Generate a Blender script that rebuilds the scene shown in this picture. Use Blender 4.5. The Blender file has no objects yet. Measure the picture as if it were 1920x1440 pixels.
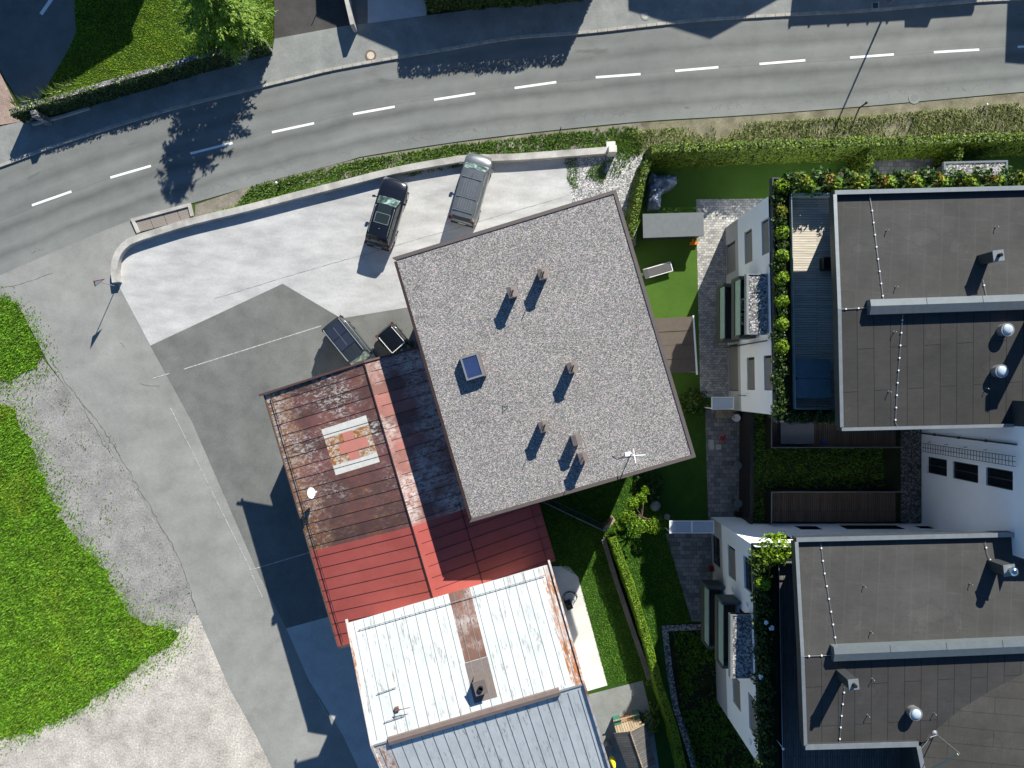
# Overhead view of a road, three older houses and two white apartment blocks.
import bpy, bmesh, math, random
import numpy as np
from mathutils import Vector, Matrix

SC = bpy.context.scene
C = SC.collection
rnd = random.Random(7)
H, F = 50.0, 4000.0 / 3.0            # camera height in metres, focal length in pixels of a 1920 wide frame

def W(px, py, z=0.0):
    s = (H - z) / F
    return Vector(((px - 960) * s, (720 - py) * s, z))
def XY(px, py, z=0.0):
    v = W(px, py, z)
    return (v.x, v.y)
def PL(pts, z=0.0):
    return [XY(p[0], p[1], z) for p in pts]

SUN_EL = math.radians(31.0)
SUN_DIR2 = Vector((0.40, 0.9165))
def unshadow(px, py, h):
    """world point at height h whose shadow falls on the ground where that pixel looks"""
    g = W(px, py, 0)
    k = h / math.tan(SUN_EL)
    return Vector((g.x + SUN_DIR2.x * k, g.y + SUN_DIR2.y * k, h))

# ------------------------------------------------------------------ mesh builder
def wl(o):
    v = Vector((0, 0, 0))
    while o is not None:
        v = v + o.location
        o = o.parent
    return v

class MB:
    def __init__(s):
        s.v = []; s.f = []; s.mi = []; s.uv = {}
    def add(s, vs, fs, m=0):
        k = len(s.v)
        s.v += [tuple(v) for v in vs]
        s.f += [tuple(i + k for i in f) for f in fs]
        s.mi += [m] * len(fs)
        return s
    def quad(s, a, b, c, d, m=0):
        return s.add([a, b, c, d], [(0, 1, 2, 3)], m)
    def box(s, c, d, rz=0.0, m=0):
        x, y, z = d[0] / 2, d[1] / 2, d[2] / 2
        cs, sn = math.cos(rz), math.sin(rz)
        vs = []
        for zz in (-z, z):
            for xx, yy in ((-x, -y), (x, -y), (x, y), (-x, y)):
                vs.append((c[0] + xx * cs - yy * sn, c[1] + xx * sn + yy * cs, c[2] + zz))
        return s.add(vs, [(3, 2, 1, 0), (4, 5, 6, 7), (0, 1, 5, 4), (1, 2, 6, 5), (2, 3, 7, 6), (3, 0, 4, 7)], m)
    def prism(s, poly, z0, z1, m=0, mtop=None):
        a = sum(poly[i][0] * poly[(i + 1) % len(poly)][1] - poly[(i + 1) % len(poly)][0] * poly[i][1] for i in range(len(poly)))
        if a < 0: poly = poly[::-1]
        n = len(poly)
        vs = [(p[0], p[1], z0) for p in poly] + [(p[0], p[1], z1) for p in poly]
        s.add(vs, [(i, (i + 1) % n, n + (i + 1) % n, n + i) for i in range(n)] + [tuple(range(n - 1, -1, -1))], m)
        return s.add([(p[0], p[1], z1) for p in poly], [tuple(range(n))], m if mtop is None else mtop)
    def bar(s, p0, p1, w, h, m=0):
        """square bar between two 3D points"""
        p0, p1 = Vector(p0), Vector(p1)
        d = (p1 - p0).normalized()
        up = Vector((0, 0, 1)) if abs(d.z) < 0.95 else Vector((0, 1, 0))
        a = d.cross(up).normalized() * (w / 2)
        b = a.cross(d).normalized() * (h / 2)
        vs = [p + q for p in (p0, p1) for q in (-a - b, a - b, a + b, -a + b)]
        return s.add(vs, [(0, 1, 2, 3), (7, 6, 5, 4), (0, 4, 5, 1), (1, 5, 6, 2), (2, 6, 7, 3), (3, 7, 4, 0)], m)
    def tube(s, pts, r, n=8, m=0, r1=None):
        pts = [Vector(p) for p in pts]
        k = len(pts); vs = []
        for i, p in enumerate(pts):
            d = (pts[min(i + 1, k - 1)] - pts[max(i - 1, 0)]).normalized()
            up = Vector((0, 0, 1)) if abs(d.z) < 0.9 else Vector((0, 1, 0))
            a = d.cross(up).normalized(); b = a.cross(d).normalized()
            rr = r if r1 is None else r + (r1 - r) * i / (k - 1)
            for j in range(n):
                t = 2 * math.pi * j / n
                vs.append(p + a * (rr * math.cos(t)) + b * (rr * math.sin(t)))
        fs = [(i * n + j, i * n + (j + 1) % n, (i + 1) * n + (j + 1) % n, (i + 1) * n + j) for i in range(k - 1) for j in range(n)]
        fs += [tuple(range(n - 1, -1, -1)), tuple((k - 1) * n + j for j in range(n))]
        return s.add(vs, fs, m)
    def lathe(s, c, prof, n=20, m=0):
        vs = []; k = len(prof)
        for r, z in prof:
            for j in range(n):
                t = 2 * math.pi * j / n
                vs.append((c[0] + r * math.cos(t), c[1] + r * math.sin(t), c[2] + z))
        fs = [(i * n + j, i * n + (j + 1) % n, (i + 1) * n + (j + 1) % n, (i + 1) * n + j) for i in range(k - 1) for j in range(n)]
        fs += [tuple(range(n - 1, -1, -1)), tuple((k - 1) * n + j for j in range(n))]
        return s.add(vs, fs, m)
    def wallpath(s, pts, w, z0, z1, m=0):
        """wall of width w to the right-hand side of the polyline pts"""
        L, R = ribbon(pts, w)
        n = len(L)
        for i in range(n - 1):
            s.prism([L[i], L[i + 1], R[i + 1], R[i]], z0, z1, m)
        return s
    def build(s, name, mats, parent=None, local=False, smooth=False, recalc=True):
        me = bpy.data.meshes.new(name)
        off = Vector((0, 0, 0)) if (local or parent is None) else wl(parent)
        vs = s.v if off.length == 0 else [(v[0] - off.x, v[1] - off.y, v[2] - off.z) for v in s.v]
        me.from_pydata(vs, [], s.f)
        for mm in (mats if isinstance(mats, (list, tuple)) else [mats]):
            me.materials.append(mm)
        me.polygons.foreach_set('material_index', s.mi)
        if recalc and len(s.f) < 6000:
            bm = bmesh.new(); bm.from_mesh(me)
            bmesh.ops.recalc_face_normals(bm, faces=bm.faces)
            bm.to_mesh(me); bm.free()
        if smooth:
            me.polygons.foreach_set('use_smooth', [True] * len(me.polygons))
        me.update()
        o = bpy.data.objects.new(name, me)
        C.objects.link(o)
        if parent is not None: o.parent = parent
        return o

def ribbon(pts, w):
    """left edge (= pts) and an edge offset by w to the right of the direction of travel"""
    P = [Vector(p[:2]) for p in pts]; R = []
    for i in range(len(P)):
        d0 = (P[i] - P[i - 1]).normalized() if i else None
        d1 = (P[i + 1] - P[i]).normalized() if i < len(P) - 1 else None
        d0 = d0 or d1; d1 = d1 or d0
        n = Vector((d0.y, -d0.x)) + Vector((d1.y, -d1.x))
        n.normalize()
        k = n.dot(Vector((d1.y, -d1.x)))
        R.append(P[i] + n * (w / max(k, 0.5)))
    return [tuple(p) for p in P], [tuple(p) for p in R]

def tag(o, label=None, cat=None, group=None, kind=None):
    if label: o['label'] = label
    if cat: o['category'] = cat
    if group: o['group'] = group
    if kind: o['kind'] = kind
    return o
def thing(name, label, cat, loc=(0, 0, 0), rz=0.0, group=None):
    o = bpy.data.objects.new(name, None)
    o.empty_display_size = 0.3
    C.objects.link(o)
    o.location = loc; o.rotation_euler = (0, 0, rz)
    return tag(o, label, cat, group)
def copy_tree(o, parent=None):
    c = o.copy(); C.objects.link(c)
    if parent is not None: c.parent = parent
    for ch in [x for x in KIDS.get(o.name, [])]:
        copy_tree(ch, c)
    return c
KIDS = {}
def kid(parent, o):
    KIDS.setdefault(parent.name, []).append(o)
    return o

def smooth_poly(pts, n=3):
    """Catmull-Rom through a pixel polyline"""
    out = []
    for i in range(len(pts) - 1):
        p0 = pts[max(i - 1, 0)]; p1 = pts[i]; p2 = pts[i + 1]; p3 = pts[min(i + 2, len(pts) - 1)]
        for k in range(n):
            t = k / n
            out.append(tuple(0.5 * ((2 * p1[a]) + (-p0[a] + p2[a]) * t + (2 * p0[a] - 5 * p1[a] + 4 * p2[a] - p3[a]) * t * t
                                    + (-p0[a] + 3 * p1[a] - 3 * p2[a] + p3[a]) * t ** 3) for a in (0, 1)))
    out.append(tuple(pts[-1][:2]))
    return out
def ragged(pts, amp=4, step=9, seed=1):
    """closed pixel polygon with an uneven edge"""
    r = random.Random(seed); out = []
    n = len(pts)
    for i in range(n):
        a, b = pts[i], pts[(i + 1) % n]
        L = math.hypot(b[0] - a[0], b[1] - a[1]); k = max(1, int(L / step))
        for j in range(k):
            t = j / k
            out.append((a[0] + (b[0] - a[0]) * t + r.gauss(0, amp), a[1] + (b[1] - a[1]) * t + r.gauss(0, amp)))
    return out

def sheet(name, px, z, mat, h=0.0):
    """flat ground sheet drawn over the polygon a pixel outline covers on the ground"""
    mb = MB()
    poly = PL(px)
    a = sum(poly[i][0] * poly[(i + 1) % len(poly)][1] - poly[(i + 1) % len(poly)][0] * poly[i][1] for i in range(len(poly)))
    if a < 0: poly = poly[::-1]
    mb.add([(p[0], p[1], z) for p in poly], [tuple(range(len(poly)))])
    o = mb.build(name, mat, recalc=False)
    return tag(o, kind='structure')

# ------------------------------------------------------------------ scattering (numpy)
def inside(poly, x, y):
    poly = np.asarray(poly, float)
    res = np.zeros(len(x), bool)
    j = len(poly) - 1
    for i in range(len(poly)):
        xi, yi = poly[i]; xj, yj = poly[j]
        if yi != yj:
            res ^= ((yi > y) != (yj > y)) & (x < (xj - xi) * (y - yi) / (yj - yi) + xi)
        j = i
    return res
def sample_poly(poly, dens, rg):
    p = np.asarray(poly, float)
    x0, y0 = p.min(0); x1, y1 = p.max(0)
    n = int((x1 - x0) * (y1 - y0) * dens)
    x = rg.uniform(x0, x1, n); y = rg.uniform(y0, y1, n)
    k = inside(poly, x, y)
    return np.stack([x[k], y[k]], 1)
def value_noise(x, y, scale, seed):
    rg = np.random.RandomState(seed)
    T = rg.rand(64, 64)
    u = x * scale; v = y * scale
    i = np.floor(u).astype(int); j = np.floor(v).astype(int)
    fu = u - i; fv = v - j
    fu = fu * fu * (3 - 2 * fu); fv = fv * fv * (3 - 2 * fv)
    g = lambda a, b: T[a % 64, b % 64]
    return (g(i, j) * (1 - fu) + g(i + 1, j) * fu) * (1 - fv) + (g(i, j + 1) * (1 - fu) + g(i + 1, j + 1) * fu) * fv

def np_mesh(name, V, nper, mats, mi=None, parent=None, local=False):
    """mesh of separate faces, nper vertices each"""
    n = len(V) // nper
    me = bpy.data.meshes.new(name)
    if parent is not None and not local:
        o_ = wl(parent); V = V - np.array([o_.x, o_.y, o_.z])
    me.vertices.add(len(V)); me.vertices.foreach_set('co', V.astype(np.float32).ravel())
    me.loops.add(n * nper); me.loops.foreach_set('vertex_index', np.arange(n * nper, dtype=np.int32))
    me.polygons.add(n)
    me.polygons.foreach_set('loop_start', np.arange(0, n * nper, nper, dtype=np.int32))
    for mm in mats: me.materials.append(mm)
    if mi is not None: me.polygons.foreach_set('material_index', np.asarray(mi, np.int32))
    me.update(calc_edges=True)
    o = bpy.data.objects.new(name, me); C.objects.link(o)
    if parent is not None: o.parent = parent
    return o

def blade_verts(P, rg, h=(0.08, 0.18), w=(0.02, 0.04), lean=(0.3, 1.2), wind=None, z=0.0):
    """one triangle per blade"""
    n = len(P)
    a = rg.uniform(0, 2 * np.pi, n)
    if wind is not None: a = wind + rg.normal(0, 0.7, n)
    L = rg.uniform(h[0], h[1], n); le = rg.uniform(lean[0], lean[1], n); ww = rg.uniform(w[0], w[1], n)
    d = np.stack([np.cos(a), np.sin(a)], 1); s = np.stack([-d[:, 1], d[:, 0]], 1)
    zz = np.full(n, z) if np.isscalar(z) else z
    V = np.zeros((n, 3, 3))
    V[:, 0, :2] = P + s * ww[:, None]; V[:, 1, :2] = P - s * ww[:, None]
    V[:, 2, :2] = P + d * (L * np.sin(le))[:, None]
    V[:, 0, 2] = zz; V[:, 1, 2] = zz; V[:, 2, 2] = zz + L * np.cos(le)
    return V.reshape(-1, 3)

def leaf_verts(P, N, rg, size=(0.06, 0.12), aspect=0.6, jitter=0.6):
    """one rhombic leaf clump per point, facing roughly along N"""
    n = len(P)
    N = N + rg.normal(0, jitter, (n, 3)); N /= np.linalg.norm(N, axis=1)[:, None] + 1e-9
    t = rg.normal(0, 1, (n, 3)); t -= N * (t * N).sum(1)[:, None]; t /= np.linalg.norm(t, axis=1)[:, None] + 1e-9
    b = np.cross(N, t)
    L = rg.uniform(size[0], size[1], n)[:, None]
    V = np.zeros((n, 4, 3))
    V[:, 0] = P + t * L; V[:, 1] = P + b * L * aspect; V[:, 2] = P - t * L; V[:, 3] = P - b * L * aspect
    return V.reshape(-1, 3)

def sphere_pts(n, rg):
    v = rg.normal(0, 1, (n, 3))
    return v / np.linalg.norm(v, axis=1)[:, None]
# ------------------------------------------------------------------ materials
class NT:
    def __init__(s, name, rough=0.85, metal=0.0, spec=0.3):
        s.m = bpy.data.materials.new(name); s.m.use_nodes = True
        s.t = s.m.node_tree; s.t.nodes.clear()
        s.out = s.node('ShaderNodeOutputMaterial'); s.b = s.node('ShaderNodeBsdfPrincipled')
        s.t.links.new(s.b.outputs[0], s.out.inputs[0])
        s.put('Roughness', rough); s.put('Metallic', metal); s.put('Specular IOR Level', spec)
        s._c = None
    def node(s, ty, **kw):
        n = s.t.nodes.new(ty)
        for k, v in kw.items(): setattr(n, k, v)
        return n
    def set(s, inp, v):
        if isinstance(v, bpy.types.NodeSocket): s.t.links.new(v, inp)
        elif isinstance(v, (tuple, list)) and len(v) == 3 and inp.type == 'RGBA': inp.default_value = (*v, 1)
        else: inp.default_value = v
    def put(s, key, v): s.set(s.b.inputs[key], v); return s
    def color(s, v): return s.put('Base Color', v)
    def co(s):
        if s._c is None: s._c = s.node('ShaderNodeTexCoord')
        return s._c.outputs['Object']
    def uv(s):
        s.co(); return s._c.outputs['UV']
    def map(s, vec=None, scale=(1, 1, 1), rot=0.0, loc=(0, 0, 0)):
        n = s.node('ShaderNodeMapping'); s.set(n.inputs['Vector'], vec or s.co())
        n.inputs['Scale'].default_value = scale; n.inputs['Rotation'].default_value = (0, 0, rot); n.inputs['Location'].default_value = loc
        return n.outputs[0]
    def noise(s, scale, detail=4, rough=0.6, vec=None, dist=0.0, col=False):
        n = s.node('ShaderNodeTexNoise'); s.set(n.inputs['Vector'], vec or s.co())
        n.inputs['Scale'].default_value = scale; n.inputs['Detail'].default_value = detail
        n.inputs['Roughness'].default_value = rough; n.inputs['Distortion'].default_value = dist
        return n.outputs['Color' if col else 'Fac']
    def voro(s, scale, feature='F1', out='Distance', vec=None, rand=1.0):
        n = s.node('ShaderNodeTexVoronoi', feature=feature); s.set(n.inputs['Vector'], vec or s.co())
        n.inputs['Scale'].default_value = scale; n.inputs['Randomness'].default_value = rand
        return n.outputs[out]
    def ramp(s, fac, stops, interp='LINEAR'):
        n = s.node('ShaderNodeValToRGB'); s.set(n.inputs['Fac'], fac); r = n.color_ramp; r.interpolation = interp
        while len(r.elements) < len(stops): r.elements.new(0.5)
        for e, (p, c) in zip(r.elements, stops):
            e.position = p
            e.color = (c, c, c, 1) if isinstance(c, (int, float)) else (*c, 1)
        return n.outputs['Color']
    def mix(s, fac, a, b, mode='MIX'):
        n = s.node('ShaderNodeMix', data_type='RGBA', blend_type=mode)
        s.set(n.inputs[0], fac); s.set(n.inputs[6], a); s.set(n.inputs[7], b)
        return n.outputs[2]
    def math(s, op, a, b=0.5, clamp=False):
        n = s.node('ShaderNodeMath', operation=op, use_clamp=clamp)
        s.set(n.inputs[0], a); s.set(n.inputs[1], b)
        return n.outputs[0]
    def sep(s, vec):
        n = s.node('ShaderNodeSeparateXYZ'); s.set(n.inputs[0], vec); return n.outputs
    def hsv(s, col, h=0.5, sat=1.0, val=1.0):
        n = s.node('ShaderNodeHueSaturation'); s.set(n.inputs['Color'], col)
        s.set(n.inputs['Hue'], h); s.set(n.inputs['Saturation'], sat); s.set(n.inputs['Value'], val)
        return n.outputs[0]
    def bump(s, h, strength=0.4, dist=0.02):
        n = s.node('ShaderNodeBump'); s.set(n.inputs['Height'], h)
        n.inputs['Strength'].default_value = strength; n.inputs['Distance'].default_value = dist
        s.set(s.b.inputs['Normal'], n.outputs[0]); return s
    def island(s):
        return s.node('ShaderNodeNewGeometry').outputs['Random Per Island']

def sc(c, k): return tuple(min(1, x * k) for x in c)
def plain(name, col, rough=0.6, metal=0.0, var=0.08, spec=0.4, scale=3.0):
    t = NT(name, rough, metal, spec)
    n = t.noise(scale, 5)
    t.color(t.ramp(n, [(0.3, sc(col, 1 - var)), (0.7, sc(col, 1 + var))]))
    return t.m
def asphalt(name, c1, c2, patch=0.35, grain=16.0, gs=0.25, stain=0.12, bump=0.35, rot=0.0, stretch=(1, 1, 1)):
    t = NT(name, 0.9, 0, 0.25)
    v = t.map(scale=stretch, rot=rot)
    base = t.ramp(t.noise(patch, 6, 0.62, vec=v), [(0.30, c1), (0.70, c2)])
    g = t.ramp(t.noise(grain, 3, 0.75), [(0.25, 1 - gs), (0.75, 1 + gs)])
    col = t.mix(1.0, base, g, 'MULTIPLY')
    s2 = t.ramp(t.noise(0.9, 5, 0.55, vec=v, dist=0.15), [(0.3, 1 - stain), (0.5, 1.0), (0.72, 1 + stain * .8)])
    col = t.mix(1.0, col, t.ramp(t.noise(5.0, 4, 0.7), [(0.25, 0.93), (0.75, 1.07)]), 'MULTIPLY')
    col = t.mix(1.0, col, s2, 'MULTIPLY')
    t.color(col); t.bump(t.noise(grain * 2.2, 3, 0.8), bump, 0.01)
    return t
def stones(name, stops, scale=10.0, sat=0.25, bump=0.8, patch=0.1, tone=(1, 1, 1)):
    """loose gravel: one tone per pebble"""
    t = NT(name, 0.9, 0, 0.25)
    cc = t.voro(scale, out='Color'); d = t.voro(scale)
    x = t.sep(cc)
    val = t.ramp(x[0], stops)
    tint = t.mix(sat, (1, 1, 1), cc, 'MIX')
    col = t.mix(1.0, val, tint, 'MULTIPLY')
    edge = t.ramp(d, [(0.35, 1.15), (0.75, 0.55)])
    col = t.mix(1.0, col, edge, 'MULTIPLY')
    pn = t.ramp(t.noise(0.5, 5, 0.65), [(0.3, 1 - patch), (0.7, 1 + patch)])
    col = t.mix(1.0, t.mix(1.0, col, pn, 'MULTIPLY'), tone, 'MULTIPLY')
    t.color(col); t.bump(t.ramp(d, [(0.0, 1.0), (0.7, 0.0)]), bump, 0.03)
    return t
def leaf(name, stops, rough=0.55, trans=0.25, patch=None):
    t = NT(name, rough, 0, 0.35)
    col = t.ramp(t.island(), stops)
    col = t.mix(1.0, col, t.ramp(t.noise(1.3, 3), [(0.3, 0.75), (0.7, 1.25)]), 'MULTIPLY')
    if patch is not None:
        pn = t.noise(0.33, 5, 0.6)
        col = t.mix(t.ramp(pn, [(0.50, 0.0), (0.72, 0.75)]), col, t.mix(1.0, col, patch, 'MULTIPLY'))
        col = t.mix(1.0, col, t.ramp(t.noise(0.8, 4, 0.6), [(0.3, 0.78), (0.7, 1.2)]), 'MULTIPLY')
    t.color(col)
    tr = t.node('ShaderNodeBsdfTranslucent'); t.set(tr.inputs[0], col)
    mx = t.node('ShaderNodeMixShader'); mx.inputs[0].default_value = trans
    t.t.links.new(t.b.outputs[0], mx.inputs[1]); t.t.links.new(tr.outputs[0], mx.inputs[2])
    t.t.links.new(mx.outputs[0], t.out.inputs[0])
    return t.m
def paving(name, c1, c2, mortar, w=0.32, h=0.16, rot=0.0, bias=0.0, ms=0.012):
    t = NT(name, 0.85, 0, 0.3)
    b = t.node('ShaderNodeTexBrick'); t.set(b.inputs['Vector'], t.map(rot=rot))
    t.set(b.inputs['Color1'], c1); t.set(b.inputs['Color2'], c2); t.set(b.inputs['Mortar'], mortar)
    b.inputs['Scale'].default_value = 1.0; b.inputs['Mortar Size'].default_value = ms; b.inputs['Bias'].default_value = bias
    b.inputs['Brick Width'].default_value = w; b.inputs['Row Height'].default_value = h; b.inputs['Mortar Smooth'].default_value = 0.2
    col = t.mix(1.0, b.outputs['Color'], t.ramp(t.noise(1.5, 6, 0.7), [(0.3, 0.8), (0.7, 1.15)]), 'MULTIPLY')
    t.color(col); t.bump(t.math('SUBTRACT', 1.0, b.outputs['Fac']), 0.5, 0.01)
    return t.m
def planks(name, c1, c2, gap, w=0.14, rot=0.0, length=3.0):
    t = NT(name, 0.75, 0, 0.3)
    v = t.map(rot=rot)
    b = t.node('ShaderNodeTexBrick'); t.set(b.inputs['Vector'], v)
    t.set(b.inputs['Color1'], c1); t.set(b.inputs['Color2'], c2); t.set(b.inputs['Mortar'], gap)
    b.inputs['Scale'].default_value = 1.0; b.inputs['Mortar Size'].default_value = 0.012
    b.inputs['Brick Width'].default_value = length; b.inputs['Row Height'].default_value = w
    col = t.mix(1.0, b.outputs['Color'], t.ramp(t.noise(4.0, 6, 0.7, vec=t.map(v, (0.3, 4, 1))), [(0.3, 0.7), (0.7, 1.25)]), 'MULTIPLY')
    t.color(col); t.bump(t.math('SUBTRACT', 1.0, b.outputs['Fac']), 0.6, 0.01)
    return t.m
def turf(name, c1, c2, scale=6.0, big=0.5):
    t = NT(name, 0.95, 0, 0.15)
    col = t.ramp(t.noise(big, 6, 0.65), [(0.3, c1), (0.7, c2)])
    g = t.ramp(t.noise(scale * 4, 4, 0.8), [(0.3, 0.55), (0.7, 1.5)])
    t.color(t.mix(1.0, col, g, 'MULTIPLY')); t.bump(t.noise(scale * 5, 4, 0.8), 0.9, 0.05)
    return t.m

M = {}
# --- ground
M['ground'] = turf('ground_soil', (0.045, 0.075, 0.02), (0.07, 0.11, 0.03))
M['meadow'] = turf('meadow_base', (0.05, 0.12, 0.012), (0.085, 0.18, 0.022))
M['verge'] = asphalt('verge_soil', (0.16, 0.14, 0.11), (0.27, 0.25, 0.21), 1.2, 20, 0.5, 0.25, 1.0).m
M['lawn'] = turf('garden_lawn', (0.022, 0.06, 0.008), (0.04, 0.1, 0.015), 5, 0.6)
M['turf'] = turf('artificial_turf', (0.058, 0.125, 0.018), (0.078, 0.155, 0.025), 9, 0.35)
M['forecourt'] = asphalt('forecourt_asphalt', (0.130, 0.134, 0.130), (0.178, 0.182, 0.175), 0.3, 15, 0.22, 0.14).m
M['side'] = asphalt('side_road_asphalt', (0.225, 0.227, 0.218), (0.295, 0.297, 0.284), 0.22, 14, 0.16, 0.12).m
M['pavement'] = asphalt('pavement_asphalt', (0.195, 0.205, 0.20), (0.265, 0.275, 0.265), 0.5, 16, 0.2, 0.14).m
M['tar'] = asphalt('dark_tar', (0.05, 0.048, 0.047), (0.075, 0.072, 0.07), 0.5, 14, 0.25, 0.15).m
M['conc'] = asphalt('parking_concrete', (0.375, 0.375, 0.378), (0.50, 0.50, 0.50), 0.45, 10, 0.06, 0.10, 0.12, rot=0.25, stretch=(0.6, 1.6, 1)).m
M['slab'] = asphalt('slab_concrete', (0.42, 0.42, 0.425), (0.50, 0.50, 0.505), 0.4, 12, 0.08, 0.10, 0.15).m
M['path'] = asphalt('path_concrete', (0.58, 0.57, 0.55), (0.68, 0.67, 0.65), 0.5, 12, 0.05, 0.06, 0.1).m
M['walltop'] = asphalt('wall_concrete', (0.33, 0.32, 0.30), (0.47, 0.455, 0.43), 0.9, 12, 0.12, 0.18, 0.3).m
M['graygravel'] = asphalt('grey_gravel', (0.215, 0.21, 0.205), (0.32, 0.31, 0.30), 0.5, 9, 0.5, 0.16, 1.0).m
M['palegravel'] = asphalt('pale_gravel', (0.36, 0.335, 0.30), (0.55, 0.515, 0.47), 0.35, 8, 0.5, 0.2, 1.0).m
M['whitegravel'] = stones('white_gravel', [(0, 0.16), (0.4, 0.40), (1, 0.66)], 12, 0.12, 0.9).m
M['whitestones'] = stones('whitestone_bed', [(0, 0.08), (0.5, 0.27), (1, 0.55)], 10, 0.18, 0.9).m
M['roofgravel'] = stones('roof_gravel', [(0, 0.13), (0.35, 0.245), (0.7, 0.355), (1, 0.54)], 22, 0.22, 0.4, 0.08, (1.03, 1.0, 0.975)).m
M['darkgravel'] = stones('dark_gravel', [(0, 0.05), (0.5, 0.12), (1, 0.22)], 9, 0.2, 0.9).m
M['brickpave'] = paving('brick_paving', (0.34, 0.24, 0.20), (0.42, 0.31, 0.26), (0.2, 0.16, 0.14), 0.2, 0.1, 0.6)
M['patio'] = paving('patio_paving', (0.26, 0.26, 0.26), (0.52, 0.50, 0.47), (0.14, 0.14, 0.14), 0.24, 0.17, 0.0)
M['patiodark'] = paving('dark_paving', (0.12, 0.125, 0.13), (0.25, 0.25, 0.25), (0.06, 0.06, 0.06), 0.4, 0.3, 0.0)
M['soil'] = turf('planted_soil', (0.014, 0.016, 0.008), (0.03, 0.035, 0.014), 4, 0.8)
M['kerb'] = plain('kerb_granite', (0.36, 0.34, 0.305), 0.85, var=0.25, scale=1.7)
M['paint'] = NT('road_paint', 0.6, 0, 0.3)
_t = M['paint']; _t.color(_t.ramp(_t.noise(5, 6, 0.75), [(0.28, (0.45, 0.45, 0.45)), (0.42, (0.82, 0.82, 0.81))])); M['paint'] = _t.m
_t = NT('worn_paint', 0.8, 0, 0.3)
_t.color(_t.ramp(_t.noise(6, 6, 0.8), [(0.38, (0.22, 0.22, 0.22)), (0.62, (0.58, 0.58, 0.57))])); M['wornpaint'] = _t.m

# --- main road: worn wheel tracks run along it, cracks along the south edge
t = NT('road_asphalt', 0.88, 0, 0.3)
u = t.sep(t.uv())
wob = t.math('MULTIPLY', t.math('SUBTRACT', t.noise(0.35, 4), 0.5), 0.09)
vv = t.math('ADD', u[1], wob)
track = t.ramp(vv, [(0.0, 1.12), (0.10, 0.95), (0.17, 1.05), (0.27, 0.80), (0.36, 1.10), (0.46, 0.94), (0.52, 1.06), (0.60, 0.70), (0.67, 1.0), (0.76, 1.12), (0.83, 0.80), (0.91, 1.12), (1.0, 1.18)])
base = t.ramp(t.noise(0.4, 6, 0.6, vec=t.map(t.uv(), (0.35, 9, 1))), [(0.3, (0.147, 0.155, 0.151)), (0.7, (0.195, 0.204, 0.196))])
base = t.mix(1.0, base, track, 'MULTIPLY')
base = t.mix(1.0, base, t.ramp(t.noise(17, 3, 0.75), [(0.25, 0.80), (0.75, 1.2)]), 'MULTIPLY')
base = t.mix(1.0, base, t.ramp(t.noise(0.8, 5, 0.6, dist=0.2), [(0.3, 0.9), (0.5, 1.0), (0.72, 1.07)]), 'MULTIPLY')
cv = t.voro(1.6, 'DISTANCE_TO_EDGE', vec=t.mix(0.12, t.co(), t.noise(3, 4, col=True)))
crk = t.ramp(cv, [(0.0, 1.0), (0.022, 0.0)])
msk = t.ramp(vv, [(0.86, 0.0), (0.885, 1.0), (0.925, 1.0), (0.945, 0.0)])
msk = t.math('MULTIPLY', msk, t.ramp(t.noise(0.22, 3), [(0.45, 0.0), (0.55, 1.0)]))
seam = t.ramp(t.math('ABSOLUTE', t.math('SUBTRACT', u[1], 0.497), 0), [(0.0, 1.0), (0.0035, 0.0)])
base = t.mix(t.math('MULTIPLY', seam, 0.45), base, (0.07, 0.07, 0.07))
pat = t.math('MULTIPLY', t.ramp(t.noise(0.5, 5, 0.65, vec=t.map(t.uv(), (0.5, 14, 1))), [(0.60, 0.0), (0.66, 1.0)]), t.ramp(vv, [(0.10, 0.0), (0.14, 1.0), (0.24, 1.0), (0.30, 0.0)]))
base = t.mix(t.math('MULTIPLY', pat, 0.4), base, (0.07, 0.072, 0.074))
base = t.mix(t.math('MULTIPLY', t.math('MULTIPLY', crk, msk), 0.65), base, (0.05, 0.05, 0.05))
t.color(base); t.bump(t.noise(40, 3, 0.8), 0.35, 0.01)
M['road'] = t.m

# --- house materials
M['plaster'] = plain('pale_plaster', (0.62, 0.60, 0.55), 0.9, var=0.05, scale=1.5)
M['white'] = plain('white_render', (0.83, 0.86, 0.90), 0.9, var=0.03, scale=0.8)
M['greybase'] = plain('grey_render', (0.40, 0.40, 0.41), 0.9, var=0.04, scale=1)
M['coping'] = plain('brown_metal_coping', (0.125, 0.105, 0.098), 0.5, 0.2, 0.08)
M['chimney'] = plain('brown_sheet_metal', (0.185, 0.155, 0.145), 0.55, 0.2, 0.10, scale=6)
M['anthracite'] = plain('anthracite_metal', (0.055, 0.062, 0.066), 0.5, 0.3, 0.1)
M['zinc'] = plain('grey_zinc', (0.30, 0.33, 0.345), 0.42, 0.5, 0.1)
M['steel'] = plain('galvanised_steel', (0.42, 0.43, 0.44), 0.4, 0.7, 0.1, scale=8)
M['chrome'] = plain('polished_steel', (0.7, 0.72, 0.74), 0.15, 1.0, 0.05)
M['black'] = plain('black_plastic', (0.012, 0.012, 0.013), 0.5, 0, 0.2)
M['slot'] = plain('dark_opening', (0.006, 0.006, 0.006), 0.9, 0, 0.1)
M['whiteplastic'] = plain('white_plastic', (0.82, 0.83, 0.84), 0.4, 0, 0.03)
M['glass_dark'] = plain('dark_window_glass', (0.010, 0.014, 0.018), 0.12, 0, 0.2, 0.3)
M['blind'] = plain('window_blind', (0.19, 0.185, 0.18), 0.6, 0, 0.06)
M['glass_blue'] = plain('skylight_glass', (0.03, 0.05, 0.13), 0.08, 0, 0.1, 0.6)
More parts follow.
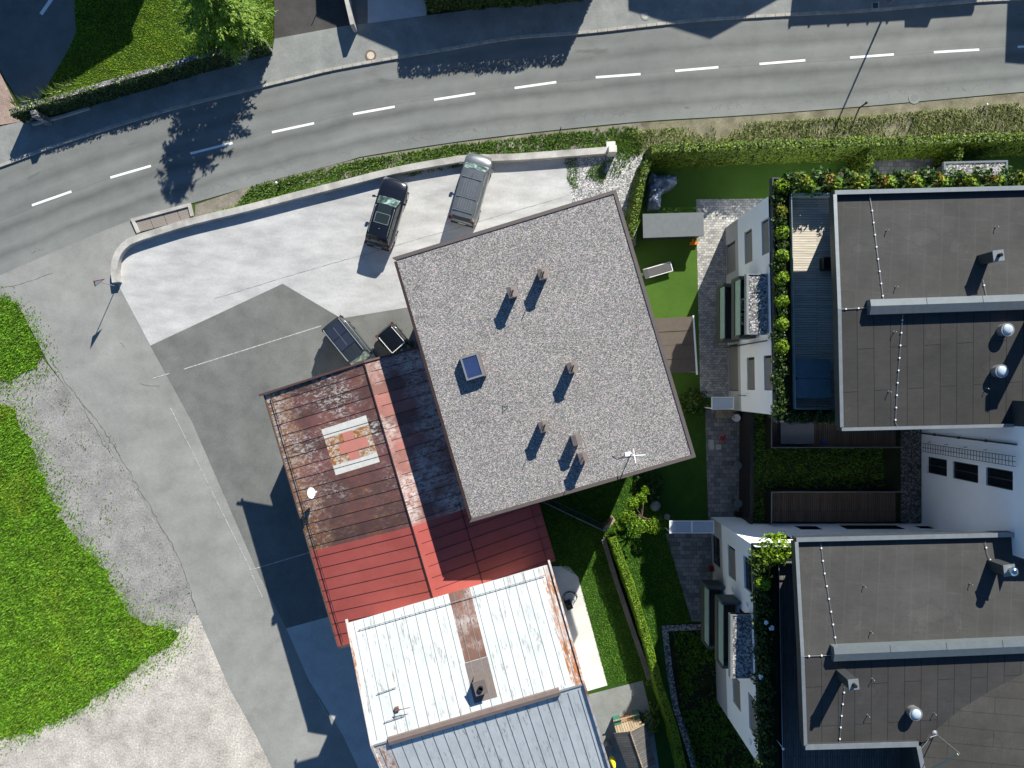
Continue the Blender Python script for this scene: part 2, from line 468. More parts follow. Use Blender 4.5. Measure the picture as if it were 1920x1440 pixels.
M['glass_green'] = plain('frosted_green_glass', (0.34, 0.46, 0.41), 0.25, 0, 0.05, 0.5)
M['frosted'] = plain('frosted_panel', (0.42, 0.47, 0.53), 0.3, 0, 0.05, 0.5)
M['dome'] = plain('clear_skylight_dome', (0.52, 0.60, 0.66), 0.12, 0.2, 0.1, 0.6)
M['oldwood'] = planks('weathered_wood', (0.33, 0.25, 0.17), (0.45, 0.36, 0.25), (0.1, 0.08, 0.05), 0.12, 0.5)
M['deck'] = planks('terrace_decking', (0.50, 0.45, 0.375), (0.62, 0.57, 0.48), (0.16, 0.14, 0.12), 0.145, 0.0)
M['deckdark'] = planks('dark_decking', (0.085, 0.07, 0.06), (0.12, 0.10, 0.085), (0.03, 0.025, 0.02), 0.145, math.pi / 2)
M['bark'] = plain('bark', (0.10, 0.07, 0.05), 0.95, 0, 0.3, scale=6)
M['stonewall'] = stones('rubble_stone', [(0, 0.07), (0.5, 0.20), (1, 0.45)], 9, 0.10, 1.0).m
M['rocks'] = plain('field_stone', (0.3, 0.29, 0.27), 0.9, 0, 0.25, scale=5)

def rust_roof(name, base1, base2, rust, flake, rot, kr=0.5, kf=0.55, eave=None, panel=None, top=None):
    """sheet metal roof whose paint has weathered away along the sheets"""
    t = NT(name, 0.62, 0.0, 0.35)
    v = t.map(rot=rot)                                   # local x runs down the slope
    st = t.map(v, (0.35, 1.5, 1))
    b = t.ramp(t.noise(0.55, 5, 0.6, vec=v), [(0.35, base1), (0.65, base2)])
    if panel is not None:                                # every sheet between two seams has weathered its own way
        ix = t.math('FLOOR', t.math('DIVIDE', t.math('SUBTRACT', panel[0], t.sep(v)[panel[2]]), panel[1]), 0)
        wn = t.node('ShaderNodeTexWhiteNoise', noise_dimensions='1D'); t.set(wn.inputs['W'], ix)
        b = t.mix(1.0, b, t.ramp(wn.outputs['Value'], [(0, (0.72, 0.70, 0.68)), (0.5, (1.0, 0.95, 0.93)), (1, (1.35, 1.12, 1.12))]), 'MULTIPLY')
    big = t.noise(0.28, 4, 0.55, vec=v)
    r = t.math('MULTIPLY', t.ramp(t.noise(3.0, 8, 0.75, vec=st), [(kr, 0), (kr + 0.1, 1)]), t.ramp(big, [(0.48, 0.15), (0.62, 1)]))
    if eave is not None:
        xx = t.sep(v)
        em = t.ramp(t.math('ADD', t.math('MULTIPLY', t.math('SUBTRACT', xx[0], eave), 0.5), t.math('MULTIPLY', t.math('SUBTRACT', t.noise(0.7, 5, 0.7, vec=v), 0.5), 1.6)), [(0.0, 1.0), (0.5, 0.85), (1.0, 0.0)])
        r = t.math('MAXIMUM', r, t.math('MULTIPLY', em, t.ramp(t.noise(2.6, 8, 0.78, vec=t.map(v, (0.7, 1.2, 1), 0, (3, 9, 0))), [(0.42, 0), (0.50, 1)])))
    b = t.mix(r, b, t.ramp(t.noise(5, 5, 0.7), [(0.3, sc(rust, 0.6)), (0.7, rust)]))
    f1 = t.ramp(t.noise(5.5, 9, 0.8, vec=t.map(v, (0.55, 1.2, 1)), dist=0.5), [(kf, 0), (kf + 0.05, 1)])
    f = t.math('MULTIPLY', f1, t.ramp(t.noise(0.33, 4, 0.6, vec=t.map(v, (1, 1, 1), 0, (7, 3, 0))), [(0.42, 0.0), (0.6, 1)]))
    if eave is not None:
        f2 = t.math('MULTIPLY', em, t.ramp(t.noise(4.5, 9, 0.8, vec=t.map(v, (0.8, 1.2, 1), 0, (1, 5, 0))), [(0.51, 0), (0.55, 1)]))
        top = t.math('MULTIPLY', t.ramp(xx[1], [(0.0, 0.0), (1.0, 1.0)]), t.ramp(t.noise(2.4, 9, 0.82, vec=st, dist=1.2), [(0.50, 0), (0.54, 1)]))
        if top is not None:                              # peeling gathers on the upper sheets, the lower ones stay plain brown
            tw = t.ramp(t.math('ADD', t.math('MULTIPLY', t.math('SUBTRACT', t.sep(v)[1], top), 0.45), t.math('MULTIPLY', t.noise(0.6, 4, vec=v), 0.7)), [(0.3, 0.12), (0.75, 1.0)])
            f = t.math('MULTIPLY', f, tw)
            b = t.mix(tw, t.mix(1.0, b, (0.80, 0.84, 0.82), 'MULTIPLY'), b)
            f2 = t.math('MULTIPLY', f2, t.ramp(t.noise(0.45, 3, vec=v), [(0.35, 0.15), (0.6, 1.0)]))
        f = t.math('MAXIMUM', f, f2)
    b = t.mix(f, b, flake)
    t.color(b); t.bump(t.noise(2.0, 4, vec=st), 0.25, 0.03)
    return t.m
# ------------------------------------------------------------------ roof materials
RA = math.atan2(0.281, 0.96)
M['rust'] = rust_roof('rusty_maroon_roof', (0.105, 0.062, 0.056), (0.185, 0.085, 0.080), (0.36, 0.16, 0.055), (0.56, 0.52, 0.48), -RA, 0.52, 0.515, eave=-7.2, panel=(7.38, 0.725, 1), top=5.0)
M['rust_east'] = rust_roof('flaking_red_roof', (0.21, 0.105, 0.092), (0.30, 0.15, 0.13), (0.26, 0.09, 0.05), (0.54, 0.48, 0.46), -RA, 0.55, 0.455, panel=(7.38, 0.725, 1))
M['redsheet'] = rust_roof('repainted_red_sheet', (0.34, 0.072, 0.060), (0.40, 0.090, 0.076), (0.24, 0.075, 0.04), (0.33, 0.10, 0.08), -RA, 0.60, 0.66)
M['signwhite'] = rust_roof('rusting_white_paint', (0.66, 0.62, 0.54), (0.74, 0.71, 0.65), (0.46, 0.18, 0.04), (0.70, 0.67, 0.6), -RA, 0.40, 0.6, eave=50.0)
M['signband'] = plain('painted_white_band', (0.74, 0.72, 0.66), 0.7, 0, 0.12, scale=2.5)
M['signpink'] = plain('faded_red_paint', (0.62, 0.24, 0.19), 0.7, 0, 0.08, scale=2)
t = NT('white_sheet_roof', 0.5, 0, 0.35)
v = t.map(rot=1.286); st = t.map(v, (0.45, 2.4, 1))
b = t.ramp(t.noise(0.6, 5), [(0.3, (0.49, 0.527, 0.54)), (0.7, (0.575, 0.605, 0.615))])
b = t.mix(1.0, b, t.ramp(t.noise(1.4, 6, 0.7, vec=t.map(v, (0.5, 1.2, 1))), [(0.3, 0.88), (0.6, 1.03)]), 'MULTIPLY')
f = t.math('MULTIPLY', t.ramp(t.noise(2.2, 8, 0.78, vec=st), [(0.54, 0), (0.63, 1)]), t.ramp(t.noise(0.5, 3), [(0.35, 0.0), (0.58, 0.9)]))
b = t.mix(f, b, (0.20, 0.19, 0.18)); t.color(b); M['whiteroof'] = t.m
M['whiterust'] = rust_roof('white_roof_with_rust', (0.54, 0.55, 0.55), (0.58, 0.60, 0.60), (0.38, 0.14, 0.04), (0.36, 0.14, 0.06), 1.286, 0.42, 0.50)
M['brownsheet'] = rust_roof('stripped_brown_sheet', (0.14, 0.075, 0.055), (0.21, 0.12, 0.10), (0.22, 0.09, 0.04), (0.52, 0.50, 0.48), 1.286, 0.5, 0.46)
M['cap'] = plain('ridge_cap_metal', (0.20, 0.155, 0.14), 0.55, 0.2, 0.1)
M['seam_dark'] = plain('dark_roof_seam', (0.035, 0.018, 0.016), 0.6, 0, 0.15)
M['seam_grey'] = plain('grey_roof_seam', (0.27, 0.28, 0.29), 0.5, 0.2, 0.1)

def bitumen(name, c1, c2, seam, rot, light):
    t = NT(name, 0.93, 0, 0.2)
    v = t.map(rot=rot)
    b = t.node('ShaderNodeTexBrick'); t.set(b.inputs['Vector'], v)
    b.inputs['Scale'].default_value = 1.0; b.inputs['Brick Width'].default_value = 4.6; b.inputs['Row Height'].default_value = 0.90
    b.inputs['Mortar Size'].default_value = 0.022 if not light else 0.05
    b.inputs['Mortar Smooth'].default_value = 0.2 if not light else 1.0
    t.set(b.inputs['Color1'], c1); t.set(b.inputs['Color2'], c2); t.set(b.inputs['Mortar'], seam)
    col = t.mix(1.0, b.outputs['Color'], t.ramp(t.noise(0.7, 6, 0.65), [(0.3, 0.86), (0.7, 1.12)]), 'MULTIPLY')
    col = t.mix(1.0, col, t.ramp(t.noise(2.2, 6, 0.7, vec=t.map(v, (3.5, 0.4, 1))), [(0.3, 0.93), (0.7, 1.07)]), 'MULTIPLY')
    col = t.mix(1.0, col, t.ramp(t.noise(0.22, 5, 0.6), [(0.35, 0.86), (0.5, 1.0), (0.68, 1.13)]), 'MULTIPLY')
    pond = t.noise(0.45, 4, 0.55)
    col = t.mix(1.0, col, t.ramp(pond, [(0.595, 1.0), (0.61, 0.9), (0.63, 1.06), (0.7, 1.1)]), 'MULTIPLY')
    col = t.mix(1.0, col, t.ramp(t.noise(22, 2, 0.8), [(0.3, 0.88), (0.7, 1.12)]), 'MULTIPLY')
    t.color(col); t.bump(t.noise(45, 2, 0.8), 0.3, 0.01)
    return t.m
M['bit_n'] = bitumen('roof_membrane_pale_seams', (0.064, 0.063, 0.062), (0.069, 0.068, 0.067), (0.077, 0.076, 0.074), math.pi / 2 + 0.10, True)  # north slopes: slightly paler membrane with pale seams
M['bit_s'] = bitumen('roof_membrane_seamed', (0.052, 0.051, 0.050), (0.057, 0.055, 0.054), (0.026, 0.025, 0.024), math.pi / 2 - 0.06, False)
M['bit_e'] = bitumen('roof_membrane_wing', (0.060, 0.058, 0.054), (0.066, 0.064, 0.059), (0.042, 0.04, 0.037), 0.05, False)

# ------------------------------------------------------------------ ground, roads, yards
g = MB(); g.quad((-220, -220, -0.03), (220, -220, -0.03), (220, 220, -0.03), (-220, 220, -0.03))
tag(g.build('ground', M['ground']), kind='structure')

NK = smooth_poly([(-160, 352), (-60, 330), (0, 312), (100, 275), (213, 238), (333, 202), (493, 162), (560, 146), (627, 130), (753, 107), (843, 92), (960, 72), (1093, 62), (1200, 50), (1318, 38), (1485, 28), (1635, 20), (1813, 4), (1920, -2), (2100, -14)], 4)
SK = smooth_poly([(-160, 588), (-60, 545), (0, 516), (120, 464), (245, 413), (360, 381), (500, 341), (640, 305), (677, 294), (840, 268), (993, 249), (1200, 228), (1397, 216), (1635, 198), (1920, 172), (2100, 160)], 4)
def resample(pts, n):
    d = [0]
    for i in range(1, len(pts)): d.append(d[-1] + math.hypot(pts[i][0] - pts[i - 1][0], pts[i][1] - pts[i - 1][1]))
    out = []
    j = 0
    for k in range(n):
        s_ = d[-1] * k / (n - 1)
        while j < len(d) - 2 and d[j + 1] < s_: j += 1
        t_ = (s_ - d[j]) / (d[j + 1] - d[j])
        out.append((pts[j][0] + (pts[j + 1][0] - pts[j][0]) * t_, pts[j][1] + (pts[j + 1][1] - pts[j][1]) * t_))
    return out
n = 90
A_, B_ = resample(NK, n), resample(SK, n)
mb = MB(); m_ = 6
for i in range(n):
    for k in range(m_ + 1):
        t_ = k / m_
        mb.v.append((*XY(A_[i][0] + (B_[i][0] - A_[i][0]) * t_, A_[i][1] + (B_[i][1] - A_[i][1]) * t_), 0.0))
for i in range(n - 1):
    for k in range(m_):
        mb.f.append((i * (m_ + 1) + k + 1, (i + 1) * (m_ + 1) + k + 1, (i + 1) * (m_ + 1) + k, i * (m_ + 1) + k)); mb.mi.append(0)
ro = mb.build('road', M['road'], recalc=False); tag(ro, kind='structure')
uvl = ro.data.uv_layers.new(name='UVMap')
for p in ro.data.polygons:
    for li in p.loop_indices:
        vi = ro.data.loops[li].vertex_index
        uvl.data[li].uv = ((vi // (m_ + 1)) * 1.0, (vi % (m_ + 1)) / m_)

dashes = [((60, 385), (134, 359)), ((207, 333), (283, 311)), ((357, 288), (436, 268)), ((510, 248), (589, 231)), ((662, 214), (740, 200)), ((814, 187), (891, 175)), ((965, 165), (1043, 154)), ((1117, 145), (1201, 139)), ((1266, 133), (1347, 126)), ((1424, 120), (1510, 113)), ((1594, 108), (1676, 102)), ((1751, 98), (1836, 93)), ((1908, 88), (1985, 83)), ((-90, 442), (-16, 413))]
mb = MB()
def flat_line(mb, a, b, w, z):
    p, q = Vector(XY(*a)), Vector(XY(*b)); d = (q - p).normalized(); s_ = Vector((-d.y, d.x)) * w / 2
    mb.quad((*(p - s_), z), (*(q - s_), z), (*(q + s_), z), (*(p + s_), z))
for a, b in dashes: flat_line(mb, a, b, 0.16, 0.005)
tag(mb.build('road_markings', M['paint'], recalc=False), kind='structure')

PVN = [(2100, -70), (1110, -40), (1110, -6), (960, 10), (793, 31), (690, 45), (655, 49), (640, 51), (515, 74), (512, 96), (390, 112), (280, 146), (190, 190), (75, 224), (45, 228), (-60, 252), (-160, 280)]
sheet('pavement', NK + PVN, 0.10, M['pavement'])
mb = MB(); L_, R_ = ribbon(PL(NK), 0.012); pts = resample(NK, 125)
for i in range(len(pts) - 1):                       # granite kerb stones with open joints
    a, b = Vector(XY(*pts[i])), Vector(XY(*pts[i + 1])); d = b - a; nrm = Vector((-d.y, d.x)).normalized()
    gap = 0.016; d2 = d.normalized() * gap; jit = rnd.uniform(-0.006, 0.006)
    p0, p1 = a + d2 - nrm * 0.10, b - d2 - nrm * 0.10
    q0, q1 = p0 + nrm * (0.20 + jit * 2), p1 + nrm * (0.20 + jit * 2)
    mb.prism([tuple(p0), tuple(p1), tuple(q1), tuple(q0)], -0.01, 0.118 + jit)
tag(mb.build('kerb', M['kerb']), kind='structure')

sheet('side_road', [(-160, 590), (-60, 540), (0, 505), (120, 455), (240, 405), (262, 440), (240, 460), (225, 500), (225, 535), (235, 545), (282, 648), (360, 790), (480, 1065), (545, 1170), (720, 1330), (860, 1540), (560, 1540), (475, 1370), (430, 1290), (370, 1150), (320, 1020), (250, 910), (200, 830), (130, 735), (90, 680), (75, 650), (35, 573), (0, 558), (-160, 620)], -0.002, M['side'])
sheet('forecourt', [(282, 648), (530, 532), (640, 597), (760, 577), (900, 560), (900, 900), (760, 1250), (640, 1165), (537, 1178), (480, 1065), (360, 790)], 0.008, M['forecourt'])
sheet('parking_lot', [(222, 535), (218, 500), (228, 474), (250, 452), (290, 436), (460, 390), (560, 364), (640, 344), (740, 320), (840, 301), (960, 297), (1057, 291), (1072, 370), (1076, 470), (900, 560), (760, 577), (640, 597), (530, 532), (282, 648)], 0.012, M['conc'])
sheet('concrete_slab', [(537, 1178), (640, 1150), (900, 1500), (720, 1540), (640, 1373), (579, 1275)], 0.012, M['slab'])
sheet('gravel_lot', [(-160, 680), (0, 700), (80, 672), (130, 735), (200, 830), (250, 910), (320, 1020), (370, 1150), (300, 1260), (-160, 1400)], -0.012, M['graygravel'])
sheet('gravel_track', ragged([(-160, 1380), (0, 1360), (335, 1180), (372, 1150), (430, 1290), (475, 1370), (560, 1540), (-160, 1540)], 3, 14, 5), -0.008, M['palegravel'])
sheet('gravel_track', [(368, 1156), (392, 1150), (520, 1400), (600, 1540), (480, 1540), (420, 1330)], -0.010, M['palegravel'])
MD1 = ragged([(-160, 555), (0, 560), (28, 574), (60, 615), (78, 660), (68, 690), (45, 698), (22, 714), (-160, 705)], 2.5, 9, 2)
MD2 = ragged([(-160, 752), (0, 756), (25, 765), (40, 800), (55, 830), (65, 870), (90, 920), (110, 960), (135, 1000), (160, 1030), (200, 1070), (215, 1110), (240, 1150), (290, 1175), (338, 1185), (322, 1207), (280, 1232), (230, 1275), (150, 1330), (60, 1370), (0, 1385), (-160, 1400)], 3, 9, 3)
sheet('meadow', MD1, 0.004, M['meadow']); sheet('meadow', MD2, 0.004, M['meadow'])
VG = [(366, 384), (460, 352), (560, 326), (677, 296), (840, 270), (993, 251), (1200, 230), (1215, 262), (1200, 292), (1140, 292), (1060, 290), (960, 296), (880, 300), (740, 322), (560, 366), (366, 416)]
sheet('verge', VG, -0.006, M['verge'])
BK = [(1200, 230), (1397, 218), (1635, 200), (1920, 174), (2100, 162), (2100, 262), (1920, 278), (1500, 292), (1200, 300)]
sheet('bank', BK, -0.008, asphalt('bank_soil', (0.13, 0.12, 0.075), (0.26, 0.235, 0.17), 1.0, 18, 0.5, 0.3, 1.0).m)
sheet('gravel_corner', [(1057, 288), (1205, 285), (1192, 460), (1100, 540), (1074, 470)], 0.006, M['whitegravel'])
# driveways north of the road
sheet('driveway', [(-160, -120), (140, -120), (140, 20), (143, 60), (130, 90), (95, 150), (75, 185), (62, 214), (45, 205), (0, 132), (-160, -100)], 0.004, M['forecourt'])
sheet('driveway', [(515, -120), (650, -120), (655, 50), (515, 76)], 0.090, M['tar'])
sheet('driveway', [(655, -120), (690, -120), (690, 46), (655, 50)], 0.088, M['forecourt'])
sheet('driveway', [(690, -120), (800, -120), (800, 31), (690, 46)], 0.094, M['slab'])
sheet('paved_yard', [(-160, 20), (-20, 100), (0, 134), (44, 222), (40, 229), (-160, 262)], 0.102, M['brickpave'])
LW = [(140, -120), (520, -120), (512, 88), (390, 100), (280, 134), (160, 170), (62, 214), (75, 185), (95, 150), (130, 90), (143, 60), (140, 20)]
sheet('lawn', LW, 0.002, M['lawn'])
# gardens between the houses
sheet('garden_turf', [(1190, 290), (2100, 250), (2100, 400), (1600, 400), (1600, 760), (1150, 765), (1150, 460)], 0.0, M['turf'])
sheet('patio', [(1305, 374), (1470, 372), (1470, 745), (1313, 745)], 0.004, M['patio'])
sheet('patio', [(1322, 766), (1460, 768), (1460, 985), (1328, 976)], 0.004, M['patiodark'])
sheet('patio', [(1628, 299), (1760, 295), (1760, 345), (1628, 345)], 0.004, M['patiodark'])
sheet('patio', [(1247, 1000), (1400, 1000), (1400, 1165), (1297, 1165)], 0.006, M['patiodark'])
GL = [(960, 900), (1150, 860), (1150, 765), (1400, 765), (1400, 1165), (1330, 1167), (1240, 1172), (1250, 1260), (1262, 1330), (1300, 1500), (1130, 1500), (1100, 1300)]
sheet('lawn', GL, -0.002, M['lawn'])
sheet('planting_bed', [(1240, 1172), (1345, 1165), (1460, 1200), (1460, 1560), (1310, 1560), (1262, 1330), (1250, 1260)], 0.004, M['soil'])
sheet('garden_path', [(1000, 1062), (1066, 1062), (1084, 1082), (1139, 1285), (1080, 1302)], 0.006, M['path'])
sheet('garden_path', [(1080, 1308), (1205, 1276), (1222, 1345), (1250, 1540), (1080, 1540)], 0.010, M['pavement'])
mb = MB()
L_, R_ = ribbon(PL([(1400, 1166), (1240, 1173), (1250, 1260), (1262, 1330), (1285, 1400), (1320, 1520)]), -0.42)
for i in range(len(L_) - 1): mb.quad((*L_[i], 0.010), (*L_[i + 1], 0.010), (*R_[i + 1], 0.010), (*R_[i], 0.010))
tag(mb.build('gravel_border', M['whitestones'], recalc=False), kind='structure')
# thin parking lines
mb = MB()
flat_line(mb, (285, 710), (318, 700), 0.06, 0.0125); flat_line(mb, (345, 692), (602, 611), 0.065, 0.0125)
flat_line(mb, (320, 765), (470, 1068), 0.055, 0.0125); flat_line(mb, (468, 1069), (600, 1030), 0.065, 0.0125)
flat_line(mb, (470, 1072), (492, 1120), 0.06, 0.0125); flat_line(mb, (598, 1312), (622, 1355), 0.06, 0.0165)
PLB = 1
tag(mb.build('parking_lines', M['wornpaint'], recalc=False), kind='structure')

# cracks and joints in the paving
def wiggle(mb, pts, w, z, amp, seed):
    r = random.Random(seed); P_ = resample(smooth_poly(pts, 4), max(8, int(sum(math.hypot(pts[i + 1][0] - pts[i][0], pts[i + 1][1] - pts[i][1]) for i in range(len(pts) - 1)) / 7)))
    P_ = [(x + r.gauss(0, amp), y + r.gauss(0, amp)) for x, y in P_]
    L_, R_ = ribbon(PL(P_), w)
    for i in range(len(L_) - 1):
        k = r.uniform(.35, 1.3)
        a, b, c, d = Vector(L_[i]), Vector(L_[i + 1]), Vector(R_[i + 1]), Vector(R_[i])
        mb.quad((*a, z), (*b, z), (*(b + (c - b) * k), z), (*(a + (d - a) * k), z))
mb = MB()
wiggle(mb, [(96, 672), (128, 722), (165, 768), (205, 822), (252, 900), (290, 965), (330, 1035), (352, 1090), (370, 1150)], .055, .004, 1.2, 1)
wiggle(mb, [(150, 752), (170, 790), (208, 850)], .03, .004, 1.5, 2)
wiggle(mb, [(225, 640), (236, 655)], .025, .004, .8, 3); wiggle(mb, [(262, 718), (282, 724), (300, 722)], .03, .004, .6, 4)
wiggle(mb, [(0, 541), (40, 532), (96, 512)], .03, .004, .6, 5)
tag(mb.build('crack', plain('dark_crack', (.125, .12, .10), .95), recalc=False), kind='structure')
mb = MB()
wiggle(mb, [(384, 838), (440, 815), (505, 790)], .05, .0125, .4, 6); wiggle(mb, [(402, 560), (560, 512), (760, 455), (1068, 366)], .028, .0165, .25, 7)
tag(mb.build('joint', plain('paving_joint', (.17, .168, .165), .95), recalc=False), kind='structure')
# ------------------------------------------------------------------ grass
def fringe_pts(px, n, sig, rg_):
    """points scattered along a pixel outline, thinning away from it"""
    P_ = np.array(resample(px + [px[0]], 900)); k = rg_.randint(0, len(P_), n)
    cl = value_noise(P_[k][:, 0] * .03, P_[k][:, 1] * .03, 1.0, 4)
    Q = P_[k] + rg_.normal(0, 1, (n, 2)) * (sig * (.3 + 1.6 * cl))[:, None]
    return np.array([XY(x, y) for x, y in Q])
rg = np.random.RandomState(11)
GR = leaf('grass_blades', [(0, (0.07, 0.18, 0.005)), (0.5, (0.145, 0.34, 0.012)), (0.85, (0.23, 0.44, 0.025)), (1, (0.30, 0.42, 0.06))], 0.6, 0.3, (1.5, 1.1, 1.3))
GRL = leaf('lawn_blades', [(0, (0.035, 0.105, 0.004)), (0.6, (0.085, 0.215, 0.010)), (1, (0.15, 0.29, 0.02))], 0.6, 0.3)
GRT = leaf('north_lawn_blades', [(0, (0.095, 0.18, 0.003)), (0.6, (0.20, 0.32, 0.006)), (1, (0.32, 0.42, 0.02))], 0.6, 0.3, (1.3, 1.1, 1.0))
GRW = leaf('weed_leaves', [(0, (0.045, 0.11, 0.012)), (0.45, (0.10, 0.215, 0.025)), (0.85, (0.17, 0.27, 0.04)), (1, (0.25, 0.24, 0.08))], 0.6, 0.3)
GRD = leaf('dry_grass', [(0, (0.07, 0.11, 0.018)), (0.4, (0.16, 0.21, 0.045)), (0.8, (0.27, 0.29, 0.095)), (1, (0.42, 0.38, 0.22))], 0.7, 0.2)
def grass(name, px, dens, mat, thin=None, **kw):
    P = sample_poly(PL(px), dens, rg)
    if thin is not None:
        sc_, lo, hi = thin
        nv = 0.65 * value_noise(P[:, 0], P[:, 1], sc_, 5) + 0.35 * value_noise(P[:, 0], P[:, 1], sc_ * 3.7, 9)
        P = P[rg.rand(len(P)) < np.clip((nv - lo) / (hi - lo), 0, 1)]
    return tag(np_mesh(name, blade_verts(P, rg, **kw), 3, [mat]), name.replace('_', ' ') , 'grass', kind='stuff')
def shrink(p, k): return p
o = grass('meadow_grass', MD2, 420, GR, (0.6, 0.02, 0.18), h=(0.08, 0.24), w=(0.02, 0.05), z=0.003); o['label'] = 'lush green meadow grass beside the grey gravel at the left edge'
o = grass('meadow_grass', MD1, 420, GR, (0.6, 0.02, 0.18), h=(0.08, 0.24), w=(0.02, 0.05), z=0.003); o['label'] = 'small rounded grass patch at the mouth of the side road'
for px_, lb_ in ((MD2, 'straggling grass at the ragged border of the large meadow'), (MD1, 'straggling grass around the small rounded grass patch')):
    Pf_ = fringe_pts(px_, 15000 if px_ is MD2 else 5000, 12, rg); k_ = Pf_[:, 0] > -38
    tag(np_mesh('grass_fringe', blade_verts(Pf_[k_], rg, h=(.05, .18), w=(.02, .05), z=-.004), 3, [GR]), lb_, 'grass', kind='stuff')
o = grass('weed_fringe', ragged([(0, 700), (85, 660), (130, 760), (180, 830), (330, 1060), (380, 1150), (345, 1200), (250, 1290), (60, 1390), (0, 1400), (0, 1360), (230, 1270), (320, 1190), (230, 1160), (120, 990), (60, 850), (30, 770), (0, 750)], 4, 10, 8), 38, GRW, (0.7, 0.55, 0.85), h=(0.05, 0.16), w=(0.02, 0.05), z=-0.01); o['label'] = 'sparse weeds creeping from the meadow over the gravel'
o = grass('verge_weeds', [(470, 350), (560, 328), (677, 300), (840, 274), (993, 256), (1195, 236), (1205, 285), (1140, 279), (1060, 284), (960, 291), (880, 293), (740, 316), (560, 361), (440, 392)], 330, GRW, (0.5, 0.15, 0.45), h=(0.08, 0.32), w=(0.025, 0.07), z=-0.004); o['label'] = 'green weeds along the strip between road and parking wall'
o = grass('verge_weeds', [(366, 408), (560, 350), (640, 330), (640, 338), (560, 361), (366, 410)], 300, GR, h=(0.06, 0.2), w=(0.02, 0.05), z=-0.004); o['label'] = 'narrow line of bright grass against the parking wall near the grate'
o = grass('wall_weeds', [(745, 326), (800, 314), (850, 304), (895, 300), (935, 301), (880, 310), (800, 325), (765, 332)], 340, GRW, (1.5, 0.2, 0.6), h=(0.06, 0.26), w=(0.02, 0.05), z=0.012); o['label'] = 'weeds growing at the foot of the parking wall behind the cars'
o = grass('bank_grass', [(1175, 244), (1400, 228), (1640, 214), (1920, 190), (2000, 184), (2000, 262), (1800, 264), (1500, 278), (1215, 282)], 300, GRD, (0.55, 0.24, 0.60), h=(0.14, 0.48), w=(0.012, 0.03), lean=(0.4, 1.35), z=-0.006, wind=-2.0); o['label'] = 'dry olive grass on the bank above the long hedge'
o = grass('bank_grass', [(1140, 262), (1185, 240), (1205, 262), (1200, 290), (1160, 300)], 380, GRW, h=(0.08, 0.3), w=(0.025, 0.06), z=-0.004); o['label'] = 'bright weeds around the white post at the end of the parking wall'
o = grass('gravel_weeds', ragged([(1062, 296), (1082, 296), (1086, 330), (1078, 360), (1070, 345)], 3, 8, 2), 200, GRW, h=(0.06, 0.2), w=(0.02, 0.05), z=0.008); o['label'] = 'weed strip between parking concrete and white gravel'
o = grass('gravel_weeds', ragged([(1100, 322), (1128, 300), (1150, 300), (1132, 345), (1112, 348)], 5, 8, 3), 260, GRW, h=(0.08, 0.3), w=(0.02, 0.05), z=0.008); o['label'] = 'weed clump in the white gravel below the white post'
o = grass('gravel_weeds', ragged([(1140, 300), (1186, 292), (1178, 308), (1150, 340)], 6, 8, 4), 110, GRW, h=(0.08, 0.26), w=(0.02, 0.05), z=0.008); o['label'] = 'scattered weeds on the white gravel next to the small hedge'
o = grass('lawn_grass', LW, 330, GRT, h=(0.05, 0.13), w=(0.018, 0.035), z=0.002); o['label'] = 'mown lawn behind the ivy covered wall'
o = grass('lawn_grass', [(1010, 930), (1190, 880), (1240, 985), (1250, 1000), (1297, 1165), (1240, 1172), (1205, 1276), (1139, 1285), (1084, 1082), (1050, 1062)], 330, GRL, h=(0.05, 0.12), w=(0.018, 0.035), z=0.0); o['label'] = 'garden lawn between the gravel roofed house and the white blocks'
o = grass('bed_plants', [(1262, 1185), (1345, 1180), (1420, 1300), (1420, 1500), (1320, 1500), (1278, 1330)], 130, GRL, (0.8, 0.2, 0.6), h=(0.1, 0.35), w=(0.03, 0.07), z=0.004); o['label'] = 'low ground cover in the shaded bed beside the white block'
o = grass('track_weeds', ragged([(205, 800), (225, 850), (260, 905), (258, 925), (225, 880), (195, 825)], 2, 8, 4), 60, GRD, (2.0, 0.3, 0.7), h=(0.05, 0.12), w=(0.015, 0.04), z=0.003); o['label'] = 'thin moss line along the cracked edge of the side road'
# ================================================================== gravel roofed house
ZG = 9.35
g4 = [W(735, 483, ZG), W(1155, 355, ZG), W(1305, 857, ZG), W(880, 980, ZG)]          # NW NE SE SW
gc = sum(g4, Vector()) / 4
ux = (g4[1] - g4[0]).normalized(); uy = (g4[0] - g4[3]).normalized()
GRZ = math.atan2(ux.y, ux.x)
def inset(q, d):
    cc = sum(q, Vector()) / 4; out = []
    for i in range(4):
        a = (q[(i + 1) % 4] - q[i]).normalized(); b = (q[i - 1] - q[i]).normalized()
        out.append(q[i] + (a + b) * d)
    return out
house1 = thing('apartment_house', 'square house with a flat grey gravel roof edged in brown metal', 'house', (gc.x, gc.y, 0))
w4 = inset(g4, 0.9)
mb = MB(); mb.prism([p.xy[:] for p in w4], 0, ZG - .5); mb.build('wall', M['plaster'], house1)
mb = MB(); mb.prism([p.xy[:] for p in inset(g4, 0.20)], ZG - .4, ZG - .05); mb.build('roof', M['roofgravel'], house1)
mb = MB()
i4 = inset(g4, 0.20)
for i in range(4):
    a, b, c, d = g4[i], g4[(i + 1) % 4], i4[(i + 1) % 4], i4[i]
    if i == 3: continue
    mb.prism([a.xy[:], b.xy[:], c.xy[:], d.xy[:]], ZG - .55, ZG + 0.002 * (i % 2))
mb.prism([p.xy[:] for p in inset(g4, 0.21)], ZG - .52, ZG - .41)
fas = mb.build('roof_edge', M['coping'], house1)
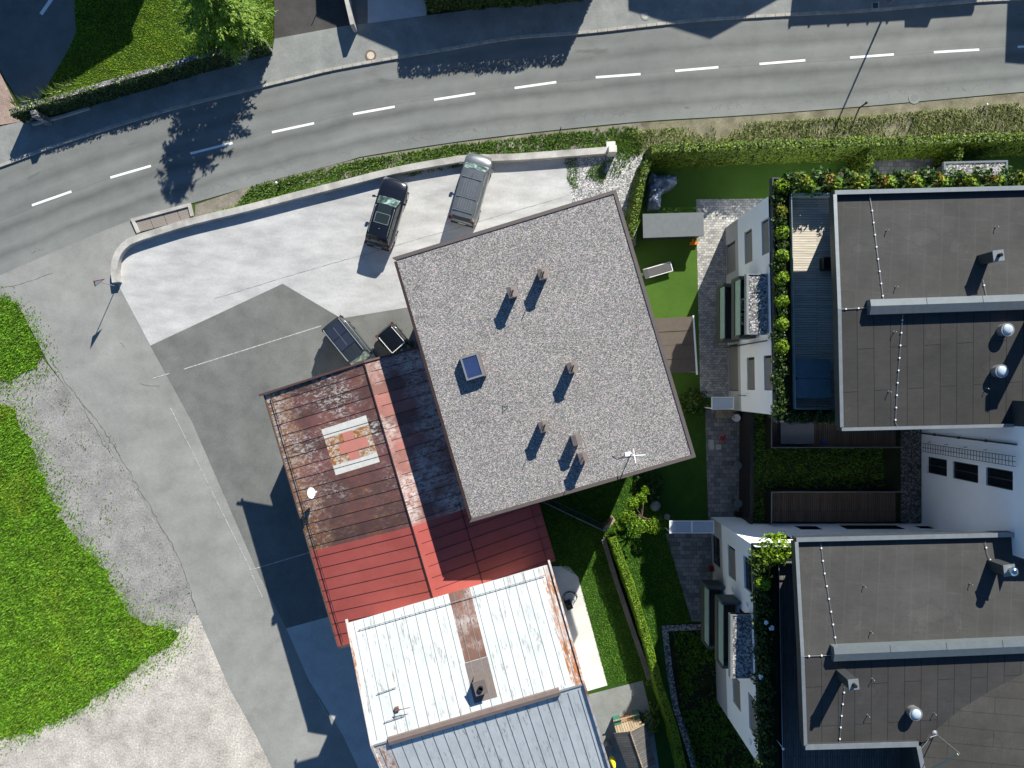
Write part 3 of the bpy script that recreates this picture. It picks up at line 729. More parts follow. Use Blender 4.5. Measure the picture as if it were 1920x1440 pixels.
mb = MB(); a, b = g4[0] + (g4[3] - g4[0]) * .014, g4[3] + (g4[0] - g4[3]) * .014; mb.bar((a.x + .12, a.y, ZG - .09), (b.x + .12, b.y, ZG - .09), .16, .12); mb.build('gutter', M['seam_dark'], house1)
for ti, (cx_, cy_) in enumerate([(735, 483), (880, 980)]):
    pass
def on_roof(px, py, z): return W(px, py, z)
# windows on its walls (seen from a step aside)
for i in range(4):
    a, b = w4[i], w4[(i + 1) % 4]; d = (b - a); L = d.length; d.normalize(); nrm = Vector((d.y, -d.x, 0))
    if nrm.dot(a - gc) < 0: nrm = -nrm
    for fl in range(3):
        for k in range(3):
            c = a + d * (L * (k + 0.7) / 3.4) + nrm * 0.02; c.z = 1.9 + fl * 2.9
            fr = MB(); fr.box(c, (1.3, 0.06, 1.4), math.atan2(d.y, d.x)); f_ = fr.build('window', M['whiteplastic'], house1)
            pn = MB(); pn.box(c + nrm * 0.025, (1.14, 0.03, 1.24), math.atan2(d.y, d.x)); pn.build('pane', M['glass_dark'], f_)
RZ = ZG - .05
for k, (px, py, slot, spike, hh) in enumerate([(1017, 515, 1, .55, 1.05), (960, 549, 1, .22, 1.05), (1072, 689, 1, .3, 1.05), (1019, 799, 1, .6, 1.05), (1080, 824, 0, 0, .95), (1093, 858, 2, .42, 1.05)]):
    b = W(px, py, RZ + hh * 0.7)
    mb = MB()
    mb.box((b.x, b.y, RZ + hh / 2 - 0.05), (0.44, 0.50, hh), GRZ)
    # sheet metal hood with a shallow ridge
    cs, sn = math.cos(GRZ), math.sin(GRZ)
    def q(x, y, z): return (b.x + x * cs - y * sn, b.y + x * sn + y * cs, RZ + z)
    vs = [q(-.26, -.30, hh - .02), q(.26, -.30, hh - .02), q(.26, .30, hh - .02), q(-.26, .30, hh - .02), q(-.26, -.30, hh + .03), q(.26, -.30, hh + .03), q(.26, .30, hh + .03), q(-.26, .30, hh + .03), q(0, -.30, hh + .10), q(0, .30, hh + .10)]
    mb.add(vs, [(3, 2, 1, 0), (0, 1, 5, 8, 4), (2, 3, 7, 9, 6), (1, 2, 6, 5), (3, 0, 4, 7), (4, 8, 9, 7), (5, 6, 9, 8)])
    ch = mb.build('chimney', M['chimney'], house1)
    if slot:
        s2 = MB(); L_ = 0.30 if slot == 1 else 0.12
        s2.box((b.x + .02, b.y - .03 if slot == 1 else b.y - .18, RZ + hh + .10), (0.075, L_, 0.06), -0.32); s2.build('vent_slot', M['slot'], ch)
    if spike:
        s3 = MB(); p = Vector(q(-.06, .05, hh + .05)); s3.tube([p, p + Vector((0, 0, spike))], 0.022, 6); s3.build('flue_rod', M['slot'], ch)
# skylight
b = W(887, 687, RZ + 0.5)
sk = MB(); sk.box((b.x, b.y, RZ + .22), (1.15, 1.45, .5), GRZ); so = sk.build('skylight', M['chimney'], house1)
sk = MB()
cs, sn = math.cos(GRZ), math.sin(GRZ)
def q(x, y, z): return (b.x + x * cs - y * sn, b.y + x * sn + y * cs, RZ + z)
for (x, y, dx, dy) in ((-.47, 0, .1, 1.36), (.47, 0, .1, 1.36), (0, .63, .84, .1), (0, -.63, .84, .1)):
    p = q(x - .06, y, .5); sk.box(p, (dx, dy, .1), GRZ)
sk.build('frame', M['steel'], so)
sk = MB(); sk.box(q(-.06, 0, .49), (.84, 1.16, .04), GRZ); sk.build('pane', M['glass_blue'], so)
# aerial with four arms, small hook, roof anchor
b = W(1186, 852, RZ + .5)
mb = MB(); mb.tube([(b.x, b.y, RZ), (b.x, b.y, RZ + 1.15)], .03, 8)
for a in (1.75, 3.32): pass
for a, L_ in ((1.72, .40), (-1.40, .42), (0.08, .62), (3.0, .12)):
    mb.bar((b.x, b.y, RZ + 1.13), (b.x + L_ * math.cos(a), b.y + L_ * math.sin(a), RZ + 1.16), .055, .03)
mb.bar((b.x, b.y, RZ + .05), (b.x - .35, b.y - .05, RZ + .02), .25, .05)
mb.build('aerial', M['whiteplastic'], house1)
b = W(947, 763, RZ); mb = MB(); mb.tube([(b.x - .15, b.y + .1, RZ), (b.x, b.y, RZ + .25), (b.x + .18, b.y + .05, RZ + .05)], .02, 6); mb.build('roof_hook', M['slot'], house1)
b = W(1158, 858, RZ); mb = MB(); mb.tube([(b.x - .3, b.y + .1, RZ + .03), (b.x, b.y, RZ + .06), (b.x + .4, b.y + .05, RZ + .03)], .015, 6); mb.build('cable', M['slot'], house1)

# ================================================================== rusty red house
RO = Vector((-15.63, -0.675, 0)); PX = Vector((0.96, 0.281, 0)); QX = Vector((0.281, -0.96, 0))
def R(p, q, z=0.0):
    v = RO + PX * p + QX * q; return Vector((v.x, v.y, z))
PR, ZE, ZR, PE = 6.94, 5.0, 6.9, 14.7
def zw(p): return ZE + (ZR - ZE) * p / PR if p <= PR else ZR - (ZR - 4.8) * (p - PR) / (PE - PR)
def RP(px, py, dz=0.0):
    """where a pixel ray meets the rusty roof, as (p, q)"""
    z = 6.0
    for _ in range(12):
        v = W(px, py, z) - RO; p = v.x * PX.x + v.y * PX.y; q = v.x * QX.x + v.y * QX.y
        z = zw(p) + dz
    return p, q
rh = thing('house', 'low house under a rusted maroon metal roof, its lower part repainted red', 'house', tuple(R(7, 8)))
QS, QE = 16.55, 15.3
qr = RP(700, 1005)[1]       # start of the repainted part
mb = MB()
mb.prism([R(1.7, .42).xy[:], R(14.0, .42).xy[:], R(14.0, 15.35).xy[:], R(2.75, 15.35).xy[:], R(2.75, 15.9).xy[:], R(1.7, 15.9).xy[:]], 0, 4.75)
for qq in (.42, 15.13):
    vs = [R(1.7, qq, 4.75), R(14, qq, 4.75), R(PR, qq, ZR - .2), R(1.7, qq + .2, 4.75), R(14, qq + .2, 4.75), R(PR, qq + .2, ZR - .2)]
    mb.add(vs, [(0, 1, 2), (5, 4, 3), (0, 3, 4, 1), (1, 4, 5, 2), (2, 5, 3, 0)])
mb.build('wall', M['plaster'], rh)
for k in range(4):
    c = R(1.68, 2.2 + k * 3.3, 2.6); fr = MB(); fr.box(c, (.06, 1.3, 1.3), RA); f_ = fr.build('window', M['whiteplastic'], rh)
    pn = MB(); pn.box(c - PX * .03, (.03, 1.12, 1.12), RA); pn.build('pane', M['glass_dark'], f_)
def slab(mb, p0, p1, q0, q1, th=.07, m=0):
    vs = [R(p, q, zw(p) + dz) for dz in (0, -th) for p, q in ((p0, q0), (p1, q0), (p1, q1), (p0, q1))]
    mb.add(vs, [(0, 3, 2, 1), (4, 5, 6, 7), (0, 1, 5, 4), (1, 2, 6, 5), (2, 3, 7, 6), (3, 0, 4, 7)], m)
mb = MB()
slab(mb, 0, PR, 0, qr); slab(mb, PR, PE, 0, qr, m=1)
rf = mb.build('roof', [M['rust'], M['rust_east']], rh); rf['label'] = 'weathered maroon and rusty sheets of the metal roof'
mb = MB()
slab(mb, 0, 2.2, qr, QS, m=0); slab(mb, 2.2, PR, qr, QE, m=0); slab(mb, PR, PE, qr, QE, m=0)
ro2 = mb.build('roof', [M['redsheet']], rh); ro2['label'] = 'repainted plain red sheets of the metal roof'
# standing seams
mb = MB(); q = .62
while q < 16.4:
    qe_lim = q < 15.2
    for (p0, p1) in (((.02, PR - .03), (PR + .28, PE - .02)) if qe_lim else ((.02, 2.2),)):
        mb.bar(R(p0, q, zw(p0) + .007), R(p1, q, zw(p1) + .007), .020, .026)
    q += .725
mb.build('seams', M['seam_dark'], rh)
mb = MB(); mb.bar(R(PR, 0, ZR + .03), R(PR, QE, ZR + .03), .06, .07); mb.build('ridge_cap', M['seam_dark'], rh)
mb = MB()
for p0, p1 in ((0, PR), (PR, PE)):
    mb.bar(R(p0 - (.35 if p0 == 0 else 0), -.06, zw(p0) + .04), R(p1, -.06, zw(p1) + .02), .12, .12)
vbm = plain('red_verge_board', (0.115, 0.062, 0.055), 0.6, 0, .2); mb.build('verge_board', vbm, rh)
mb = MB(); mb.bar(R(0, QS + .06, zw(0) + .04), R(2.2, QS + .06, zw(2.2) + .04), .16, .14); mb.build('verge_board', vbm, rh)
mb = MB(); mb.tube([R(-.07, -.1, 4.93), R(-.07, QS + .1, 4.93)], .07, 8); mb.build('gutter', plain('brown_gutter', (0.11, 0.07, 0.05), .5, .2, .3), rh)
mb = MB()
mb.tube([R(.42, .2, zw(.42) + .13), R(.42, QS - .2, zw(.42) + .13)], .022, 6)
q = .62
while q < 16.4:
    mb.bar(R(.42, q, zw(.42)), R(.42, q, zw(.42) + .14), .03, .03); q += .725
mb.build('snow_guard', M['seam_dark'], rh)
mb = MB(); mb.bar(R(PE - .55, .2, zw(PE - .55) + .1), R(PE - .55, QE, zw(PE - .55) + .1), .03, .03); mb.bar(R(10.0, 9.8, zw(10.) + .02), R(10.0, QE, zw(10.) + .02), .04, .04)
mb.build('snow_guard', M['seam_dark'], rh)
# painted white field with a faded red cross
cq = [RP(602.5, 805.5), RP(686, 778.5), RP(712, 866), RP(629.5, 891)]
def sgn(u, v, dz):
    a = [cq[0][k] * (1 - u) * (1 - v) + cq[1][k] * u * (1 - v) + cq[2][k] * u * v + cq[3][k] * (1 - u) * v for k in (0, 1)]
    return R(a[0], a[1], zw(a[0]) + dz)
def sq(mb, u0, u1, v0, v1, dz, m=0):
    # thin painted film, one quad, a few millimetres above the sheet
    mb.add([sgn(u0, v0, dz), sgn(u0, v1, dz), sgn(u1, v1, dz), sgn(u1, v0, dz)], [(0, 1, 2, 3)], m)
mb = MB(); sq(mb, 0, 1, .2, .8, .004); sq(mb, 0, 1, 0, .2, .004, 1); sq(mb, 0, 1, .8, 1, .004, 1)
sg = mb.build('painted_sign', [M['signwhite'], M['signband']], rh); sg['label'] = 'white painted field on the roof carrying a faded red cross'
mb = MB(); sq(mb, .40, .63, .2, .40, .008); sq(mb, .25, .88, .40, .62, .008); sq(mb, .40, .63, .62, .80, .008)
mb.build('cross', M['signpink'], sg)
# satellite dish on a short mast
b = W(583, 924, 6.35); dsh = MB()
foot = R(*RP(574, 944), 0); foot.z = zw(RP(574, 944)[0])
n_ = Vector((.90, .22, .38)).normalized(); e1 = n_.cross(Vector((0, 0, 1))).normalized(); e2 = e1.cross(n_)
vs = [b - n_ * .10]; fs = []
for ring, (r_, d_) in enumerate(((.12, -.06), (.26, -.03), (.35, .02))):
    for j in range(18):
        t_ = 2 * math.pi * j / 18; vs.append(b + e1 * (r_ * math.cos(t_)) + e2 * (r_ * 1.08 * math.sin(t_)) + n_ * d_)
for j in range(18):
    fs.append((0, 1 + j, 1 + (j + 1) % 18))
    for k in range(2): fs.append((1 + k * 18 + j, 1 + (k + 1) * 18 + j, 1 + (k + 1) * 18 + (j + 1) % 18, 1 + k * 18 + (j + 1) % 18))
dsh.add(vs, fs); do = dsh.build('satellite_dish', M['whiteplastic'], rh, smooth=True, recalc=False)
mb = MB(); mb.tube([foot, (foot.x, foot.y, foot.z + .75), b - n_ * .1], .025, 6); mb.build('mast', M['steel'], do)
mb = MB(); mb.bar(b - e2 * .34, b + n_ * .38, .03, .03); mb.box(b + n_ * .4, (.1, .08, .08)); mb.build('receiver_arm', M['whiteplastic'], do)
mb = MB(); c = R(-.12, 15.6, 4.7); mb.box(c, (.12, .8, .25), RA); mb.build('wall_lamp', M['whiteplastic'], rh)

# ================================================================== white metal roofed house
P0, P1, QN, QR, QB = 2.05, 14.3, 14.5, 20.95, 27.4
ZN, ZT = 8.3, 10.25
def zs(q): return ZN + (ZT - ZN) * (q - QN) / (QR - QN) if q <= QR else ZT - (ZT - ZN) * (q - QR) / (QB - QR)
def WP(px, py, dz=0.0):
    z = 9.5
    for _ in range(14):
        v = W(px, py, z) - RO; p = v.x * PX.x + v.y * PX.y; q = v.x * QX.x + v.y * QX.y
        z = zs(q) + dz
    return p, q
wh = thing('house', 'tall house under a pale white metal roof with rust streaks and brown ridge cap', 'house', tuple(R(8, 21)))
mb = MB()
mb.prism([R(P0 + .75, QN + .9).xy[:], R(P1 - .75, QN + .9).xy[:], R(P1 - .75, QB - .9).xy[:], R(P0 + .75, QB - .9).xy[:]], 0, ZN - .02)
for pp in (P0 + .75, P1 - .95):
    vs = [R(pp + e, q_, z_) for e in (0, .2) for q_, z_ in ((QN + .9, ZN - .05), (QR, ZT - .15), (QB - .9, ZN - .05))]
    mb.add(vs, [(0, 1, 2), (5, 4, 3), (0, 3, 4, 1), (1, 4, 5, 2), (2, 5, 3, 0)])
mb.build('wall', M['plaster'], wh)
for k in range(3):
    for s_, pp in ((-1, P0 + .73), (1, P1 - .73)):
        for zz in (3.0, 6.0):
            c = R(pp, QN + 2.5 + k * 3.2, zz); fr = MB(); fr.box(c, (.06, 1.1, 1.4), RA); f_ = fr.build('window', M['whiteplastic'], wh)
            pn = MB(); pn.box(c + PX * (.03 * s_), (.03, .92, 1.2), RA); pn.build('pane', M['glass_dark'], f_)
def wslab(mb, p0, p1, q0, q1, m=0, dz=0.0, th=.07):
    vs = [R(p, q, zs(q) + dz - t_) for t_ in (0, th) for p, q in ((p0, q0), (p1, q0), (p1, q1), (p0, q1))]
    mb.add(vs, [(0, 3, 2, 1), (4, 5, 6, 7), (0, 1, 5, 4), (1, 2, 6, 5), (2, 3, 7, 6), (3, 0, 4, 7)], m)
pb0 = WP(842, 1120)[0]; pb1 = WP(882, 1108)[0]; qb = WP(880, 1240)[1]
pru = WP(1012, 1070)[0]
mb = MB()
wslab(mb, P0, pb0, QN, QR, 0); wslab(mb, pb0, pb1, QN, qb, 2); wslab(mb, pb0, pb1, qb, QR, 0); wslab(mb, pb1, pru, QN, QR, 0); wslab(mb, pru, P1, QN, QR, 1)
wslab(mb, P0, P0 + .9, QR, QB, 1); wslab(mb, P0 + .9, P1, QR, QB, 0)
wr = mb.build('roof', [M['whiteroof'], M['whiterust'], M['brownsheet']], wh)
mb = MB(); p = P0 + .3
while p < P1 - .1:
    mb.bar(R(p, QN + .02, zs(QN) + .012), R(p, QR - .2, zs(QR - .2) + .012), .022, .035)
    mb.bar(R(p, QR + .25, zs(QR + .25) + .008), R(p, QB, zs(QB) + .008), .024, .030)
    p += .61
mb.build('seams', M['seam_grey'], wh)
# ridge cap: a raised brown box along the middle of the ridge
pc0, pc1 = WP(730, 1392)[0], WP(1048, 1292)[0]
mb = MB()
vs = []
for p in (pc0, pc1):
    vs += [R(p, QR - .22, ZT - .02), R(p, QR - .20, ZT + .12), R(p, QR, ZT + .17), R(p, QR + .20, ZT + .12), R(p, QR + .22, ZT - .02)]
mb.add(vs, [(0, 1, 6, 5), (1, 2, 7, 6), (2, 3, 8, 7), (3, 4, 9, 8), (4, 3, 2, 1, 0), (5, 6, 7, 8, 9)]); mb.build('ridge_cap', M['cap'], wh)
mb = MB()
mb.bar(R(P0 + .05, QR, ZT + .02), R(pc0, QR, ZT + .02), .1, .05); mb.build('ridge_flashing', M['seam_grey'], wh); mb = MB(); mb.bar(R(pc1, QR, ZT + .02), R(P1 - .05, QR, ZT + .02), .1, .05); mb.build('ridge_flashing', M['seam_grey'], wh)
for pp in (P0 - .05, P1 + .05):
    mb = MB(); mb.bar(R(pp, QN - .25, zs(QN) + .0), R(pp, QR, ZT + .05), .12, .14); mb.bar(R(pp, QR, ZT + .05), R(pp, QB, ZN + .05), .12, .14); mb.build('verge_board', M['whiterust'], wh)
mb = MB(); mb.tube([R(P0 + .5, QN + .48, zs(QN + .48) + .12), R(P1 - .4, QN + .48, zs(QN + .48) + .12)], .02, 6)
p = P0 + .6
while p < P1 - .4: mb.bar(R(p, QN + .48, zs(QN + .48)), R(p, QN + .48, zs(QN + .48) + .12), .025, .025); p += .61
mb.build('snow_guard', M['seam_grey'], wh)
for segs in (((241, 933), (372, 887)), ((288, 1125), (432, 1075))):
    (ax, ay), (bx, by) = segs
    a = WP(640 + ax / 3.6, 1040 + ay / 3.6); b = WP(640 + bx / 3.6, 1040 + by / 3.6)
    mb = MB(); mb.tube([R(a[0], a[1], zs(a[1]) + .12), R(b[0], b[1], zs(b[1]) + .12)], .022, 6)
    for k in (.15, .5, .85):
        p_, q_ = a[0] + (b[0] - a[0]) * k, a[1] + (b[1] - a[1]) * k; mb.bar(R(p_, q_, zs(q_)), R(p_, q_, zs(q_) + .12), .025, .025)
    mb.build('snow_guard', M['seam_grey'], wh)
a = WP(746, 1326); mb = MB(); base = R(a[0], a[1], zs(a[1])); mb.tube([base, base + Vector((0, 0, .5)), base + Vector((.25, .18, .62))], .03, 6)
mb.box(base + Vector((-.05, -.05, .1)), (.22, .22, .2), .3); mb.bar(base + Vector((-.1, 0, .45)), base + Vector((.75, .22, .5)), .03, .03); mb.build('roof_bracket', plain('rusty_bracket', (.16, .09, .07), .7, .1, .3), wh)
# brown plate and chimney
a = WP(904, 1275); pa = WP(893, 1242); pz = WP(912, 1312)
mb = MB(); wslab(mb, pb0 - .02, pb1 + .02, qb + .02, pz[1], 0, .012, .01); mb.build('flashing', M['chimney'], wh)
c = R((pb0 + pb1) / 2 - .02, WP(897, 1278)[1], 0); zb = zs(WP(897, 1278)[1])
mb = MB(); mb.box((c.x, c.y, zb + .35), (.62, .72, 1.0), RA); mb.box((c.x, c.y, zb + .87), (.70, .80, .05), RA)
ch = mb.build('chimney', M['chimney'], wh)
mb = MB(); mb.lathe((c.x + .02, c.y - .03, zb + .88), [(.15, 0), (.15, .16), (.11, .16), (.11, .02)], 14); mb.build('flue', M['slot'], ch)
# ================================================================== white apartment blocks
def V3(x, y, z): return Vector((x, y, z))
def facade(parent, a, b, z0, z1, ops, wallmat, depth=.16, name='wall', out=None, winlabel=None, darkrev=False):
    """wall from a to b (xy) with recessed openings; ops = (s0, s1, z0, z1, kind)"""
    a, b = Vector(a), Vector(b); d = (b - a); L = d.length; d.normalize()
    n = Vector((d.y, -d.x))
    if out is not None and n.dot(Vector(out)) < 0: n = -n
    P = lambda s, z, k=0.0: (a.x + d.x * s - n.x * k, a.y + d.y * s - n.y * k, z)
    S = sorted({0, L} | {o[0] for o in ops} | {o[1] for o in ops}); Z = sorted({z0, z1} | {o[2] for o in ops} | {o[3] for o in ops})
    mb = MB()
    for i in range(len(S) - 1):
        for j in range(len(Z) - 1):
            sm, zm = (S[i] + S[i + 1]) / 2, (Z[j] + Z[j + 1]) / 2
            if any(o[0] < sm < o[1] and o[2] < zm < o[3] for o in ops): continue
            mb.quad(P(S[i], Z[j]), P(S[i + 1], Z[j]), P(S[i + 1], Z[j + 1]), P(S[i], Z[j + 1]))
    mb.build(name, wallmat, parent, recalc=False)
    for s0, s1, y0, y1, kind in ops:
        mb = MB()
        mb.quad(P(s0, y0), P(s0, y1), P(s0, y1, depth), P(s0, y0, depth)); mb.quad(P(s1, y0), P(s1, y1), P(s1, y1, depth), P(s1, y0, depth))
        mb.quad(P(s0, y1), P(s1, y1), P(s1, y1, depth), P(s0, y1, depth)); mb.quad(P(s0, y0), P(s1, y0), P(s1, y0, depth), P(s0, y0, depth))
        mb.build('reveal', M['slot'] if darkrev else wallmat, parent, recalc=False)
    for s0, s1, y0, y1, kind in ops:
        fr = MB(); t_ = .06
        for q0, q1, r0, r1 in ((s0, s0 + t_, y0, y1), (s1 - t_, s1, y0, y1), (s0 + t_, s1 - t_, y0, y0 + t_), (s0 + t_, s1 - t_, y1 - t_, y1)) + (((s0 + s1) / 2 - .03, (s0 + s1) / 2 + .03, y0 + t_, y1 - t_),):
            fr.quad(P(q0, r0, depth - .04), P(q1, r0, depth - .04), P(q1, r1, depth - .04), P(q0, r1, depth - .04))
        w_ = fr.build('window', M['anthracite'], parent, recalc=False)
        if winlabel: w_['label'] = winlabel
        pn = MB(); pn.quad(P(s0, y0, depth - .01), P(s1, y0, depth - .01), P(s1, y1, depth - .01), P(s0, y1, depth - .01)); pn.build('pane', M['slot'] if darkrev else M['glass_dark'], w_, recalc=False)
        if kind == 'blind':
            bl = MB(); e = .10
            bl.quad(P(s0 + .16, y0 + .02, depth - .09), P(s1 - .04, y0 + .02, depth - .09), P(s1 - .04, y1 - .02, depth - .09), P(s0 + .16, y1 - .02, depth - .09)); bl.build('blind', M['blind'], w_, recalc=False)

def balcony(parent, X0, X1, Y0, Y1, zf, fas, gl=1.05):
    """balcony projecting west: solid frame, plank floor, green glass front"""
    mb = MB()
    mb.prism([(X0, Y0), (X1, Y0), (X1, Y1), (X0, Y1)], zf - .3, zf - .01)
    mb.prism([(X0 - .06, Y0), (X0 + .12, Y0), (X0 + .12, Y1), (X0 - .06, Y1)], zf - fas, zf + .1)
    for y0, y1 in ((Y0 - .18, Y0), (Y1, Y1 + .18)):
        mb.prism([(X0 - .06, y0), (X1, y0), (X1, y1), (X0 - .06, y1)], zf - fas, zf + gl)
    o = mb.build('balcony', M['balc'], parent)
    mb = MB(); mb.prism([(X0 + .14, Y0 + .02), (X1 - .02, Y0 + .02), (X1 - .02, Y1 - .02), (X0 + .14, Y1 - .02)], zf - .008, zf + .02); mb.build('floor', M['deckdark'], o)
    mb = MB(); mb.prism([(X0, Y0 + .02), (X0 + .05, Y0 + .02), (X0 + .05, Y1 - .02), (X0, Y1 - .02)], zf + .1, zf + gl); mb.build('glass_front', M['glass_green'], o)
    return o
M['balc'] = plain('dark_green_grey_cladding', (0.075, 0.085, 0.078), 0.6, 0.1, 0.1)

def two_slope_roof(parent, quad, zn, zr, ridge, mats, name='roof'):
    """low pitched membrane roof: north edge, ridge line, south edge; all xy tuples"""
    nw, ne, se, sw = quad; rw, re = ridge
    mb = MB()
    mb.add([(*nw, zn), (*rw, zr), (*re, zr), (*ne, zn)], [(0, 1, 2, 3)], 0)
    mb.add([(*rw, zr), (*sw, zn), (*se, zn), (*re, zr)], [(0, 1, 2, 3)], 1)
    return mb.build(name, mats, parent, recalc=False)

def roof_z(quad_n, ridge, zn, zr, halfn, halfs):
    def f(x, y):
        (ax, ay), (bx, by) = ridge
        ry = ay + (by - ay) * (x - ax) / (bx - ax)
        return zr - (zr - zn) * ((y - ry) / halfn if y > ry else (ry - y) / halfs)
    return f
def hit(px, py, f, z=11.2):
    for _ in range(12):
        v = W(px, py, z); z = f(v.x, v.y)
    return W(px, py, z)

def conductor(parent, f, pts, step=.68):
    P = [hit(px, py, f) + Vector((0, 0, .05)) for px, py in pts]
    mb = MB(); mb.tube(P, .016, 6, 0)
    acc = .3
    for i in range(len(P) - 1):
        L = (P[i + 1] - P[i]).length; d = (P[i + 1] - P[i]).normalized()
        while acc < L:
            c = P[i] + d * acc; mb.box((c.x, c.y, c.z - .01), (.075, .075, .06), 0, 1); acc += step
        acc -= L
    mb.build('lightning_conductor', [M['steel'], M['whiteplastic']], parent)
def hook(parent, f, px, py):
    b = hit(px, py, f); mb = MB(); mb.tube([b, b + Vector((0, 0, .22)), b + Vector((.03, -.05, .25))], .022, 6, 0); mb.lathe(b, [(.06, 0), (.06, .03)], 8, 0)
    mb.build('roof_vent', M['zincblue'], parent)
def dome(parent, f, px, py, r=.36, h=.55):
    b = hit(px, py, f); mb = MB(); mb.lathe((b.x, b.y, b.z - .05), [(r + .02, 0), (r, h * .7), (r + .05, h * .72), (r + .05, h), (r - .02, h)], 24)
    o = mb.build('tube_skylight', M['steel'], parent)
    mb = MB(); mb.lathe((b.x, b.y, b.z - .05 + h), [(r - .03, 0), (r * .8, .06), (r * .45, .10), (.02, .12)], 24); mb.build('dome', M['dome'], o, smooth=True)
def chim(parent, f, px, py, h, w=.52, cowl=False, dark=True):
    b = hit(px, py, f); mb = MB(); mb.box((b.x, b.y, b.z + h / 2 - .1), (w, w, h + .2), .12)
    o = mb.build('chimney', M['anthracite'], parent)
    mb = MB(); mb.box((b.x, b.y, b.z + h + .02), (w + .06, w + .06, .05), .12); mb.build('cap', M['zinc'], o)
    mb = MB()
    if cowl: mb.lathe((b.x + .05, b.y, b.z + h + .04), [(.16, 0), (.16, .18), (.24, .20), (.22, .34), (.06, .42)], 16); mb.build('cowl', M['chrome'], o, smooth=True)
    else: mb.lathe((b.x, b.y, b.z + h + .04), [(.10, 0), (.10, .22), (.06, .24)], 12); mb.build('flue', M['slot'], o)

# ---------------- block A (north)
ba = thing('apartment_block', 'north white apartment block with planted roof terrace, hot tub and dark flat penthouse roof', 'building', (24, 4.5, 0))
A0, A1 = (15.0, 10.98), (15.25, -1.8)
Y_ = lambda y: 10.98 - y
facade(ba, A0, A1, 2.7, 8.4, [(Y_(9.78), Y_(7.72), 4.0, 5.45, 'blind'), (Y_(1.7), Y_(-.38), 4.0, 5.45, 'blind'), (Y_(9.78), Y_(7.72), 7.15, 8.36, 'blind'), (Y_(1.7), Y_(-.38), 7.1, 8.36, 'blind'), (Y_(6.1), Y_(3.4), 2.72, 4.3, ''), (Y_(6.1), Y_(3.4), 5.4, 7.4, '')], M['white'], out=(-1, 0))
facade(ba, A0, A1, 0, 2.7, [(Y_(9.7), Y_(7.65), .02, 2.1, 'blind'), (Y_(2.72), Y_(-.48), .02, 2.2, 'blind'), (Y_(6.0), Y_(3.6), .02, 2.1, '')], M['greybase'], name='base_wall', out=(-1, 0))
mb = MB(); mb.prism([(15.45, 10.97), (34, 11.0), (34, -1.79), (15.65, -1.79)], 0, 7.95)
mb.add([(15.0, 10.98, 0), (34, 11.02, 0), (34, 11.02, 8.4), (15.0, 10.98, 8.4)], [(0, 1, 2, 3)]); mb.add([(15.25, -1.8, 0), (34, -1.8, 0), (34, -1.8, 8.4), (15.25, -1.8, 8.4)], [(0, 1, 2, 3)])
mb.build('wall', M['white'], ba, recalc=False)
# terrace slab, planters, decking, railing
mb = MB()
mb.prism([(15.08, 11.95), (34, 12.05), (34, 11.05), (16.15, 11.02), (16.4, -1.5), (34, -1.5), (34, -2.2), (15.3, -2.2)], 8.40, 8.62)
mb.prism([(15.06, 11.97), (15.16, 11.97), (15.38, -2.22), (15.28, -2.22)], 8.35, 8.82)
mb.prism([(15.17, 11.98), (34, 12.08), (34, 11.98), (15.17, 11.88)], 8.35, 8.80)
mb.prism([(15.39, -2.22), (18.4, -2.22), (18.4, -2.12), (15.39, -2.12)], 8.35, 8.80)
mb.build('planter', M['anthracite'], ba)
mb = MB(); mb.prism([(15.18, 11.86), (34, 11.96), (34, 11.06), (16.13, 11.04), (16.38, -1.42), (18.3, -1.42), (18.3, -2.1), (15.40, -2.1)], 8.6, 8.70); mb.build('soil', M['soil'], ba)
mb = MB(); mb.prism([(16.1, 11.05), (19.2, 11.05), (19.2, -1.5), (16.35, -1.5)], 7.9, 8.02); mb.build('terrace_floor', M['deck'], ba)
mb = MB()
mb.prism([(16.08, 11.0), (16.12, 11.0), (16.36, -1.45), (16.32, -1.45)], 8.05, 9.02); mb.prism([(16.12, 11.0), (18.6, 11.0), (18.6, 10.95), (16.12, 10.95)], 8.72, 9.02); mb.prism([(16.37, -1.42), (18.4, -1.42), (18.4, -1.46), (16.37, -1.46)], 8.05, 9.02)
gr_ = mb.build('glass_railing', M['glass_green'], ba)
mb = MB(); mb.bar((16.10, 11, 9.03), (16.34, -1.45, 9.03), .04, .03); mb.bar((16.34, -1.44, 9.03), (18.4, -1.44, 9.03), .04, .03); mb.bar((16.1, 10.98, 9.03), (18.7, 10.98, 9.03), .05, .03); mb.build('handrail', M['steel'], gr_)
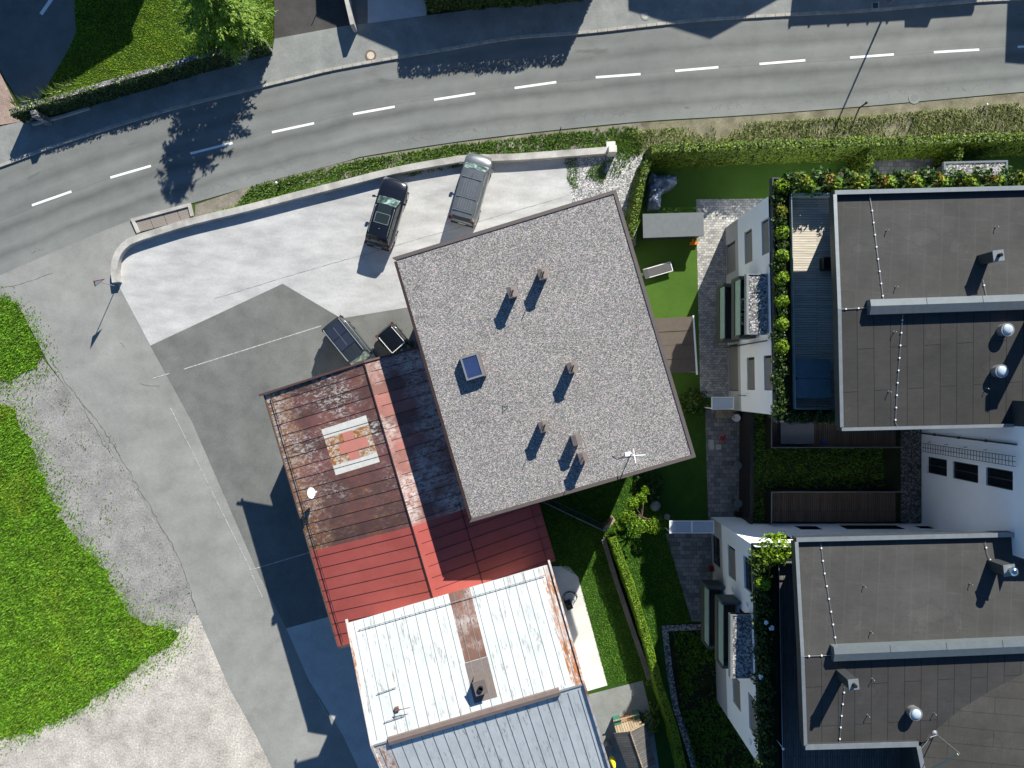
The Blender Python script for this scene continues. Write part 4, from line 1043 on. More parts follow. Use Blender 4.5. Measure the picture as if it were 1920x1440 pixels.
# penthouse
mb = MB(); mb.prism([(18.85, 10.0), (34, 10.2), (34, -2.0), (19.1, -1.9)], 8.0, 10.9); mb.build('penthouse_wall', M['anthracite'], ba)
ZA, ZAR, ZC = 10.96, 11.62, 11.2
qa = [XY(1565, 361, ZC), XY(2010, 350, ZC), XY(2010, 795, ZC), XY(1578, 805, ZC)]
ra = [XY(1572, 580, ZAR), XY(2010, 564, ZAR)]
ia = [(qa[0][0] + .1, qa[0][1] - .08), (qa[1][0], qa[1][1] - .08), (qa[2][0], qa[2][1] + .08), (qa[3][0] + .1, qa[3][1] + .08)]
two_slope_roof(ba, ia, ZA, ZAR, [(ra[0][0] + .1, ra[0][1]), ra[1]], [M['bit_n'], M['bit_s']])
fA = roof_z(None, ra, ZA, ZAR, ia[0][1] - ra[0][1], ra[0][1] - ia[3][1])
def edge_bars(parent, pts, w=.17, h=.62):
    mb = MB()
    for a, b in zip(pts[:-1], pts[1:]): mb.bar((a[0], a[1], a[2] - h / 2), (b[0], b[1], b[2] - h / 2), w, h)
    o = mb.build('parapet', M['anthracite'], parent)
    mb = MB()
    for a, b in zip(pts[:-1], pts[1:]): mb.bar((a[0], a[1], a[2] + .014), (b[0], b[1], b[2] + .014), w + .04, .03)
    mb.build('coping', M['zinc'], o)
edge_bars(ba, [(*qa[1], ZC), (*qa[0], ZC)], .2); edge_bars(ba, [(qa[0][0], qa[0][1] - .12, ZC + .02), (*ra[0], ZAR + .12), (qa[3][0], qa[3][1] + .12, ZC + .02)], .15); edge_bars(ba, [(*qa[3], ZC), (*qa[2], ZC)], .14)
def ridge_box(parent, a, b, z, w=.40, h=.42):
    """long metal ridge vent with a pitched top"""
    a, b = Vector(a), Vector(b); d = (b - a).normalized(); s_ = Vector((-d.y, d.x))
    if s_.y < 0: s_ = -s_
    mb = MB(); vs = []
    for p in (a, b):
        for k, zz in ((w, z - .15), (w, z + h - .02), (.04, z + h + .05), (-w, z + h - .12), (-w, z - .15)):
            vs.append((p.x + s_.x * k, p.y + s_.y * k, zz))
    mb.add(vs, [(0, 1, 6, 5), (1, 2, 7, 6), (2, 3, 8, 7), (3, 4, 9, 8), (4, 3, 2, 1, 0), (5, 6, 7, 8, 9)])
    L = (b - a).length; k = 3.0
    while k < L:
        c = a + d * k; mb.add([(c.x + s_.x * w + d.x * e, c.y + s_.y * w + d.y * e, z + h - .012) for e in (-.015, .015)] + [(c.x + s_.x * .04 + d.x * e, c.y + s_.y * .04 + d.y * e, z + h + .058) for e in (.015, -.015)], [(0, 1, 2, 3)], 1); k += 3.0
    mb.build('ridge_vent', [M['zincblue'], M['anthracite']], parent)
M['zincblue'] = plain('blue_grey_zinc', (0.155, 0.18, 0.195), 0.5, 0.35, 0.08)
e0, e1 = W(1630, 576, 11.9), W(2010, 563, 11.9)
ridge_box(ba, e0.xy, e1.xy, ZAR)
for pts in ([(1629, 363), (1635, 398), (1643, 466), (1656, 566)], [(1692, 590), (1688, 640), (1682, 720), (1678, 792), (1684, 802)], [(1575, 580), (1626, 577)], [(1842, 525), (1850, 562)]): conductor(ba, fA, pts)
for p in ((1662, 432), (1679, 538), (1866, 426), (1676, 622), (1666, 734), (1848, 728)): hook(ba, fA, *p)
dome(ba, fA, 1879, 619, .31, .5); dome(ba, fA, 1868, 696, .31, .5)
chim(ba, fA, 1842, 487, 1.25); chim(ba, fA, 1938, 598, 2.5, .6)
# bay with two balconies and a gravel roof
for zf, fs in ((2.05, .6), (5.3, .5)): balcony(ba, 14.0, 14.98, 3.0, 6.45, zf, fs)
def gravel_bay(parent, x0, x1, y0, y1, z):
    mb = MB()
    mb.prism([(x0, y0), (x1, y0), (x1, y1), (x0, y1)], z - .35, z - .06)
    for q in (((x0 - .03, y0), (x0 + .1, y0), (x0 + .1, y1), (x0 - .03, y1)), ((x0 + .101, y0), (x1, y0), (x1, y0 + .06), (x0 + .101, y0 + .06)), ((x0 + .101, y1 - .06), (x1, y1 - .06), (x1, y1), (x0 + .101, y1))): mb.prism(list(q), z - .36, z + .05)
    o = mb.build('bay_roof', M['zinc'], parent)
    mb = MB(); mb.prism([(x0 + .11, y0 + .07), (x1 + .05, y0 + .07), (x1 + .05, y1 - .07), (x0 + .11, y1 - .07)], z - .05, z); mb.build('gravel', M['whitestones'], o)
gravel_bay(ba, 13.85, 15.02, 2.92, 6.5, 8.05)
mb = MB(); mb.tube([(14.98, 2.55, .1), (14.98, 2.55, 8.2)], .04, 8); mb.tube([(14.93, -.75, 3.0), (14.93, -.75, 4.6)], .03, 6); mb.build('downpipe', M['anthracite'], ba)

# ---------------- block B (south)
bb = thing('apartment_block', 'south white apartment block with narrow planted terrace and tall steel chimneys', 'building', (24, -16, 0))
B0, B1 = (13.98, -9.35), (14.40, -22.25)
Yb = lambda y: -9.35 - y
facade(bb, B0, B1, 2.5, 8.4, [(Yb(-10.4), Yb(-12.45), 3.75, 5.3, 'blind'), (Yb(-10.35), Yb(-12.35), 6.9, 8.36, ''), (Yb(-13.9), Yb(-16.7), 2.55, 4.3, ''), (Yb(-13.9), Yb(-16.7), 5.4, 7.4, ''), (Yb(-18.7), Yb(-20.6), 3.85, 5.4, 'blind'), (Yb(-18.6), Yb(-20.8), 7.0, 8.36, 'blind')], M['white'], out=(-1, 0))
facade(bb, B0, B1, 0, 2.5, [(Yb(-10.5), Yb(-12.5), .02, 1.95, '')], M['greybase'], name='base_wall', out=(-1, 0))
facade(bb, B0, (30.0, -9.35), 0, 9.2, [(4.6, 6.0, 3.2, 4.3, ''), (7.6, 11.4, 2.95, 4.2, ''), (12.5, 13.7, 3.2, 4.0, ''), (5.0, 6.3, 5.9, 7.2, ''), (9.0, 11.7, 5.7, 7.2, ''), (12.8, 13.9, 6.0, 7.0, ''), (1.6, 3.0, 5.9, 7.2, '')], M['white'], depth=.22, out=(0, 1), darkrev=True)
mb = MB(); mb.prism([(14.35, -9.7), (34, -9.7), (34, -30), (17.6, -30), (17.6, -22.24), (14.75, -22.24)], 0, 7.88)
mb.build('wall', M['white'], bb, recalc=False)
mb = MB()
mb.prism([(14.02, -9.32), (16.9, -9.32), (16.9, -10.3), (15.35, -10.3), (15.75, -30), (14.7, -30)], 8.40, 8.62)
mb.prism([(14.0, -9.30), (14.16, -9.30), (14.84, -30), (14.68, -30)], 8.35, 8.80); mb.prism([(14.17, -9.30), (16.9, -9.30), (16.9, -9.40), (14.17, -9.40)], 8.35, 8.80)
mb.build('planter', M['anthracite'], bb)
mb = MB(); mb.prism([(14.18, -9.42), (16.9, -9.42), (16.9, -10.28), (15.34, -10.28), (15.72, -30), (14.86, -30)], 8.6, 8.70); mb.build('soil', M['soil'], bb)
mb = MB(); mb.prism([(15.34, -10.28), (17.2, -10.28), (17.5, -19.5), (27, -19.5), (27, -30), (15.74, -30)], 7.9, 8.02); mb.build('terrace_floor', M['deckgrey'] if 'deckgrey' in M else planks('grey_decking', (0.11, 0.105, 0.10), (0.155, 0.145, 0.135), (0.03, 0.03, 0.03), .145, math.pi / 2), bb)
mb = MB(); mb.prism([(15.36, -10.3), (15.40, -10.3), (15.79, -30), (15.75, -30)], 8.05, 9.0); gr_ = mb.build('glass_railing', M['glass_dark'], bb)
mb = MB(); mb.bar((15.38, -10.3, 9.01), (15.77, -30, 9.01), .035, .03); mb.bar((15.4, -10.3, 8.9), (16.85, -10.3, 8.9), .09, .05); mb.build('handrail', M['steel'], gr_)
mb = MB(); mb.prism([(17.0, -9.36), (34, -9.36), (34, -19.0), (24, -19.0), (24, -30), (22.9, -30), (22.9, -19.2), (17.3, -19.2)], 8.0, 10.9); mb.build('penthouse_wall', M['anthracite'], bb)
ZB, ZBR = 10.96, 11.62
qb_ = [XY(1493, 1012, ZC), XY(2010, 1000, ZC), XY(2010, 1392, ZC), XY(1510, 1401, ZC)]
rb_ = [XY(1503, 1229, ZBR), XY(2010, 1208, ZBR)]
ib = [(qb_[0][0] + .1, qb_[0][1] - .08), (qb_[1][0], qb_[1][1] - .08), (qb_[2][0], qb_[2][1]), (qb_[3][0] + .1, qb_[3][1] + .08)]
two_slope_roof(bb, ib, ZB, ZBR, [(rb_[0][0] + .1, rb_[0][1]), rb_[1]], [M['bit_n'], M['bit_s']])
fB = roof_z(None, rb_, ZB, ZBR, ib[0][1] - rb_[0][1], rb_[0][1] - ib[3][1])
# south east wing of the roof, beyond the valley line
vl = [hit(1745, 1372, fB), hit(1800, 1325, fB), hit(1865, 1288, fB), hit(1960, 1242, fB)]
mb = MB()
wing = [vl[0] + V3(0, 0, .012), vl[1] + V3(0, 0, .014), vl[2] + V3(0, 0, .014), vl[3] + V3(0, 0, .012), W(2010, 1300, 11.75), W(2010, 1520, 11.7), W(1748, 1520, 11.02), W(1727, 1398, 10.99)]
cen = W(1880, 1390, 11.45)
mb.add(wing + [cen], [(i, (i + 1) % 8, 8) for i in range(8)]); mb.build('roof_wing', M['bit_e'], bb, recalc=False)
edge_bars(bb, [(*qb_[1], ZC), (*qb_[0], ZC)], .2); edge_bars(bb, [(qb_[0][0], qb_[0][1] - .12, ZC + .02), (*rb_[0], ZBR + .12), (qb_[3][0], qb_[3][1] + .12, ZC + .02)], .15)
e3 = XY(1722, 1395, ZC); e4 = XY(1742, 1500, ZC)
edge_bars(bb, [(*qb_[3], ZC), (*e3, ZC)], .24); edge_bars(bb, [(e3[0], e3[1] - .13, ZC + .01), (*e4, ZC + .01)], .2)
e0, e1 = W(1562, 1226, 11.9), W(2010, 1207, 11.9)
ridge_box(bb, e0.xy, e1.xy, ZBR)
for pts in ([(1538, 1017), (1545, 1071), (1557, 1142), (1569, 1218)], [(1506, 1230), (1557, 1228)], [(1583, 1288), (1577, 1345), (1573, 1398)], [(1846, 1016), (1851, 1040), (1856, 1050)]): conductor(bb, fB, pts)
for p in ((1619, 1098), (1818, 1094), (1632, 1184), (1635, 1272), (1626, 1340), (1750, 1336)): hook(bb, fB, *p)
dome(bb, fB, 1709, 1332, .31, .5)
chim(bb, fB, 1862, 1058, 1.25, .55, True); chim(bb, fB, 1576, 1262, 1.45, .48)
b0 = hit(1752, 1374, fB); tp = Vector((b0.x, b0.y, b0.z + 2.2))
mb = MB(); mb.lathe(b0, [(.16, 0), (.16, .05), (.06, .1)], 12); mb.tube([b0, tp], .028, 8); mb.build('roof_mast', M['steel'], bb)
mb = MB(); mb.tube([Vector((tp.x - .05, tp.y - .05, tp.z - .05)), W(1700, 1468, 10.4)], .055, 8); mb.build('stay_pole', plain('yellowed_pole', (.42, .38, .28), .5, .1, .1), bb)
p0 = hit(1722, 1398, fB); mb = MB(); mb.tube([p0 + V3(0, 0, .3), p0 + V3(.5, .55, .25), b0 + V3(-.4, -.1, .3), b0 + V3(0, 0, .25)], .018, 6); mb.build('cable', M['steel'], bb)
mb = MB(); c = W(1453, 1383, 8.4); mb.tube([c, c + V3(0, 0, 1.3)], .025, 8); mb.lathe(c + V3(0, 0, 1.3), [(.02, -.05), (.08, 0), (.02, .06)], 10); mb.build('terrace_lamp', M['whiteplastic'], bb)
for zf, fs in ((2.05, .6), (5.3, .5)): balcony(bb, 12.95, 14.05, -17.3, -13.55, zf, fs)
gravel_bay(bb, 12.9, 14.12, -17.35, -13.6, 8.05)
mb = MB()
for (y, z) in ((-13.1, 4.6), (-13.2, 7.4), (-21.5, 7.2)): mb.box((14.09 + .03 * (-9.35 - y) - .12, y, z), (.12, .26, .34))
mb.build('wall_lamp', M['whiteplastic'], bb)

# ---------------- stair tower C and the podium between
bc = thing('stair_tower', 'tall windowed white tower between the two blocks with ladder and downpipe on its side', 'building', (32, -5.5, 0))
facade(bc, (27.4, -2.3), (27.4, -9.36), 2.4, 12.6, [(2.48, 3.55, 3.1, 5.2, ''), (2.48, 3.55, 5.8, 8.2, ''), (2.48, 3.55, 8.9, 11.1, '')], M['white'], depth=.12, out=(-1, 0))
mb = MB(); mb.prism([(27.7, -2.3), (36, -2.3), (36, -8.7), (27.7, -8.7)], 0, 12.59); mb.build('wall', M['white'], bc)
mb = MB(); mb.prism([(27.39, -.90), (36.02, -.90), (36.02, -2.28), (27.39, -2.28)], 8.0, 12.55); mb.build('parapet', M['anthracite'], bc)
mb = MB(); mb.tube([(27.3, -3.28, 2.4), (27.3, -3.28, 11.5)], .05, 8)
for z in (4, 6.5, 9): mb.box((27.33, -3.28, z), (.14, .16, .06))
mb.build('downpipe', M['anthracite'], bc)
mb = MB()
for y in (-3.92, -4.2, -4.46): mb.tube([(27.18, y, 2.9), (27.18, y, 11.6)], .018, 6)
z = 3.0
while z < 11.5: mb.tube([(27.18, -3.92, z), (27.18, -4.46, z)], .015, 6); z += .27
for z in (3.5, 5.3, 7.2, 9): mb.tube([(27.18, -3.8, z), (27.4, -3.8, z)], .018, 6)
mb.build('ladder', M['anthracite'], bc)

pod = thing('garage_podium', 'low planted garage roof with decks between the two white apartment blocks', 'podium', (21.5, -5.5, 0))
mb = MB(); mb.prism([(16.0, -1.82), (27.38, -1.82), (27.38, -9.33), (15.95, -9.33)], 0, 2.38); mb.prism([(15.9, -1.83), (16.12, -1.83), (16.07, -9.32), (15.85, -9.32)], 1.9, 2.62); mb.build('wall', M['black'], pod)
mb = MB(); mb.prism([(16.13, -1.84), (26.0, -1.84), (26.0, -9.31), (16.08, -9.31)], 2.39, 2.45); mb.build('roof_planting', M['soil'], pod)
mb = MB(); mb.prism([(26.0, -1.84), (27.37, -1.84), (27.37, -9.31), (26.0, -9.31)], 2.39, 2.46); mb.build('gravel_strip', M['darkgravel'], pod)
for (y0, y1, lb) in ((-2.1, -4.15, 'north deck'), (-7.05, -9.2, 'south deck')):
    mb = MB(); mb.prism([(17.0, y0), (25.6, y0), (25.6, y1), (17.0, y1)], 2.46, 2.55); dk = mb.build('deck', M['deckbrown'] if 'deckbrown' in M else planks('brown_decking', (0.10, 0.07, 0.05), (0.14, 0.10, 0.075), (0.03, 0.02, 0.02), .145, math.pi / 2), pod)
    mb = MB()
    ye = y1 if lb.startswith('n') else y0
    mb.bar((16.95, y0, 3.0), (16.95, y1, 3.0), .05, 1.1); mb.bar((16.95, ye, 3.0), (25.6, ye, 3.0), .05, 1.1); mb.build('railing', M['black'], dk)
    mb = MB(); mb.bar((16.95, y0, 3.57), (16.95, y1, 3.57), .05, .03); mb.bar((16.95, ye, 3.57), (25.6, ye, 3.57), .05, .03); mb.build('handrail', M['zincblue'], dk)
P = sample_poly([(16.15, -1.9), (16.9, -1.9), (16.9, -9.2), (16.1, -9.2)], 130, rg); P2 = sample_poly([(16.9, -4.3), (24.8, -4.3), (24.8, -6.9), (16.9, -6.9)], 130, rg)
tag(np_mesh('podium_grass', blade_verts(np.concatenate([P, P2]), rg, h=(.08, .3), w=(.02, .05), z=2.44), 3, [GRL]), 'low greenery growing on the garage roof between the white blocks', 'plants', kind='stuff')
# ================================================================== plants
LF = {
 'ball': leaf('boxwood_leaves', [(0, (0.05, 0.12, 0.006)), (0.5, (0.16, 0.28, 0.010)), (1, (0.34, 0.46, 0.025))]),
 'yellow': leaf('yellow_leaves', [(0, (0.10, 0.14, 0.015)), (0.5, (0.27, 0.30, 0.03)), (1, (0.46, 0.43, 0.06))]),
 'orange': leaf('orange_leaves', [(0, (0.20, 0.13, 0.02)), (0.5, (0.48, 0.26, 0.04)), (1, (0.62, 0.42, 0.12))]),
 'pine': leaf('pine_needles', [(0, (0.018, 0.05, 0.010)), (0.6, (0.06, 0.125, 0.025)), (1, (0.13, 0.21, 0.05))]),
 'shade': leaf('dark_shrub_leaves', [(0, (0.018, 0.04, 0.008)), (0.6, (0.045, 0.09, 0.015)), (0.95, (0.10, 0.16, 0.03)), (1, (0.3, 0.28, 0.06))]),
 'thuja': leaf('thuja_sprays', [(0, (0.026, 0.055, 0.004)), (0.55, (0.085, 0.145, 0.008)), (1, (0.20, 0.28, 0.018))], trans=.08),
 'lush': leaf('lush_hedge_leaves', [(0, (0.05, 0.12, 0.005)), (0.55, (0.13, 0.25, 0.008)), (1, (0.25, 0.38, 0.02))], trans=.1),
 'larch': leaf('larch_needles', [(0, (0.10, 0.20, 0.02)), (0.5, (0.23, 0.39, 0.045)), (1, (0.40, 0.54, 0.11))], trans=.35),
 'ivy': leaf('ivy_leaves', [(0, (0.012, 0.03, 0.006)), (0.6, (0.03, 0.065, 0.012)), (0.92, (0.07, 0.12, 0.02)), (1, (0.16, 0.2, 0.05))]),
 'fern': leaf('light_fern_leaves', [(0, (0.09, 0.15, 0.02)), (0.6, (0.17, 0.24, 0.04)), (1, (0.27, 0.33, 0.08))]),
}
rp = np.random.RandomState(5)
def shrub_mesh(kind, r, rz, n, size, seed, jit=.55, lump=.14):
    g_ = np.random.RandomState(seed)
    S = sphere_pts(n, g_); S = S[S[:, 2] > -.55]
    lum = 1 + lump * (np.sin(S[:, 0] * 5 + seed) * np.cos(S[:, 1] * 6 + seed * 2) + .6 * np.sin(S[:, 2] * 7 + S[:, 0] * 4))
    lay = g_.choice([1.0, .86, .62], len(S), p=[.6, .28, .12])
    Pp = S * (lum * lay)[:, None] * np.array([r, r, rz]); Pp[:, 2] += rz * .6
    return leaf_verts(Pp, S, g_, size, .6, jit)
SHR = {}
def proto(kind, k):
    key = (kind, k)
    if key not in SHR:
        a = dict(ball=(.42, .44, 520, (.05, .10), .5, .07), yellow=(.40, .46, 330, (.05, .12), .9, .25), orange=(.33, .42, 260, (.05, .11), .9, .25), pine=(.46, .46, 420, (.05, .13), 1.0, .3), shade=(.45, .36, 380, (.05, .12), .9, .3))[kind]
        V_ = shrub_mesh(kind, a[0], a[1], a[2], a[3], 17 * k + len(kind), a[4], a[5])
        o = np_mesh('shrub', V_, 4, [LF[kind]]); SHR[key] = [o, False]
    return SHR[key]
def shrub(kind, k, loc, s, label, group):
    pr = proto(kind, k)
    o = pr[0] if not pr[1] else pr[0].copy()
    if pr[1]: C.objects.link(o)
    pr[1] = True
    o.location = loc; o.rotation_euler = (0, 0, rnd.uniform(0, 6.28)); o.scale = (s * rnd.uniform(.92, 1.08), s * rnd.uniform(.92, 1.08), s)
    tag(o, label, 'shrub', group); return o
ORD = ['first', 'second', 'third', 'fourth', 'fifth', 'sixth', 'seventh', 'eighth', 'ninth', 'tenth', 'eleventh', 'twelfth', 'thirteenth', 'fourteenth', 'fifteenth', 'sixteenth', 'seventeenth', 'eighteenth', 'nineteenth', 'twentieth', 'twenty-first', 'twenty-second', 'twenty-third', 'twenty-fourth']
DESC = dict(ball='clipped bright green ball shrub', yellow='loose yellow green shrub', orange='orange leaved shrub', pine='dark green dwarf pine', shade='low dark leafy shrub')
cnt = {}
def row(kind, where, grp, px, py, z, s, k):
    i = cnt.get((kind, where), 0); cnt[(kind, where)] = i + 1
    v = W(px, py, z + .35)
    shrub(kind, k, (v.x, v.y, z - .05), s, '%s %s %s' % (ORD[i], DESC[kind], where), grp)
# block A: west planter from the corner southwards
wA = 'from the corner, north block west planter'
for i, y in enumerate((349, 436, 479, 522, 565, 608, 651)): row('ball', wA, 'shrubs in the west planter', 1467, y, 8.7, 1.0 if i else 1.12, i % 3)
row('yellow', wA, 'shrubs in the west planter', 1466, 393, 8.7, .8, 0)
for i, y in enumerate((372, 414, 458, 500, 544, 586, 629, 673, 693, 712, 733, 753, 772)): row('shade', wA, 'shrubs in the west planter', 1464 + (i % 3) * 4 - 3, y, 8.7, .85, i % 3)
# south end planter
for i, x in enumerate((1488, 1512, 1536, 1560)): row('shade', 'in the south planter of the roof terrace', 'shrubs in the south end planter', x, 783, 8.68, .8, i % 3)
# block A: north planter, eastwards
wN = 'from the west in the long north planter'
pat = ['pine', 'yellow', 'ball', 'pine', 'orange', 'ball', 'pine', 'yellow', 'ball', 'pine', 'orange', 'ball']
x = 1486; i = 0
while x < 1935:
    k = pat[i % 12]
    dy = {'pine': -4, 'yellow': -2, 'ball': 3, 'orange': -3}[k]
    row(k, wN, 'shrubs in the north planter', x, 345 - (x - 1480) * .010 + dy, 8.7, {'pine': 1.3, 'yellow': 1.15, 'ball': 1.15, 'orange': 1.1}[k], i % 3)
    x += {'pine': 17, 'yellow': 15, 'ball': 19, 'orange': 14}[k]; i += 1
# block B planter
wB = 'below the bright bush, south block planter'
yy = 1068; i = 0
while yy < 1440:
    row('ball' if i in (1,) else 'shade', wB, 'shrubs in the south block planter', 1428 + (yy - 1060) * .018 + (i % 2) * 5 - 2, yy, 8.7, 1.05, i % 3); yy += 26; i += 1
v = W(1455, 1031, 9.2); V_ = shrub_mesh('yellow', .95, .55, 900, (.06, .13), 77, .8, .2)
o = np_mesh('bush', V_, 4, [LF['ball']]); o.location = (v.x, v.y, 8.65); tag(o, 'large bright yellow green bush at the corner of the south terrace', 'bush')
v = W(1425, 1046, 9.0); V_ = shrub_mesh('shade', .6, .5, 500, (.06, .13), 78, .8, .2)
o = np_mesh('bush', V_, 4, [LF['thuja']]); o.location = (v.x, v.y, 8.6); tag(o, 'mid green bush beside the bright corner bush of the south terrace', 'bush')
for i, (px, py) in enumerate(((1438, 1167), (1447, 1178), (1426, 1270))):
    v = W(px, py, 9.3); mb = MB(); S_ = sphere_pts(7, rp)
    for s_ in S_: mb.lathe((v.x + s_[0] * .1, v.y + s_[1] * .1, 9.28 + s_[2] * .04), [(.03, -.03), (.075, 0), (.02, .03)], 6)
    o = mb.build('flower', M['whiteplastic']); tag(o, ['white blossom among the dark shrubs beside the deck rail', 'smaller white blossom just below the larger one by the deck rail', 'lone white blossom further down the south planter'][i], 'flower', 'white blossoms in the south planter')

# ---------------- hedges
def hedge(label, path, wb, wt, h, mat, dens=130, size=(.06, .13), lump=.08, z0=0.0, seed=3, jit=.6, tuft=0.0):
    """clipped hedge along a ground line (xy points = its middle line)"""
    g_ = np.random.RandomState(seed)
    root = thing('hedge', label, 'hedge', (path[0][0], path[0][1], z0))
    core = MB()
    L1, R1 = ribbon(path, .001)
    P_ = [Vector(p) for p in path]
    secs = []
    for i, p in enumerate(P_):
        d0 = (P_[min(i + 1, len(P_) - 1)] - P_[max(i - 1, 0)]).normalized(); n_ = Vector((-d0.y, d0.x)); secs.append((p, n_, d0))
    ring = lambda p, n_, k: [(*(p + n_ * (wb / 2 * k)), z0), (*(p + n_ * (wt / 2 * k)), z0 + h * (.3 + .65 * k)), (*(p - n_ * (wt / 2 * k)), z0 + h * (.3 + .65 * k)), (*(p - n_ * (wb / 2 * k)), z0)]
    vs = []
    for p, n_, d0 in secs: vs += ring(p, n_, .86)
    k = len(secs)
    core.add(vs, [(i * 4 + j, i * 4 + j + 1, (i + 1) * 4 + j + 1, (i + 1) * 4 + j) for i in range(k - 1) for j in range(3)] + [(0, 1, 2, 3), tuple((k - 1) * 4 + j for j in range(4))])
    core.build('twigs', M['soil'], root, recalc=False)
    pts, nrm = [], []
    for i in range(k - 1):
        a, na, d0 = secs[i]; b, nb_, d1 = secs[i + 1]; L = (b - a).length
        side = math.hypot(h, (wb - wt) / 2)
        for (m_, area) in ((0, L * side), (1, L * wt), (2, L * side)):
            n = int(area * dens * (1.5 if m_ == 1 else 1)); t_ = g_.rand(n); u_ = g_.rand(n)
            px_ = a.x + (b.x - a.x) * t_; py_ = a.y + (b.y - a.y) * t_
            nx = na.x + (nb_.x - na.x) * t_; ny = na.y + (nb_.y - na.y) * t_
            if m_ == 1:
                off = (u_ - .5) * wt; zz = np.full(n, h); nn = np.stack([np.zeros(n), np.zeros(n), np.ones(n)], 1)
            else:
                s_ = 1 if m_ == 0 else -1; off = s_ * (wb / 2 + (wt - wb) / 2 * u_); zz = h * u_; nn = np.stack([nx * s_, ny * s_, np.full(n, .25)], 1)
            wv = value_noise(px_ * 1.0 + zz * .3, py_ + zz * .3, 1.7, seed) * 2 - 1 + .5 * (value_noise(px_, py_, 5.0, seed + 1) * 2 - 1)
            off = off * (1 + lump * 1.5 * wv) + .0; zz = zz + lump * 1.6 * wv * (zz / h) + (tuft * g_.rand(n) ** 3 if m_ == 1 else 0)
            pts.append(np.stack([px_ + nx * off, py_ + ny * off, z0 + zz], 1)); nrm.append(nn)
    for (p, n_, d0), s_ in ((secs[0], -1), (secs[-1], 1)):     # ends
        n = int(wb * h * dens); u_ = g_.rand(n); w_ = (g_.rand(n) - .5) * (wb + (wt - wb) * u_)
        pts.append(np.stack([p.x + n_.x * w_, p.y + n_.y * w_, z0 + h * u_], 1)); nrm.append(np.tile([d0.x * s_, d0.y * s_, .2], (n, 1)))
    np_mesh('foliage', leaf_verts(np.concatenate(pts), np.concatenate(nrm), g_, size, .5, jit), 4, [LF[mat]], parent=root)
    return root
def gpath(pts, step=.8):
    P_ = PL(pts); out = [P_[0]]
    for a, b in zip(P_[:-1], P_[1:]):
        L = math.hypot(b[0] - a[0], b[1] - a[1]); k = max(1, int(L / step))
        out += [(a[0] + (b[0] - a[0]) * j / k, a[1] + (b[1] - a[1]) * j / k) for j in range(1, k + 1)]
    return out
hedge('long clipped thuja hedge below the dry bank, bounding the gardens of the north block', gpath([(1209, 301), (1500, 291), (1920, 278), (2060, 274)]), 1.1, .56, 2.45, 'thuja', 230, (.045, .11), .10, seed=4, jit=.33, tuft=.3)
hedge('short slanting thuja hedge between white gravel corner and garden with covered furniture', gpath([(1205, 318), (1193, 360), (1183, 410), (1170, 470)]), .85, .42, 2.0, 'thuja', 220, (.045, .11), .12, seed=6, jit=.35, tuft=.2)
hedge('short cross hedge dividing the turf garden from the grey paved yard', gpath([(1600, 302), (1599, 340)]), .75, .38, 2.2, 'thuja', 190, (.05, .12), .13, seed=8, tuft=.2)
hedge('eastern cross hedge beside the gravel roofed shed', gpath([(1762, 296), (1760, 330)]), .75, .38, 2.2, 'thuja', 190, (.05, .12), .13, seed=9, tuft=.2)
hedge('narrow sunlit clipped hedge running down beside the low wall in the middle garden', gpath([(1143, 1000), (1180, 1100), (1210, 1200), (1228, 1270), (1255, 1350), (1285, 1480)]), .75, .45, 1.65, 'lush', 420, (.03, .065), .05, seed=10)
hedge('tall dense hedge on the far side of the road, cut off by the top edge', gpath([(800, -6), (960, -16), (1108, -30)]), 2.3, 2.1, 3.05, 'shade', 170, (.06, .12), .05, seed=12, tuft=.12)

